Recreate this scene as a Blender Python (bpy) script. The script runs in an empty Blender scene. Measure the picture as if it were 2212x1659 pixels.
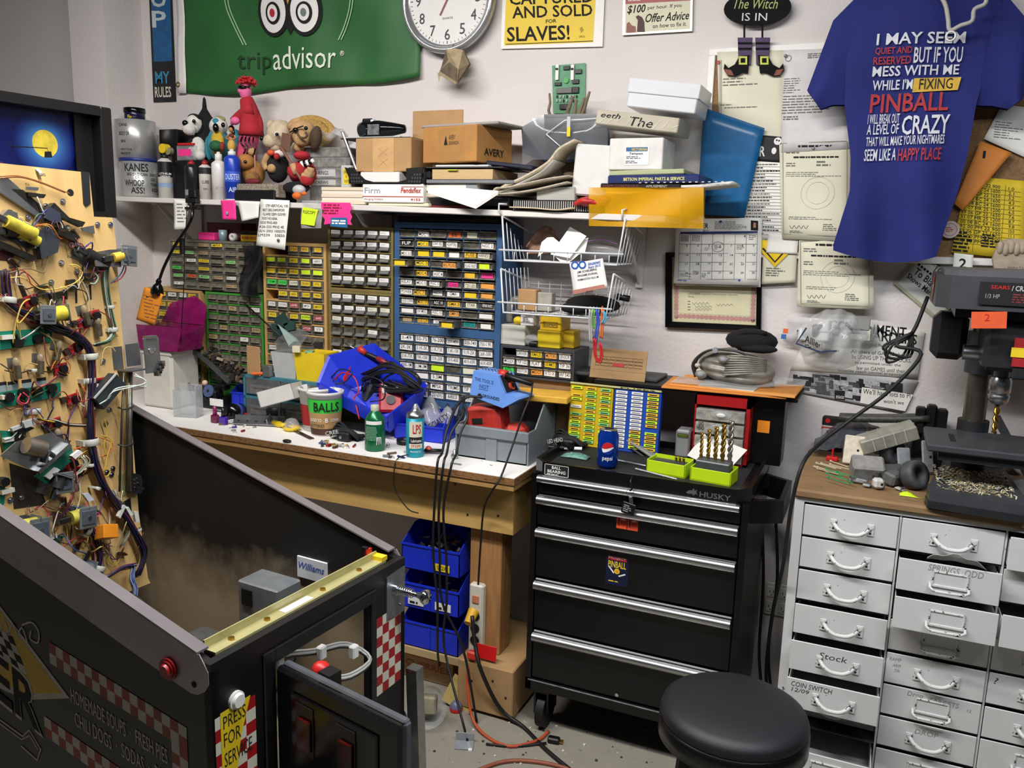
import bpy,math,random
from mathutils import Vector as V,Matrix as M
R=math.radians
scene=bpy.context.scene
COL=scene.collection

# ---------------------------------------------------------------- camera
CAM_Y,CAM_H,YAW,PITCH,ROLL,FPX=-2.95,1.65,23.5,10.3,1.6,1800.0
_y,_p,_r=R(YAW),R(PITCH),R(ROLL)
FW=V((-math.sin(_y)*math.cos(_p),math.cos(_y)*math.cos(_p),-math.sin(_p)))
_rt=V((math.cos(_y),math.sin(_y),0));_up=_rt.cross(FW)
RT=_rt*math.cos(_r)+_up*math.sin(_r)
UP=_up*math.cos(_r)-_rt*math.sin(_r)
CC=V((0,CAM_Y,CAM_H))
cd=bpy.data.cameras.new('camera');cd.sensor_width=36;cd.lens=36*FPX/2212;cd.clip_start=.05
cam=bpy.data.objects.new('camera',cd);COL.objects.link(cam)
cam.matrix_world=M(((RT.x,UP.x,-FW.x,CC.x),(RT.y,UP.y,-FW.y,CC.y),(RT.z,UP.z,-FW.z,CC.z),(0,0,0,1)))
scene.camera=cam

# ---------------------------------------------------------------- world, lights, exposure
wd=bpy.data.worlds.new('world');scene.world=wd;wd.use_nodes=True
wd.node_tree.nodes['Background'].inputs[0].default_value=(.80,.86,1,1)
wd.node_tree.nodes['Background'].inputs[1].default_value=.03
def area(name,loc,target,sx,sy,power,col):
    l=bpy.data.lights.new(name,'AREA');l.shape='RECTANGLE';l.size=sx;l.size_y=sy;l.energy=power;l.color=col
    o=bpy.data.objects.new(name,l);COL.objects.link(o);o.location=loc
    o.rotation_euler=(V(target)-V(loc)).to_track_quat('-Z','Y').to_euler()
    return o
area('fluorescent_tube_light',(-1.35,-1.8,2.85),(-1.3,-1.0,0),2.4,.12,84,(1,.96,.93))
area('fluorescent_tube_light',(.4,-1.75,2.35),(.35,-1.4,0),1.2,.12,24,(.9,.95,1))
scene.view_settings.view_transform='Standard';scene.view_settings.look='None'
scene.view_settings.gamma=1;scene.view_settings.use_curve_mapping=False
scene.view_settings.exposure=0.0

# ---------------------------------------------------------------- points in the room seen at a photograph pixel (2212 x 1659), on a known plane
def ray(px,py): return FW+RT*((px-1106)/FPX)-UP*((py-829.5)/FPX)
def W(px,py,y=0.):
    d=ray(px,py);return CC+d*((y-CC.y)/d.y)
def Z(px,py,z):
    d=ray(px,py);return CC+d*((z-CC.z)/d.z)
def X(px,py,x):
    d=ray(px,py);return CC+d*((x-CC.x)/d.x)

# ---------------------------------------------------------------- materials
def lin(h):
    h=h.lstrip('#');c=[int(h[i:i+2],16)/255 for i in (0,2,4)]
    return tuple(x/12.92 if x <= .04045 else ((x+.055)/1.055) ** 2.4 for x in c)
_mc={}
def mt(col,rough=.5,metal=0.,var=.10,sc=25.,bump=0.,bsc=120.,alpha=1.,spec=.5,stretch=None,ior=None,emit=0.):
    k=(col,rough,metal,var,sc,bump,bsc,alpha,spec,stretch,emit)
    if k in _mc: return _mc[k]
    m=bpy.data.materials.new('mat_'+col);m.use_nodes=True
    nt=m.node_tree;b=nt.nodes['Principled BSDF'];L=nt.links.new
    c=lin(col)
    tc=nt.nodes.new('ShaderNodeTexCoord');co=tc.outputs['Object']
    if stretch:
        mp=nt.nodes.new('ShaderNodeMapping');mp.inputs['Scale'].default_value=stretch;L(co,mp.inputs[0]);co=mp.outputs[0]
    nz=nt.nodes.new('ShaderNodeTexNoise');nz.inputs['Scale'].default_value=sc;nz.inputs['Detail'].default_value=4;L(co,nz.inputs['Vector'])
    rp=nt.nodes.new('ShaderNodeValToRGB');L(nz.outputs['Fac'],rp.inputs[0])
    e=rp.color_ramp.elements;e[0].position=.3;e[1].position=.7
    e[0].color=tuple(x*(1-var) for x in c)+(1,);e[1].color=tuple(min(1,x*(1+var)) for x in c)+(1,)
    L(rp.outputs[0],b.inputs['Base Color'])
    b.inputs['Roughness'].default_value=rough;b.inputs['Metallic'].default_value=metal;b.inputs['Alpha'].default_value=alpha
    b.inputs['Specular IOR Level'].default_value=spec
    if emit:
        L(rp.outputs[0],b.inputs['Emission Color']);b.inputs['Emission Strength'].default_value=emit
    if bump:
        n2=nt.nodes.new('ShaderNodeTexNoise');n2.inputs['Scale'].default_value=bsc;n2.inputs['Detail'].default_value=3;L(co,n2.inputs['Vector'])
        bp=nt.nodes.new('ShaderNodeBump');bp.inputs['Strength'].default_value=bump;bp.inputs['Distance'].default_value=.004
        L(n2.outputs['Fac'],bp.inputs['Height']);L(bp.outputs[0],b.inputs['Normal'])
    _mc[k]=m
    return m
def spotted(col,spot,thr,rough=.5,sc=60.,metal=0.,bump=0.,stretch=(1,1,1),soft=.02,var=.08):
    """a ground colour with worn or chipped patches of a second colour"""
    k=('sp',col,spot,thr,rough,sc,metal,bump,stretch,soft,var)
    if k in _mc: return _mc[k]
    m=bpy.data.materials.new('mat_worn_'+col);m.use_nodes=True
    nt=m.node_tree;b=nt.nodes['Principled BSDF'];L=nt.links.new
    tc=nt.nodes.new('ShaderNodeTexCoord');mp=nt.nodes.new('ShaderNodeMapping');mp.inputs['Scale'].default_value=stretch;L(tc.outputs['Object'],mp.inputs[0])
    n1=nt.nodes.new('ShaderNodeTexNoise');n1.inputs['Scale'].default_value=sc;n1.inputs['Detail'].default_value=6;n1.inputs['Roughness'].default_value=.65;L(mp.outputs[0],n1.inputs['Vector'])
    r1=nt.nodes.new('ShaderNodeValToRGB');L(n1.outputs['Fac'],r1.inputs[0]);r1.color_ramp.elements[0].position=thr;r1.color_ramp.elements[1].position=thr+soft
    n2=nt.nodes.new('ShaderNodeTexNoise');n2.inputs['Scale'].default_value=9;n2.inputs['Detail'].default_value=5;L(tc.outputs['Object'],n2.inputs['Vector'])
    r2=nt.nodes.new('ShaderNodeValToRGB');L(n2.outputs['Fac'],r2.inputs[0]);c=lin(col)
    r2.color_ramp.elements[0].color=tuple(x*(1-2*var) for x in c)+(1,);r2.color_ramp.elements[1].color=tuple(min(1,x*(1+var)) for x in c)+(1,)
    mx=nt.nodes.new('ShaderNodeMix');mx.data_type='RGBA';L(r1.outputs[0],mx.inputs[0]);L(r2.outputs[0],mx.inputs[6]);mx.inputs[7].default_value=lin(spot)+(1,)
    L(mx.outputs[2],b.inputs['Base Color']);b.inputs['Roughness'].default_value=rough;b.inputs['Metallic'].default_value=metal
    if bump:
        bp=nt.nodes.new('ShaderNodeBump');bp.inputs['Strength'].default_value=bump;bp.inputs['Distance'].default_value=.004;L(n1.outputs['Fac'],bp.inputs['Height']);L(bp.outputs[0],b.inputs['Normal'])
    _mc[k]=m
    return m
BLACK=mt('0b0b0c',.45,var=.2);BLKG=mt('08080a',.18,var=.2);INK=mt('101012',.8,var=.05);GREYTX=mt('6e6c68',.8,var=.05)
WHITE=mt('eceae6',.5,var=.04);PAPER=mt('ecebe4',.8,var=.05,sc=8);CREAM=mt('dcd9c2',.8,var=.05,sc=8)
STEEL=mt('b9bbbd',.28,1,var=.12,sc=60);CHROME=mt('d8dadc',.12,1,var=.05);DSTEEL=mt('6c7075',.35,1,var=.2,sc=60)
ZINC=mt('9ea2a4',.38,.9,var=.18,sc=40);BRASS=mt('b98f3c',.3,1,var=.1)
CARD=mt('b08a5e',.85,var=.08,sc=14);CARDD=mt('8a6b4a',.85,var=.08,sc=14)
RUBBER=mt('0e0e0f',.6,var=.2);GREY=mt('8b8f92',.5,var=.08);LGREY=mt('b8bab8',.5,var=.06);DGREY=mt('3b3d40',.5,var=.12)
BLUEBIN=mt('1c33c8',.35,var=.08);YEL=mt('e8c81e',.6,var=.05);LIME=mt('d2f02a',.55,var=.04);PINK=mt('f0348f',.7,var=.05);ORANGE=mt('f08a28',.7,var=.05)
REDM=mt('c01c1e',.45,var=.1);GREENN=mt('3ad24a',.6,var=.05);TEAL=mt('1f7f86',.5,var=.1)
CLEAR=mt('c9cdcf',.12,var=.06,alpha=.3);CLEARD=mt('77797a',.15,var=.2,alpha=.55);BAG=mt('d2d3d3',.15,var=.15,alpha=.42,bump=.4,bsc=40)
WOOD=mt('b98a4e',.55,var=.18,sc=5,stretch=(1,10,10));WOODV=mt('a87a4a',.6,var=.2,sc=5,stretch=(14,14,1));WOODL=mt('c9a25f',.55,var=.12,sc=4,stretch=(1,8,8))

# ---------------------------------------------------------------- mesh builder
_tc={}
def glyphs(s,bold=0.,shear=0.):
    bold=min(bold,.016);k=(s,bold,shear)
    if k not in _tc:
        cu=bpy.data.curves.new('txt','FONT');cu.body=s;cu.resolution_u=2;cu.offset=bold;cu.shear=shear;cu.fill_mode='FRONT'
        ob=bpy.data.objects.new('txt',cu);me=bpy.data.meshes.new_from_object(ob)
        vs=[(v.co.x,v.co.y) for v in me.vertices];fs=[tuple(p.vertices) for p in me.polygons]
        bpy.data.meshes.remove(me);bpy.data.objects.remove(ob);bpy.data.curves.remove(cu)
        xs=[a for a,b in vs] or [0,1];ys=[b for a,b in vs] or [0,1]
        _tc[k]=(vs,fs,min(xs),max(xs),min(ys),max(ys))
    return _tc[k]
FRONT=M.Rotation(R(90),4,'X')       # a flat drawing (x right, y up) turned to face the room (-y)
def TR(x,y,z): return M.Translation((x,y,z))
def RX(a): return M.Rotation(R(a),4,'X')
def RY(a): return M.Rotation(R(a),4,'Y')
def RZ(a): return M.Rotation(R(a),4,'Z')
def catmull(P,n):
    P=[V(p) for p in P]
    if n < 2 or len(P) < 3: return P
    out=[]
    Q=[P[0]*2-P[1]]+P+[P[-1]*2-P[-2]]
    for i in range(1,len(Q)-2):
        a,b,c,d=Q[i-1:i+3]
        for k in range(n):
            t=k/n
            out.append(.5*((2*b)+(c-a)*t+(2*a-5*b+4*c-d)*t*t+(3*b-a-3*c+d)*t ** 3))
    return out+[P[-1]]
class MB:
    def __init__(s): s.v=[];s.f=[];s.mi=[];s.sm=[];s.mats=[];s.T=M();s.st=[]
    def push(s,m): s.st.append(s.T);s.T=s.T @ m;return s
    def pop(s): s.T=s.st.pop();return s
    def idx(s,m):
        if m not in s.mats: s.mats.append(m)
        return s.mats.index(m)
    def add(s,vs,fs,m,smooth=False):
        o=len(s.v);T=s.T;s.v += [tuple(T @ V(p)) for p in vs];k=s.idx(m)
        for f in fs: s.f.append(tuple(i+o for i in f));s.mi.append(k);s.sm.append(smooth)
        return s
    def box(s,x0,y0,z0,x1,y1,z1,m,b=0.):
        if x0 > x1: x0,x1=x1,x0
        if y0 > y1: y0,y1=y1,y0
        if z0 > z1: z0,z1=z1,z0
        if not b:
            return s.add([(x0,y0,z0),(x1,y0,z0),(x1,y1,z0),(x0,y1,z0),(x0,y0,z1),(x1,y0,z1),(x1,y1,z1),(x0,y1,z1)],
                         [(0,3,2,1),(4,5,6,7),(0,1,5,4),(1,2,6,5),(2,3,7,6),(3,0,4,7)],m)
        b=min(b,(x1-x0)*.45,(y1-y0)*.45,(z1-z0)*.45);vs=[];ix={}
        lo,hi=(x0,y0,z0),(x1,y1,z1)
        for i in (0,1):
            for j in (0,1):
                for k in (0,1):
                    c=[(lo,hi)[q][a] for a,q in enumerate((i,j,k))];sg=[1 if q == 0 else -1 for q in (i,j,k)]
                    for ax in range(3):
                        p=list(c)
                        for a in range(3):
                            if a != ax: p[a] += sg[a]*b
                        ix[i,j,k,ax]=len(vs);vs.append(p)
        fs=[]
        for ax in range(3):
            u,w=(ax+1) % 3,(ax+2) % 3
            for q in (0,1):
                c=[]
                for (a,d) in ((0,0),(1,0),(1,1),(0,1)):
                    t=[0,0,0];t[ax]=q;t[u]=a;t[w]=d;c.append(ix[t[0],t[1],t[2],ax])
                fs.append(tuple(c if q else c[::-1]))
            for a in (0,1):
                for d in (0,1):
                    t0=[0,0,0];t0[u]=a;t0[w]=d;t1=list(t0);t1[ax]=1
                    c=(ix[(*t0,u)],ix[(*t1,u)],ix[(*t1,w)],ix[(*t0,w)])
                    fs.append(c if a == d else c[::-1])
        for i in (0,1):
            for j in (0,1):
                for k in (0,1):
                    c=(ix[i,j,k,0],ix[i,j,k,1],ix[i,j,k,2]);fs.append(c if (i+j+k) % 2 else c[::-1])
        return s.add(vs,fs,m)
    def cyl(s,p0,p1,r0,m,r1=None,n=14,caps=True,smooth=True):
        p0,p1=V(p0),V(p1);r1=r0 if r1 is None else r1;d=(p1-p0).normalized()
        a=d.orthogonal().normalized();b=d.cross(a);vs=[]
        for q,r in ((p0,r0),(p1,r1)):
            vs += [q+(a*math.cos(2*math.pi*i/n)+b*math.sin(2*math.pi*i/n))*r for i in range(n)]
        s.add(vs,[(i,(i+1) % n,n+(i+1) % n,n+i) for i in range(n)],m,smooth)
        if caps: s.add(vs[:n],[tuple(range(n))[::-1]],m);s.add(vs[n:],[tuple(range(n))],m)
        return s
    def lathe(s,prof,m,n=18,at=(0,0,0),arc=360.,smooth=True,ex=1.,ey=1.):
        full=arc >= 360;k=n if full else n+1;vs=[]
        for r,z in prof:
            for i in range(k):
                a=R(arc)*i/n;vs.append((at[0]+r*ex*math.cos(a),at[1]+r*ey*math.sin(a),at[2]+z))
        fs=[]
        for j in range(len(prof)-1):
            for i in range(n):
                q=(i+1) % k if full else i+1
                fs.append((j*k+i,j*k+q,(j+1)*k+q,(j+1)*k+i))
        return s.add(vs,fs,m,smooth)
    def disc(s,c,r,m,n=18,z=0,ey=1.): return s.add([(c[0]+r*math.cos(2*math.pi*i/n),c[1]+ey*r*math.sin(2*math.pi*i/n),z) for i in range(n)],[tuple(range(n))],m)
    def ring(s,c,r0,r1,m,n=24,z=0,a0=0.,a1=360.,ey=1.):
        k=n+1;vs=[]
        for i in range(k):
            a=R(a0+(a1-a0)*i/n)
            for r in (r0,r1): vs.append((c[0]+r*math.cos(a),c[1]+r*ey*math.sin(a),z))
        return s.add(vs,[(2*i,2*i+1,2*i+3,2*i+2) for i in range(n)],m)
    def tube(s,P,r,m,n=6,sm=0,closed=False,r1=None,flat=1.):
        P=catmull(P,sm) if sm else [V(p) for p in P]
        vs=[];N=len(P);a=None
        for i,p in enumerate(P):
            d=(P[min(i+1,N-1)]-P[max(i-1,0)]) if not closed else (P[(i+1) % N]-P[i-1])
            if d.length < 1e-9: d=V((0,0,1))
            d.normalize()
            a=d.orthogonal().normalized() if a is None else (a-d*a.dot(d))
            if a.length < 1e-6: a=d.orthogonal()
            a.normalize();b=d.cross(a);rr=r if r1 is None else r+(r1-r)*i/max(1,N-1)
            vs += [p+(a*math.cos(2*math.pi*k/n)+b*flat*math.sin(2*math.pi*k/n))*rr for k in range(n)]
        fs=[]
        for i in range(N if closed else N-1):
            j=(i+1) % N
            fs += [(i*n+k,i*n+(k+1) % n,j*n+(k+1) % n,j*n+k) for k in range(n)]
        if not closed: fs += [tuple(range(n))[::-1],tuple(range((N-1)*n,N*n))]
        return s.add(vs,fs,m,n > 4)
    def ell(s,c,r,m,nu=12,nv=8,T=None):
        if isinstance(r,(int,float)): r=(r,r,r)
        if T is not None: s.push(M.Translation(c) @ T);c=(0,0,0)
        vs=[(c[0],c[1],c[2]-r[2])]
        for j in range(1,nv):
            t=math.pi*j/nv-math.pi/2
            vs += [(c[0]+r[0]*math.cos(t)*math.cos(2*math.pi*i/nu),c[1]+r[1]*math.cos(t)*math.sin(2*math.pi*i/nu),c[2]+r[2]*math.sin(t)) for i in range(nu)]
        vs.append((c[0],c[1],c[2]+r[2]));fs=[]
        for i in range(nu):
            q=(i+1) % nu;fs.append((0,1+q,1+i));fs.append((len(vs)-1,1+(nv-2)*nu+i,1+(nv-2)*nu+q))
            for j in range(nv-2): fs.append((1+j*nu+i,1+j*nu+q,1+(j+1)*nu+q,1+(j+1)*nu+i))
        s.add(vs,fs,m,True)
        if T is not None: s.pop()
        return s
    def poly(s,pts,m,z=0.): return s.add([(p[0],p[1],z) for p in pts],[tuple(range(len(pts)))],m)
    def prism(s,pts,z0,z1,m,side=None):
        n=len(pts);ar=sum(pts[i][0]*pts[(i+1) % n][1]-pts[(i+1) % n][0]*pts[i][1] for i in range(n))
        if ar < 0: pts=pts[::-1]
        vs=[(p[0],p[1],z0) for p in pts]+[(p[0],p[1],z1) for p in pts]
        s.add(vs,[tuple(range(n))[::-1],tuple(range(n,2*n))],m)
        return s.add(vs,[(i,(i+1) % n,n+(i+1) % n,n+i) for i in range(n)],side or m)
    def quad(s,x0,y0,x1,y1,m,z=0.): return s.add([(x0,y0,z),(x1,y0,z),(x1,y1,z),(x0,y1,z)],[(0,1,2,3)],m)
    def grid(s,nx,ny,fn,m,smooth=True,th=0.):
        vs=[V(fn(i/nx,j/ny)) for j in range(ny+1) for i in range(nx+1)];w=nx+1
        fs=[(j*w+i,j*w+i+1,(j+1)*w+i+1,(j+1)*w+i) for j in range(ny) for i in range(nx)]
        if not th: return s.add(vs,fs,m,smooth)
        # closed sheet with thickness th, pushed along the mean normal of each vertex
        nr=[V((0,0,0)) for _ in vs]
        for f in fs:
            n=(vs[f[1]]-vs[f[0]]).cross(vs[f[3]]-vs[f[0]])
            for i in f: nr[i] += n
        bk=[v-(n.normalized() if n.length > 1e-12 else V((0,0,1)))*th for v,n in zip(vs,nr)];o=len(vs)
        fs2=fs+[tuple(i+o for i in f[::-1]) for f in fs]
        bd=[i for i in range(w)]+[j*w+nx for j in range(1,ny+1)]+[ny*w+i for i in range(nx-1,-1,-1)]+[j*w for j in range(ny-1,0,-1)]
        for a in range(len(bd)):
            p,q=bd[a],bd[(a+1) % len(bd)];fs2.append((p,p+o,q+o,q))
        return s.add(vs+bk,fs2,m,smooth)
    def text(s,t,x0,y0,x1,y1,m,z=.0006,bold=0.,shear=0.):
        """lettering fitted into the rectangle x0..x1, y0..y1"""
        vs,fs,a,b,c,d=glyphs(t,bold,shear)
        if not fs: return s
        kx=(x1-x0)/max(1e-6,b-a);ky=(y1-y0)/max(1e-6,d-c)
        return s.add([(x0+(p-a)*kx,y0+(q-c)*ky,z) for p,q in vs],fs,m)
    def th(s,t,x,y,h,m,z=.0006,bold=0.,shear=0.,al=0.,kx=1.):
        """lettering of cap height h starting at x (al 0), centred (.5) or ending (1) there"""
        vs,fs,a,b,c,d=glyphs(t,bold,shear);k=h/.70
        w=(b-a)*k*kx
        return s.add([(x-al*w+(p-a)*k*kx,y+q*k,z) for p,q in vs],fs,m)
    def lines(s,x0,y0,x1,y1,n,m,z=.0006,seed=1,fill=.55,jag=True):
        """rows of small print: short dashes"""
        rn=random.Random(seed);h=(y1-y0)/n;vs=[];fs=[]
        for i in range(n):
            yb=y1-(i+1)*h+h*(1-fill)/2;x=x0;xe=x0+(x1-x0)*(rn.uniform(.55,1) if jag else 1)
            while x < xe:
                w=min(h*rn.uniform(.8,3.2),xe-x)
                if w > h*.3:
                    o=len(vs);vs += [(x,yb,z),(x+w,yb,z),(x+w,yb+h*fill,z),(x,yb+h*fill,z)];fs.append((o,o+1,o+2,o+3))
                x += w+h*.5
        return s.add(vs,fs,m)
    def stroke(s,pts,w,m,z=.0007,sm=0):
        """a pen or paint stroke on a flat thing"""
        P=catmull([(p[0],p[1],0) for p in pts],sm) if sm else [V((p[0],p[1],0)) for p in pts];vs=[]
        for i,p in enumerate(P):
            d=P[min(i+1,len(P)-1)]-P[max(i-1,0)];d=d.normalized() if d.length else V((1,0,0));n=V((-d.y,d.x,0))*w/2
            vs += [(p.x-n.x,p.y-n.y,z),(p.x+n.x,p.y+n.y,z)]
        return s.add(vs,[(2*i,2*i+2,2*i+3,2*i+1) for i in range(len(P)-1)],m)
    def mesh(s,name):
        me=bpy.data.meshes.new(name);me.from_pydata(s.v,[],s.f)
        for m in s.mats: me.materials.append(m)
        me.polygons.foreach_set('material_index',s.mi);me.polygons.foreach_set('use_smooth',s.sm);me.update()
        return me
def base(name): return name
def link(name,data,parent=None,loc=(0,0,0),rot=(0,0,0)):
    o=bpy.data.objects.new(name,data);COL.objects.link(o);o.location=loc;o.rotation_euler=rot
    if parent is not None: o.parent=parent
    return o
def tag(o,label=None,cat=None,group=None,kind=None):
    for k,x in (('label',label),('category',cat),('group',group),('kind',kind)):
        if x: o[k]=x
    return o
def thing(name,label,cat,loc=(0,0,0),rot=(0,0,0),group=None): return tag(link(name,None,None,loc,rot),label,cat,group)
def part(mb,name,parent,loc=(0,0,0),rot=(0,0,0),label=None):
    o=link(name,mb.mesh(name) if isinstance(mb,MB) else mb,parent,loc,rot);return tag(o,label)
def solo(mb,name,label,cat,loc=(0,0,0),rot=(0,0,0),group=None): return tag(link(name,mb.mesh(name),None,loc,rot),label,cat,group)
def struct(mb,name,loc=(0,0,0),rot=(0,0,0),label=None): return tag(link(name,mb.mesh(name),None,loc,rot),label,None,None,'structure')
def copy_tree(o,parent=None):
    c=o.copy();COL.objects.link(c);c.parent=parent
    for ch in list(o.children): copy_tree(ch,c)
    return c
def wq(tl,tr,bl,y=-.004):
    """a flat thing on a wall plane from three of its corners in the photograph: centre, width, height, euler"""
    a,b,c=W(*tl,y),W(*tr,y),W(*bl,y);w=(b-a).length;h=(c-a).length
    t=-math.atan2((b-a).z,(b-a).x)
    return a+(b-a)/2+(c-a)/2,w,h,(R(90),t,0)
def fr(px0,py0,px1,py1,y):
    """extent of a front face on the plane y: x0, z0, x1, z1"""
    mx,my=(px0+px1)/2,(py0+py1)/2
    return W(px0,my,y).x,W(mx,py1,y).z,W(px1,my,y).x,W(mx,py0,y).z
# ================================================================ the room
WALLM=mt('d9d3d0',.75,var=.03,sc=3,bump=.35,bsc=90)
FLOORM=spotted('8e897c','6f6a60',.56,.8,14,soft=.2,var=.1,bump=.15)
b=MB().box(-4.6,0,0,1.5,.12,3.1,WALLM)
struct(b,'wall_back')
b=MB().box(-3.352,-.203,0,-3.142,0,3.1,WALLM)
struct(b,'trim_1',label='square plastered pilaster in the corner of the room')
b=MB().box(-4.7,-4.2,0,-4.6,.12,3.1,WALLM)
struct(b,'wall_left')
b=MB().box(-4.7,-4.2,-.1,1.5,.12,0,FLOORM)
struct(b,'floor')

# ================================================================ workbench
TOPM=spotted('f0eeea','8f8a80',.655,.5,34,soft=.03,var=.03)
FIBRE=spotted('8a6238','5e3f22',.52,.85,60,soft=.1,bump=.4,stretch=(1,1,3))
PLYE=mt('a9824e',.7,var=.22,sc=8,stretch=(1,6,60))
BZ=.88
bench=thing('workbench','long wooden workbench with a scuffed white top and thick fibreboard edge','workbench',(-2.06,-.3,0))
b=MB().box(-1.06,-.30,BZ-.002,1.055,.29,BZ,TOPM);part(b,'white_top_sheet',bench)
b=MB().box(-1.06,-.302,BZ-.024,1.057,.29,BZ-.002,FIBRE);part(b,'fibreboard_layer',bench)
b=MB().box(-1.06,-.298,BZ-.044,1.053,.29,BZ-.024,PLYE);part(b,'plywood_layer',bench)
b=MB().box(-1.04,-.215,.655,.985,-.18,BZ-.044,WOODL)
for x,z in ((.80,.80),(.93,.82),(.85,.70),(.965,.715),(.74,.69)): b.cyl((x,-.217,z),(x,-.214,z),.004,DSTEEL,n=8)
part(b,'apron',bench)
b=MB().box(.985,-.215,.655,1.02,.25,BZ-.044,WOODL);part(b,'apron',bench)
for x,nm in ((.845,1),(-.98,0)):
    b=MB().box(x,-.18,.19 if nm else 0,x+.12,-.09,BZ-.044,WOODV,.003);part(b,'leg',bench)
b=MB().box(.845,-.26,.012,1.055,.1,.19,mt('a8865a',.8,var=.15,sc=6),.004)
for x,z in ((.90,.12),(.98,.14),(1.03,.09)): b.cyl((x,-.262,z),(x,-.2595,z),.004,INK,n=8)
part(b,'foot_block',bench)
b=MB().box(.35,-.21,.13,.845,.2,.156,mt('b39a6e',.8,var=.12,sc=6));part(b,'stretcher_shelf',bench)
b=MB().box(-.6,.2,0,.35,.24,.156,mt('6a5033',.8,var=.12));part(b,'back_panel',bench)

# ================================================================ wall shelf (sags a little towards its right end)
SX0,SX1=-3.1,-.64
SSL=(1.715-1.757)/(SX1-SX0)
def shz(x): return 1.757+(x-SX0)*SSL          # height of the shelf top at x
SHM=mt('d8d4cf',.6,var=.06,sc=6)
sh=thing('wall_shelf','long white painted board shelf fixed along the wall','shelf',(SX0,0,1.757),(0,-math.atan(SSL),0))
SL=SX1-SX0
part(MB().box(0,-.30,-.02,SL,-.002,0,SHM,.002),'shelf_board',sh)
for x in (.25,1.25,2.3):
    b=MB().box(x,-.27,-.03,x+.025,-.002,-.02,SHM).box(x,-.012,-.25,x+.025,-.002,-.02,SHM)
    b.add([(x+.01,-.25,-.03),(x+.015,-.25,-.03),(x+.015,-.012,-.24),(x+.01,-.012,-.24),(x+.01,-.22,-.03),(x+.015,-.22,-.03),(x+.015,-.012,-.21),(x+.01,-.012,-.21)],[(0,1,2,3),(7,6,5,4),(0,3,7,4),(1,5,6,2)],SHM)
    part(b,'bracket',sh)

# ================================================================ black rolling tool chest
CHX,CHY,CZ=-.618,-.345,.925
BLKP=mt('0a0a0b',.32,var=.25,sc=12); 
BAR=mt('c4c6c8',.3,1,var=.06,sc=200,stretch=(.02,1,1))
chest=thing('tool_chest','black five-drawer rolling tool chest with long silver bar handles','tool chest',(CHX,CHY,0))
b=MB().box(-.337,-.19,.15,.337,.228,.90,BLKP).box(-.337,-.228,.15,-.318,-.19,.90,BLKP).box(.318,-.228,.15,.337,-.19,.90,BLKP)
b.box(-.337,-.228,.155,.337,-.19,.195,BLKP)
part(b,'body',chest)
oct_=lambda i: [(-.337+i,-.195+i*.4),(-.30+i*.6,-.235+i),(.30-i*.6,-.235+i),(.337-i,-.195+i*.4),(.337-i,.228-i),(-.337+i,.228-i)]
b=MB().prism(oct_(0),.895,.924,BLKP)
o0,o1=oct_(0),oct_(.012)
for i in range(6):
    j=(i+1) % 6;p,q,p2,q2=o0[i],o0[j],o1[i],o1[j]
    b.add([(*p,.924),(*q,.924),(*q,.942),(*p,.942),(*p2,.924),(*q2,.924),(*q2,.942),(*p2,.942)],[(0,1,2,3),(5,4,7,6),(3,2,6,7)],BLKP)
tp=part(b,'top_tray',chest)
b=MB().quad(-.30,-.20,.30,.2,mt('18191b',.75,var=.4,sc=260),CZ+.001-.0005);part(b,'ribbed_liner',tp)
b=MB().push(TR(0,-.2352,0) @ FRONT)
b.quad(-.292,.902,-.212,.938,INK,.0004); 
for x0,y0,x1,y1 in ((-.292,.902,-.212,.9035),(-.292,.9365,-.212,.938),(-.292,.902,-.2905,.938),(-.2135,.902,-.212,.938)): b.quad(x0,y0,x1,y1,WHITE,.0007)
b.text('BALL',-.268,.924,-.238,.934,WHITE,.0008,.02).text('BEARING',-.282,.911,-.222,.921,WHITE,.0008,.02).lines(-.284,.9045,-.22,.909,1,WHITE,.0008)
part(b,'ball_bearing_sticker',tp)
b=MB().push(TR(0,-.2352,0) @ FRONT)
LOGO=mt('9a9ca0',.3,.8)
b.text('HUSKY',.195,.905,.285,.922,LOGO,.0008,.03).poly([(.155,.912),(.163,.92),(.172,.921),(.178,.929),(.18,.921),(.187,.925),(.186,.916),(.19,.908),(.183,.912),(.179,.906),(.172,.911),(.163,.909)],LOGO,.0008)
part(b,'brand_lettering',tp)
DRZ=[(.888,.836,.892,0),(.818,.73,.832,1),(.708,.556,.722,2),(.53,.375,.549,3),(.35,.20,.368,4)]
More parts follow.
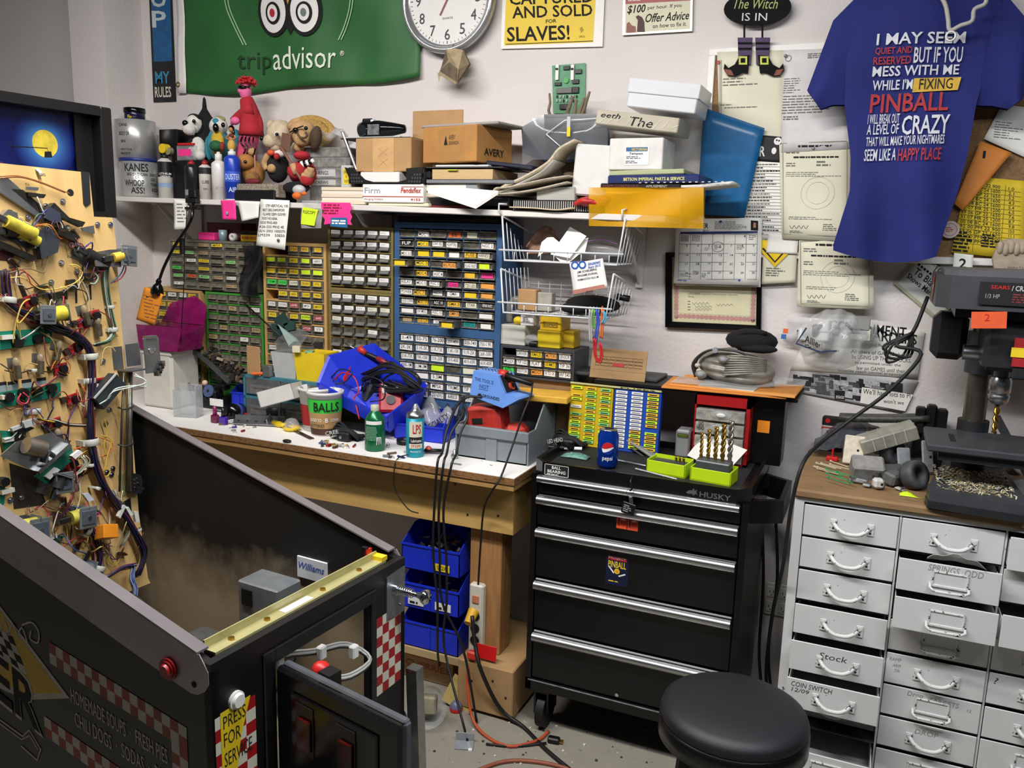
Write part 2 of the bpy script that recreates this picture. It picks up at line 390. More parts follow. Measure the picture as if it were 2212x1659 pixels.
for hz,z0,z1,k in DRZ:
    b=MB().box(-.316,-.229,z0,.316,-.191,z1,BLKP,.004)
    d=part(b,'drawer',chest)
    hb=.012 if k == 0 else .0145
    P=[(-.004,-hb),(-.020,-hb*.8),(-.025,-hb*.2),(-.024,hb*.4),(-.017,hb*.9),(-.004,hb)]
    vs=[(-.312,-.229+p[0],hz+p[1]) for p in P]+[(.312,-.229+p[0],hz+p[1]) for p in P]
    b=MB().add(vs,[(i,i+1,i+7,i+6) for i in range(5)],BAR,True).add(vs,[(0,1,2,3,4,5),(11,10,9,8,7,6),(0,5,11,6)],BAR)
    part(b,'bar_handle',d)
    if k == 1:
        b=MB().push(TR(0,-.2295,0) @ FRONT)
        for x in (-.052,-.017):
            b.quad(x,.765,x+.033,.806,mt('d8502c',.5),.0004).quad(x+.006,.774,x+.009,.8,INK,.0008).quad(x+.013,.778,x+.03,.79,REDM,.0008).text('25',x+.014,.793,x+.027,.801,WHITE,.0009,.02)
        part(b,'coin_slot_sticker',d,label='pair of orange stickers reading 25')
    if k == 2:
        b=MB().push(TR(0,-.2295,0) @ FRONT)
        b.quad(-.078,.578,-.006,.677,mt('0d1636',.4),.0004).quad(-.073,.66,-.012,.672,REDM,.0008)
        b.text('PROJECT',-.07,.662,-.015,.67,WHITE,.0011,.01).text('PINBALL',-.071,.636,-.014,.657,YEL,.0011,.03)
        b.disc((-.042,.625),.009,YEL,12,.001).disc((-.042,.625),.005,ORANGE,10,.0013)
        b.poly([(-.07,.636),(-.068,.64),(-.05,.62),(-.053,.616)],WHITE,.0011).poly([(-.016,.622),(-.014,.618),(-.035,.608),(-.037,.612)],WHITE,.0011)
        b.lines(-.068,.588,-.018,.594,1,YEL,.0011)
        part(b,'project_pinball_sticker',d)
b=MB().box(-.33,-.231,.183,.33,-.2,.191,mt('3a3a3c',.35,.6,var=.5,sc=40),.002).cyl((-.02,-.229,.215),(-.02,-.236,.215),.006,CHROME);part(b,'bottom_lip',chest)
for x in (-.285,.285):
    for y in (-.17,.18):
        b=MB().cyl((x-.014,y,.062),(x+.014,y,.062),.062,RUBBER,n=20).cyl((x-.02,y,.062),(x+.02,y,.062),.012,ZINC,n=10)
        c=part(b,'caster',chest)
        b=MB().box(x-.026,y-.04,.06,x-.019,y+.04,.15,BLKP).box(x+.019,y-.04,.06,x+.026,y+.04,.15,BLKP).box(x-.03,y-.045,.14,x+.03,y+.045,.15,BLKP);part(b,'fork',c)
b=MB()
for y in (-.15,.14): b.box(.337,y-.012,.85,.352,y+.012,.895,BLKP)
b.push(TR(.337,0,.86)).prism([(0,-.17),(.085,-.12),(.085,.11),(0,.16),(0,.14),(.07,.10),(.07,-.11),(0,-.15)],-.035,.035,BLKP).pop()
part(b,'side_handle',chest)

# ================================================================ white steel drawer cabinet on the right
WPAINT=spotted('d3d3d2','2a2520',.665,.45,26,soft=.012,var=.09)
WPAINT2=spotted('d6d6d4','1a1612',.575,.45,70,soft=.02,var=.05)
WCX,WCY,WCZ=-.163,-.52,.93
DINK=mt('3c3b3a',.8);PEN=mt('8a8986',.8)
wcab=thing('drawer_cabinet','chipped white steel cabinet with many small drawers','cabinet',(WCX,WCY,0))
NCOL=4;CW,RP=.2535,.0985
b=MB().box(0,0,0,.026,.5,WCZ,WPAINT).box(.026,.03,0,1.06,.5,.02,WPAINT).box(.026,0,WCZ-.012,1.06,.5,WCZ,WPAINT).box(.03,.47,0,1.06,.5,WCZ,INK)
for c in range(1,NCOL+1): b.box(.026+c*CW-.004,.004,0,.026+c*CW+.001,.47,WCZ-.012,WPAINT)
for r in range(10): b.box(.026,.006,WCZ-.012-(r)*RP-.0035,1.06,.014,WCZ-.012-r*RP,DINK).box(.026,.014,WCZ-.014-r*RP,1.06,.47,WCZ-.012-r*RP,INK)
part(b,'frame',wcab)
hp=MB()
for x in (-.055,.042): hp.box(x-.001,-.003,-.016,x+.017,0,.018,WPAINT2,.001).cyl((x+.008,-.003,.009),(x+.008,-.0055,.009),.0055,WPAINT2,n=10).cyl((x+.008,-.003,-.008),(x+.008,-.0036,-.008),.003,INK,n=8)
hp.tube([(-.044,-.003,.004),(-.034,-.016,-.004),(-.018,-.022,-.012),(0,-.023,-.014),(.02,-.022,-.012),(.036,-.016,-.004),(.046,-.003,.004)],.0058,WPAINT2,8,3)
HPM=hp.mesh('pull_handle')
hp=MB()
for x0,z0,x1,z1 in ((-.044,-.015,-.038,.03),(.038,-.015,.044,.03),(-.044,.025,.044,.03),(-.044,-.015,.044,-.008)): hp.box(x0,-.004,z0,x1,0,z1,WPAINT2,.001)
hp.box(-.038,-.0015,-.008,.038,-.0005,.025,WPAINT)
hp.tube([(-.046,-.002,-.006),(-.046,-.016,-.015),(-.034,-.022,-.02),(.034,-.022,-.02),(.046,-.016,-.015),(.046,-.002,-.006)],.0042,WPAINT2,8)
CHM=hp.mesh('card_holder_handle')
dm={}
OUT={(0,3): .018,(0,4): .05,(0,5): .085,(0,6):-.06,(0,7): .12,(0,8): .02,(1,1): .045,(1,2): .075,(2,1): .0,(2,0): .03,(2,2): .07,(2,3): 0}
HOLD={(1,1),(1,2),(1,3),(1,5),(0,7),(2,6),(2,7),(1,7),(2,2),(3,3),(3,1)}
TXT={(0,4): [('Stock',-.045,.052,.03,.07,DINK)],(0,5): [('COIN SWITCH',-.11,.066,.0,.081,DINK),('12/09',-.108,.05,-.06,.062,DINK)],(1,1): [('SPRINGS  ODD',-.05,.068,.08,.086,PEN)],
       (1,5): [('Drop',-.06,.066,-.02,.084,PEN),('TARGETS',-.005,.064,.07,.078,PEN),('12',.09,.06,.1,.068,PEN)],(1,4): [('RAMP',-.115,.068,-.085,.078,PEN),('ARM',-.105,.05,-.085,.06,PEN),('SW',-.1,.035,-.085,.045,PEN)],
       (1,6): [('DROP',-.03,.06,.03,.074,PEN)],(2,4): [('?',-.11,.06,-.1,.078,DINK)]}
for c in range(NCOL):
    for r in range(9):
        zt=WCZ-.0165-r*RP;out=OUT.get((c,r),0 if (c*7+r*5) % 3 else .004)
        if c == 3 and r > 6: continue
        w=CW-.008;xc=.026+c*CW+CW/2-.0015
        b=MB()
        deep=.30
        b.box(-w/2,0,-.091,w/2,.004,-.001,WPAINT,.0015)
        b.box(-w/2+.003,.004,-.089,-w/2+.005,deep,-.02,WPAINT).box(w/2-.005,.004,-.089,w/2-.003,deep,-.02,WPAINT).box(-w/2+.003,.004,-.089,w/2-.003,deep,-.087,WPAINT)
        if (c,r) in TXT:
            b.push(TR(0,0,-.091) @ FRONT)
            for t,x0,y0,x1,y1,m_ in TXT[c,r]: b.text(t,x0,y0,x1,y1,m_,.0005,.0,.15)
            b.pop()
        d=part(b,'drawer',wcab,(xc,-out,zt),(0,0,R(.5 if (c+r) % 4 == 0 else 0)))
        part(CHM if (c,r) in HOLD else HPM,'handle',d,(.004,-.0005,-.05))
BOARDM=spotted('8d6f4c','5c432c',.58,.75,18,soft=.12,stretch=(1,5,5),var=.12)
PZ=WCZ+.026
solo(MB().box(-.005,-.012,0,1.05,.495,.026,BOARDM,.006),'wooden_board','worn brown wooden board lying on top of the white drawer cabinet','board',(WCX,WCY,WCZ))

# ================================================================ small parts cabinets on the bench
rn=random.Random(7)
LABC={'y': YEL,'w': WHITE,'g': mt('86d27a',.7,var=.05),'G': GREENN,'b': mt('1b46c8',.6),'l': LIME,'o': mt('eda24a',.7),'O': mt('d8602a',.7),'p': PINK,'c': CREAM,'t': mt('b09468',.8),'r': mt('a02030',.6),'k': mt('161618',.5),'s': mt('e8b832',.6),'e': mt('1f8f8a',.5)}
DRAWM=mt('6f6a5c',.25,var=.45,sc=55,spec=.6);DRAWD=mt('56524a',.22,var=.55,sc=55);DRAWL=mt('8a8576',.22,var=.4,sc=50);SCOOP=mt('6f6f6c',.3,var=.1)
def drawer_mesh(style,w,h):
    b=MB()
    if style == 'scoop':
        b.box(-w/2,0,0,w/2,.1,h,DRAWD,.001)
        P=[(0,h*.5),(-.006,h*.42),(-.011,h*.28),(-.012,h*.16),(-.009,h*.14),(-.006,h*.26),(-.001,h*.36)]
        vs=[(-w*.40,p[0],p[1]) for p in P]+[(w*.40,p[0],p[1]) for p in P];n=len(P)
        b.add(vs,[(i,n+i,n+i+1,i+1) for i in range(n-1)],SCOOP,True)
    elif style == 'bin':
        b.box(-w/2,0,0,w/2,.1,h*.86,DRAWD,.001).box(-w/2,-.008,h*.80,w/2,0,h*.88,DRAWL,.001).box(-w/2,-.004,0,w/2,0,h*.1,DRAWL)
    elif style == 'white':
        b.box(-w/2,0,0,w/2,.1,h,DRAWD,.001).box(-w*.5,-.007,h*.88,w*.5,0,h*.98,DRAWL,.001)
    else:
        b.box(-w/2,0,0,w/2,.1,h,DRAWM,.001).box(-w*.42,-.009,h*.42,w*.42,0,h*.50,DRAWL,.001).box(-w*.42,-.004,h*.08,w*.42,0,h*.14,DRAWD)
    return b.mesh('drawer')
WORDS=['AGC 10','ZENERS','LEDS','6820','6502','6803','DIODES','4N33','TIP 102','SCR','XTAL','PIA','CAPS','7404','2N3904','MPSA','LM339','ULN2003','5101','RELAYS','SOCKETS','PINS','JACKS','LAMPS','FUSES','TRIMS']
def pcab(name,label,x0,x1,z0,z1,yf,dep,cols,pitch,nr,frame,style,spec,bt=.012,rail=.006,plan=None,dividers=False,jut=None,part_h=.62):
    """a cabinet of little drawers; spec gives the label colour of each drawer row by row ('.' none)"""
    t=thing(name,label,'parts cabinet',((x0+x1)/2,yf,z0));w=x1-x0;h=z1-z0
    b=MB().box(-w/2,0,0,-w/2+bt,dep,h,frame).box(w/2-bt,0,0,w/2,dep,h,frame).box(-w/2+bt,0,h-bt,w/2-bt,dep,h,frame).box(-w/2+bt,0,0,w/2-bt,dep,bt,frame).box(-w/2+bt,dep-.006,bt,w/2-bt,dep,h-bt,frame)
    if nr*pitch < h-2*bt-.02: b.box(-w/2+bt,.004,bt,w/2-bt,.012,h-bt-nr*pitch-rail,frame)
    for r in range(1,nr+1): b.box(-w/2+bt,.001,h-bt-r*pitch,w/2-bt,dep-.01,h-bt-r*pitch+rail,frame)
    iw=w-2*bt;cw=iw/cols
    if dividers:
        for c in range(1,cols): b.box(-iw/2+c*cw-.0012,.001,h-bt-nr*pitch,-iw/2+c*cw+.0012,dep-.01,h-bt,frame)
    part(b,'cabinet_frame',t)
    dh=pitch-rail-.003;dw=cw-.004;me=drawer_mesh(style,dw,dh)
    for r in range(nr):
        for c in range(cols):
            k=spec[r][c] if r < len(spec) and c < len(spec[r]) else '.'
            if k == '#': continue
            j=(jut or {}).get((r,c),rn.choice((0,0,0,.004,.006)))
            d=part(me,'drawer',t,(-iw/2+(c+.5)*cw,.002-j,h-bt-(r+1)*pitch+rail+.001))
            if k in LABC:
                s=(plan[r][c] if plan and r < len(plan) and c < len(plan[r]) else None)
                if s is None: s=rn.choice(WORDS)
                full=style == 'white'
                lw=dw*(.84 if full else rn.uniform(.62,.82) if style != 'scoop' else .80);lh=dh*(.78 if full else .42 if style == 'scoop' else .64 if style == 'bin' else .44)
                zc=dh*(.46 if full else .74 if style == 'scoop' else .72 if style == 'lip' else rn.uniform(.34,.5))
                yy=-.0008
                q=MB().push(TR(rn.uniform(-.05,.05)*dw,yy,zc) @ FRONT @ RZ(rn.uniform(-2.5,2.5)))
                q.box(-lw/2,-lh/2,0,lw/2,lh/2,.0006,LABC[k])
                tm=WHITE if k in 'krb' else INK
                if s and style != 'scoop': q.text(s,-lw*min(.44,.07*len(s)+.08),-lh*.3,lw*min(.44,.07*len(s)+.08),lh*.3,tm,.0009,.005)
                elif style == 'scoop': q.lines(-lw*.4,-lh*.25,lw*.4,lh*.25,2,PEN,.0009,seed=r*9+c,fill=.35)
                part(q,'label_card',d)
    return t
FW_=mt('7a6a3a',.6,var=.12);FGREY=mt('6e695e',.6,var=.12);FBEIGE=mt('c09a5e',.6,var=.1);FGREEN=mt('3f8a34',.5,var=.1);FBLUE=mt('365a84',.5,var=.08);FBLK=mt('3a3d42',.5)
YC=-.2
pcab('parts_cabinet','blue steel parts cabinet of clear bins with mixed coloured labels, under the shelf end',-1.697,-1.249,1.283,1.678,YC,.19,6,.0362,10,FBLUE,'bin',
     ['.w.Oc.','kyww.w','wyywsc','yy.owl','.sw.sp','wwwpco','wswwyo','wsksck','wwwo.w','tswyew'],.022,.003,
     [['','MDC 1','','BB','',''],['FLIP','MDC 2','SWI 82','ADAPTERS','','NGC 2'],['MDC 2.5','','','','FUSE','HARNESS'],['','MDC 3','AGC 3','BIG PLUG','FLAG FAST',''],['','MDC 4','AGC 4','','',''],['RELAY','MDC 5','AGC 5','GUIDES','T20 LED',''],
      ['POWER','MDC 7','AGC 7.1','GMA','',''],['ODD CONN','MDC 10','AGC 10','GMA 3','STAR','REPAIR PARTS'],['','SW MISC','AGC 15','GMA 5','',''],['','FUSE CLIP','NGC','','NUTS','']],
     dividers=True,jut={(3,0): .05,(3,3): .045,(2,5): .03,(5,2): .03,(9,3): .06,(1,3): .02,(3,5): .03,(6,1): .025})
pcab('parts_cabinet','blue steel parts cabinet of resistor drawers with white number labels, standing on the bench',-1.697,-1.249,BZ,1.283,YC,.19,6,.0352,7,FBLUE,'white',
     ['wwwwww','wwwwww','wwwwww','wwl.cc','wwwwww','wwwwww','wwwwww'],.022,.002,
     [['1-49','50-75','76-200','201-499','500-749','750-1.9K'],['2K-3K','3.1K-5K','5.1K-7.5K','7.6K-10K','10.1K-25K','26K-50K'],['51K-75K','76K-100K','101K-200K','201K-400K','401K-600K','601K-800K'],['800K-1M','1.1M-3M','','','',''],['4.7M','','5.5M','','','']],dividers=True)
pcab('parts_cabinet','olive brown parts cabinet with grey scoop-handled drawers, stacked on its twin',-2.001,-1.703,1.407,1.655,YC,.19,5,.0445,5,FW_,'scoop',['wwwww']*5,.010,.006)
pcab('parts_cabinet','olive brown parts cabinet with grey scoop-handled drawers, below its twin',-2.001,-1.703,BZ,1.406,YC,.19,5,.0445,8,FW_,'scoop',['wwwww','wwwcc','cw...','...w.','.....','w....'],.010,.006)
pcab('parts_cabinet','tall light wood framed parts cabinet with mostly yellow labels',-2.325,-2.012,BZ,1.585,YC,.19,5,.0452,12,FBEIGE,'lip',
     ['##sss','llylw','yyyll','GGcyy','#yyyy','wwrwy','yyylr','.wyrw','.....','w..w.','.....','.....'],.012,.006,[['','','AY3600','4050',''],['','','6810','','6803'],['','6520','6502','','']])
pcab('parts_cabinet','grey parts cabinet with a few green and yellow labels, set on top of two others',-2.835,-2.372,1.372,1.582,YC,.17,6,.0335,6,FGREY,'lip',['y.ty..','ygt...','.wy.g.','G.y...','gOgtw.','w...t.'],.010,.004,dividers=True)
pcab('parts_cabinet','light wood framed parts cabinet with yellow and blue labels, beside the white tub',-2.99,-2.668,BZ,1.366,YC,.19,5,.0440,10,FBEIGE,'lip',['.ywwy','.ssyy','.ybwb','.ss.s','..bbb','..b..','.....','.cw..','....w','.....'],.011,.006)
pcab('parts_cabinet','bright green parts cabinet with mostly unlabelled drawers',-2.640,-2.333,BZ,1.366,YC,.19,5,.0425,9,FGREEN,'lip',['.....','..t.w','.....','.t..t','t..w.','....c','.....','.....'],.009,.006)
# ================================================================ pinball machine, playfield raised for service
MO=V((-.995,-1.935,0));MA=R(-4.4)
PBLK=mt('131214',.42,var=.2,sc=10);PIN=mt('26221c',.7,var=.35,sc=4);PINB=mt('5a5040',.8,var=.25,sc=5)
RAIL=mt('a39c9f',.34,.3,var=.1,sc=10);RAILT=mt('8f898c',.3,.5,var=.08,sc=10)
pm=thing('pinball_machine','black pinball machine with its playfield raised and coin door open','pinball machine',MO,(0,0,MA))
MM=M.Translation(MO) @ M.Rotation(MA,4,'Z')
CWD,CLN,CB=.576,1.25,.42
FARM=spotted('0d0c0c','9a8a70',.5,.6,5,soft=.3)          # black spray paint fading to bare board lower down
_nt=FARM.node_tree;_s=_nt.nodes.new('ShaderNodeSeparateXYZ');_nt.links.new([n for n in _nt.nodes if n.type == 'TEX_COORD'][0].outputs['Object'],_s.inputs[0]);_a=_nt.nodes.new('ShaderNodeMath');_a.operation='MULTIPLY_ADD';_a.inputs[1].default_value=-1.6;_a.inputs[2].default_value=1.85
_nt.links.new(_s.outputs['Z'],_a.inputs[0]);_b=_nt.nodes.new('ShaderNodeMath');_b.operation='ADD';_n=[n for n in _nt.nodes if n.type == 'TEX_NOISE'][0];_c=_nt.nodes.new('ShaderNodeMath');_c.operation='MULTIPLY_ADD';_c.inputs[1].default_value=.5;_c.inputs[2].default_value=-.25
_nt.links.new(_n.outputs['Fac'],_c.inputs[0]);_nt.links.new(_c.outputs[0],_b.inputs[1]);_nt.links.new(_a.outputs[0],_b.inputs[0]);_nt.links.new(_b.outputs[0],[n for n in _nt.nodes if n.type == 'VALTORGB'][0].inputs[0])
def rz(l): return .9+.262*l
LT=1.06
# sides: profile in (l, z); local x = -l
def side(y0,y1,inner,outer):
    P=[(0,CB),(0,.885),(.02,.9),(LT,rz(LT)),(CLN,rz(LT)),(CLN,CB)]
    n=len(P);vs=[(-l,y0,z) for l,z in P]+[(-l,y1,z) for l,z in P];b=MB()
    b.add(vs,[tuple(range(n))[::-1]],outer if y0 < .1 else inner);b.add(vs,[tuple(range(n,2*n))],inner if y0 < .1 else outer)
    b.add(vs,[(i,(i+1) % n,n+(i+1) % n,n+i) for i in range(n)],PBLK);return b
b=side(0,.018,PIN,PBLK)
near=part(b,'side_panel',pm)
part(side(.558,.576,FARM,PBLK),'side_panel',pm)
b=MB().box(-CLN,.018,CB,-.018,.558,CB+.014,PINB);part(b,'cabinet_floor',pm)
b=MB().box(-CLN,.018,CB,-CLN+.018,.558,rz(LT),PBLK);part(b,'back_panel',pm)
# side art (flat print on the near side)
art=MB().push(FRONT)         # x = -l, y = z
AR,AW,AY=mt('8a2c26',.5,var=.15),mt('b8b4a8',.5,var=.1),mt('c9a428',.5,var=.1)
def L(l,z): return (-l,z)
def lerp2(a,c,t): return (a[0]+(c[0]-a[0])*t,a[1]+(c[1]-a[1])*t)
def checks(bm,A,Bp,C,D,n,m,off=0,z=.0006,ma=None,mb_=None):
    """n by m red and white squares in the quadrilateral A B C D"""
    for i in range(n):
        for j in range(m):
            q=[lerp2(lerp2(A,Bp,u),lerp2(D,C,u),v) for u,v in ((i/n,j/m),((i+1)/n,j/m),((i+1)/n,(j+1)/m),(i/n,(j+1)/m))]
            bm.poly(q,(ma or AR) if (i+j+off) % 2 else (mb_ or AW),z)
checks(art,L(.455,.775),L(.066,.715),L(.066,.760),L(.455,.822),18,2)
checks(art,L(.49,.602),L(.066,.535),L(.066,.580),L(.49,.648),19,2,1)
checks(art,L(.108,.588),L(.066,.580),L(.066,.715),L(.108,.722),2,6,1)
def skew_text(bm,t,A,Bp,h,m,z=.0009,bold=0.,shear=0.):
    """lettering running from A to B, upright, cap height h"""
    vs,fs,a,bb,c,d=glyphs(t,bold,shear)
    bm.add([(A[0]+(Bp[0]-A[0])*(p-a)/(bb-a),A[1]+(Bp[1]-A[1])*(p-a)/(bb-a)+h*q/.7,z) for p,q in vs],fs,m)
skew_text(art,'HOMEMADE SOUPS  ·  FRESH PIES',L(.395,.710),L(.12,.668),.031,AW)
skew_text(art,'CHILI DOGS  ·  SODAS  ·  BBQ',L(.388,.660),L(.12,.619),.031,AW)
art.poly([L(.70,.90),L(.62,.865),L(.40,.715),L(.55,.665),L(.72,.665)],AW,.0005).poly([L(.70,.885),L(.615,.85),L(.425,.718),L(.55,.68),L(.72,.68)],AY,.0008)
checks(art,L(.66,.745),L(.535,.725),L(.575,.80),L(.68,.815),5,4,0,.0011,INK,AW)
for o,m_,z in ((.007,AW,.0013),(.0,INK,.0016)):
    k=.02 if m_ is AW else .0
    skew_text(art,'ER',L(.66+o,.645-o),L(.505-o,.605-o),.105+2*o,m_,z,.05 if m_ is AW else .02)
art.stroke([L(.72,.60),L(.57,.575),L(.545,.598),L(.51,.565),L(.525,.535),L(.58,.55)],.004,AW,.001).stroke([L(.72,.59),L(.575,.566),L(.545,.585),L(.52,.562)],.003,AW,.001)
art.stroke([L(.54,.835),L(.505,.85),L(.485,.835),L(.49,.81),L(.515,.812),L(.51,.83)],.004,AW,.0012,4)
for i in range(3): art.stroke([L(.62-i*.03,.80),L(.60-i*.03,.83),L(.585-i*.03,.80)],.004,AW,.0014,3)
part(art,'side_artwork',near,(0,-.0004,0))
# side rails
def rail(y0,y1,top):
    b=MB();P=[(.025,.914),(.004,.885),(.004,.862),(.014,.846),(.032,.835),(.05,.833),(.075,.839),(.62,.976),(LT,rz(LT)-.07),(LT,rz(LT)+.004),(.03,rz(.03)+.004)]
    n=len(P);vs=[(-l,y0,z) for l,z in P]+[(-l,y1,z) for l,z in P]
    b.add(vs,[tuple(range(n))[::-1],tuple(range(n,2*n))],RAIL);b.add(vs,[(i,(i+1) % n,n+(i+1) % n,n+i) for i in range(n)],RAIL)
    l0,l1=.03,LT;t0,t1=top
    b.add([(-l0,t0,rz(l0)+.0045),(-l1,t0,rz(l1)+.0045),(-l1,t1,rz(l1)+.0045),(-l0,t1,rz(l0)+.0045),(-l0,t0,rz(l0)+.0085),(-l1,t0,rz(l1)+.0085),(-l1,t1,rz(l1)+.0085),(-l0,t1,rz(l0)+.0085)],[(4,5,6,7),(0,1,5,4),(2,3,7,6),(0,4,7,3)],RAILT)
    return b
r_=rail(-.002,0,(-.002,.024));rp=part(r_,'side_rail',pm)
b=MB().cyl((-.101,-.002,.866),(-.101,-.008,.866),.021,mt('7a1014',.3),n=20).cyl((-.101,-.008,.866),(-.101,-.011,.866),.017,mt('7a1012',.3),n=20).cyl((-.101,-.011,.866),(-.101,-.016,.866),.0125,mt('98161a',.3),r1=.0105,n=18);part(b,'flipper_button',rp,label='red flipper button')
b=MB().cyl((-.04,-.0025,.853),(-.04,-.003,.853),.006,INK,n=12);part(b,'bolt_hole',rp)
part(rail(.576,.578,(.552,.578)),'side_rail',pm)
# front panel with the coin door opening
FT=.9;ow0,ow1,oz0,oz1=.150,.445,.47,.835
b=MB()
for y0,z0,y1,z1 in ((0,CB,ow0,FT),(ow1,CB,CWD,FT),(ow0,oz1,ow1,FT),(ow0,CB,ow1,oz0)): b.box(-.018,y0,z0,0,y1,z1,PBLK)
fp=part(b,'front_panel',pm)
DT=R(90)
FACE=M.Rotation(R(90),4,'Z') @ FRONT       # x -> y (width), y -> z, out -> +x
b=MB().push(TR(.0006,0,0) @ FACE)
fr_,fw_=mt('a31c1e',.4,var=.1),mt('d6d4c2',.4,var=.05)
checks(b,(.466,.60),(.56,.60),(.56,.79),(.466,.79),4,8,0,.0003,fr_,fw_)
part(b,'checker_decal',fp);b=MB().push(TR(.0006,0,0) @ FACE)
checks(b,(.004,.60),(.10,.60),(.10,.795),(.004,.795),4,8,1,.0003,fr_,fw_)
part(b,'checker_decal',fp)
b=MB().push(TR(.0012,0,0) @ FACE).poly([(.016,.66),(.016,.80),(.088,.80),(.062,.73),(.05,.66)],YEL,.0004)
for t,x0,x1,z0,z1 in (('PRESS',.022,.075,.765,.79),('FOR',.022,.062,.73,.757),('SERVICE',.022,.088,.69,.718)): b.text(t,x0,z0,x1,z1,INK,.0008)
part(b,'press_for_service_decal',fp)
b=MB().cyl((0,.053,.808),(.006,.053,.808),.017,WHITE,n=18).cyl((.006,.053,.808),(.012,.053,.808),.0145,WHITE,r1=.012,n=18);part(b,'start_button',fp,label='round white start button')
b=MB()
for y0,z0,y1,z1 in ((ow0-.03,oz0-.03,ow0,oz1+.03),(ow1,oz0-.03,ow1+.018,oz1+.03),(ow0,oz1,ow1,oz1+.03),(ow0,oz0-.03,ow1,oz0)): b.box(0,y0,z0,.006,y1,z1,mt('17181a',.3,var=.2),.002)
part(b,'coin_door_frame',fp)
# lockdown receiver on the front edge
CRM=mt('b4ae7c',.4,.3,var=.08)
b=MB().box(-.05,.03,FT-.001,-.02,.53,FT+.004,CRM).box(-.05,.03,FT+.004,-.047,.53,FT+.02,CRM).box(-.05,.03,FT-.03,-.045,.53,FT,CRM)
for y in (.17,.33,.45,.08): b.cyl((-.034,y,FT+.004),(-.034,y,FT+.008),.006,BRASS,n=10)
b.box(-.042,.21,FT+.0045,-.024,.29,FT+.005,WHITE)
part(b,'lockdown_bar_receiver',pm)
b=MB().box(-.06,.515,FT+.004,-.02,.535,FT+.014,YEL).box(-.075,.51,FT,-.062,.52,FT+.03,BLACK).box(-.066,.51,FT+.01,-.06,.53,FT+.025,REDM);part(b,'latch',pm)
# plunger
b=MB().push(TR(0,.535,.825))
b.push(FACE).prism([(-.032,-.055),(.038,-.055),(.038,.055),(-.032,.05)],0,.003,ZINC).pop()
b.cyl((.003,0,.012),(.012,0,.012),.014,CHROME).cyl((.012,0,.012),(.075,0,.012),.005,CHROME,n=10)
for i in range(7): b.push(TR(.014+i*.006,0,.012) @ RY(90)).lathe([(.009,-.001),(.011,0),(.009,.001)],STEEL,10).pop()
b.push(TR(.062,0,.012) @ RY(90)).lathe([(.006,0),(.008,.01),(.016,.02),(.018,.026),(.013,.032),(0,.034)],CHROME,14).pop()
b.cyl((.003,.02,-.035),(.006,.02,-.035),.005,CHROME,n=10)
pl=part(b,'plunger',pm)
b=MB().push(TR(-.01,-.02,.038)).cyl((-.02,0,.05),(-.15,0,.06),.005,CHROME,n=10).cyl((-.185,0,.064),(-.145,0,.06),.010,RUBBER,n=12)
for i in range(19): b.push(TR(-.03-i*.0062,0,.051+i*.0006) @ RY(-90)).lathe([(.0075,-.001),(.009,0),(.0075,.001)],STEEL,8).pop()
part(b,'plunger_spring',pl)
# open coin door, hinged on its near edge
door=MB().box(0,-.012,oz0-.02,.325,.006,oz1+.01,mt('101114',.25,var=.2),.006)
dp=part(door,'coin_door',pm,(.008,.158,-.014),(0,0,R(-8)))
DGM=mt('4a4d52',.35,var=.15)
b=MB().box(.002,.004,oz1+.005,.32,.02,oz1+.0125,DGM,.003).box(.31,.004,oz0,.323,.02,oz1+.008,DGM,.003).box(.002,.004,oz0,.012,.02,oz1+.008,DGM,.003);part(b,'door_flange',dp)
b=MB().box(.05,-.017,.69,.275,-.012,.812,mt('0c0d10',.2,var=.2),.003);part(b,'coin_entry_plate',dp)
for x in (.09,.2):
    b=MB().box(x-.024,-.0195,.70,x+.024,-.017,.80,mt('1a1a1c',.3),.001).box(x-.014,-.026,.713,x+.02,-.0195,.775,mt('3c0a06',.2,var=.5,sc=50),.002)
    part(b,'coin_return_button',dp,label='dark red coin return button')
b=MB()
b.box(.10,.02,.62,.13,.05,.80,BLACK).box(.25,.02,.60,.28,.06,.79,BLACK).box(.13,.02,.66,.24,.035,.70,BLACK)
part(b,'coin_mech',dp)
b=MB().ell((.07,.04,.84),(.018,.018,.016),mt('c0201c',.4)).box(.085,.02,.79,.115,.05,.85,BLACK);part(b,'red_button',dp)
# inside the cabinet
b=MB().box(-.42,.46,.60,-.29,.545,.79,mt('8d9296',.4,.6,var=.15),.004)
b.cyl((-.345,.461,.715),(-.345,.456,.715),.009,mt('e04028',.4),n=12).cyl((-.375,.461,.665),(-.375,.44,.665),.010,BLACK,n=12).box(-.405,.456,.73,-.37,.461,.775,BLACK,.002)
sb=part(b,'service_outlet_box',pm)
b=MB().tube([(-.29,.50,.66),(-.26,.48,.62),(-.27,.44,.56),(-.34,.40,.50),(-.45,.38,.46)],.007,RUBBER,8,4);part(b,'power_cord',pm)
b=MB().box(-.36,.10,CB+.014,-.14,.30,CB+.335,mt('4c4c48',.5,.4,var=.2),.004).tube([(-.16,.28,CB+.335),(-.16,.28,CB+.36)],.008,STEEL);part(b,'transformer',pm)
b=MB()
rn=random.Random(3)
for i in range(14):
    o=lambda s: V((rn.uniform(-s,s),rn.uniform(-s,s),rn.uniform(-s,s)))
    b.tube([V(p)+o(.012) for p in ((-.6,.22,.80),(-.48,.20,.83),(-.36,.17,.82),(-.22,.14,.80),(-.10,.10,.82),(-.06,.07,.87))],.002,mt(rn.choice(['c8c8b8','b8c8bc','9a9a80','c0b080','20201e']),.5),5,3)
part(b,'cabinet_wire_harness',pm)
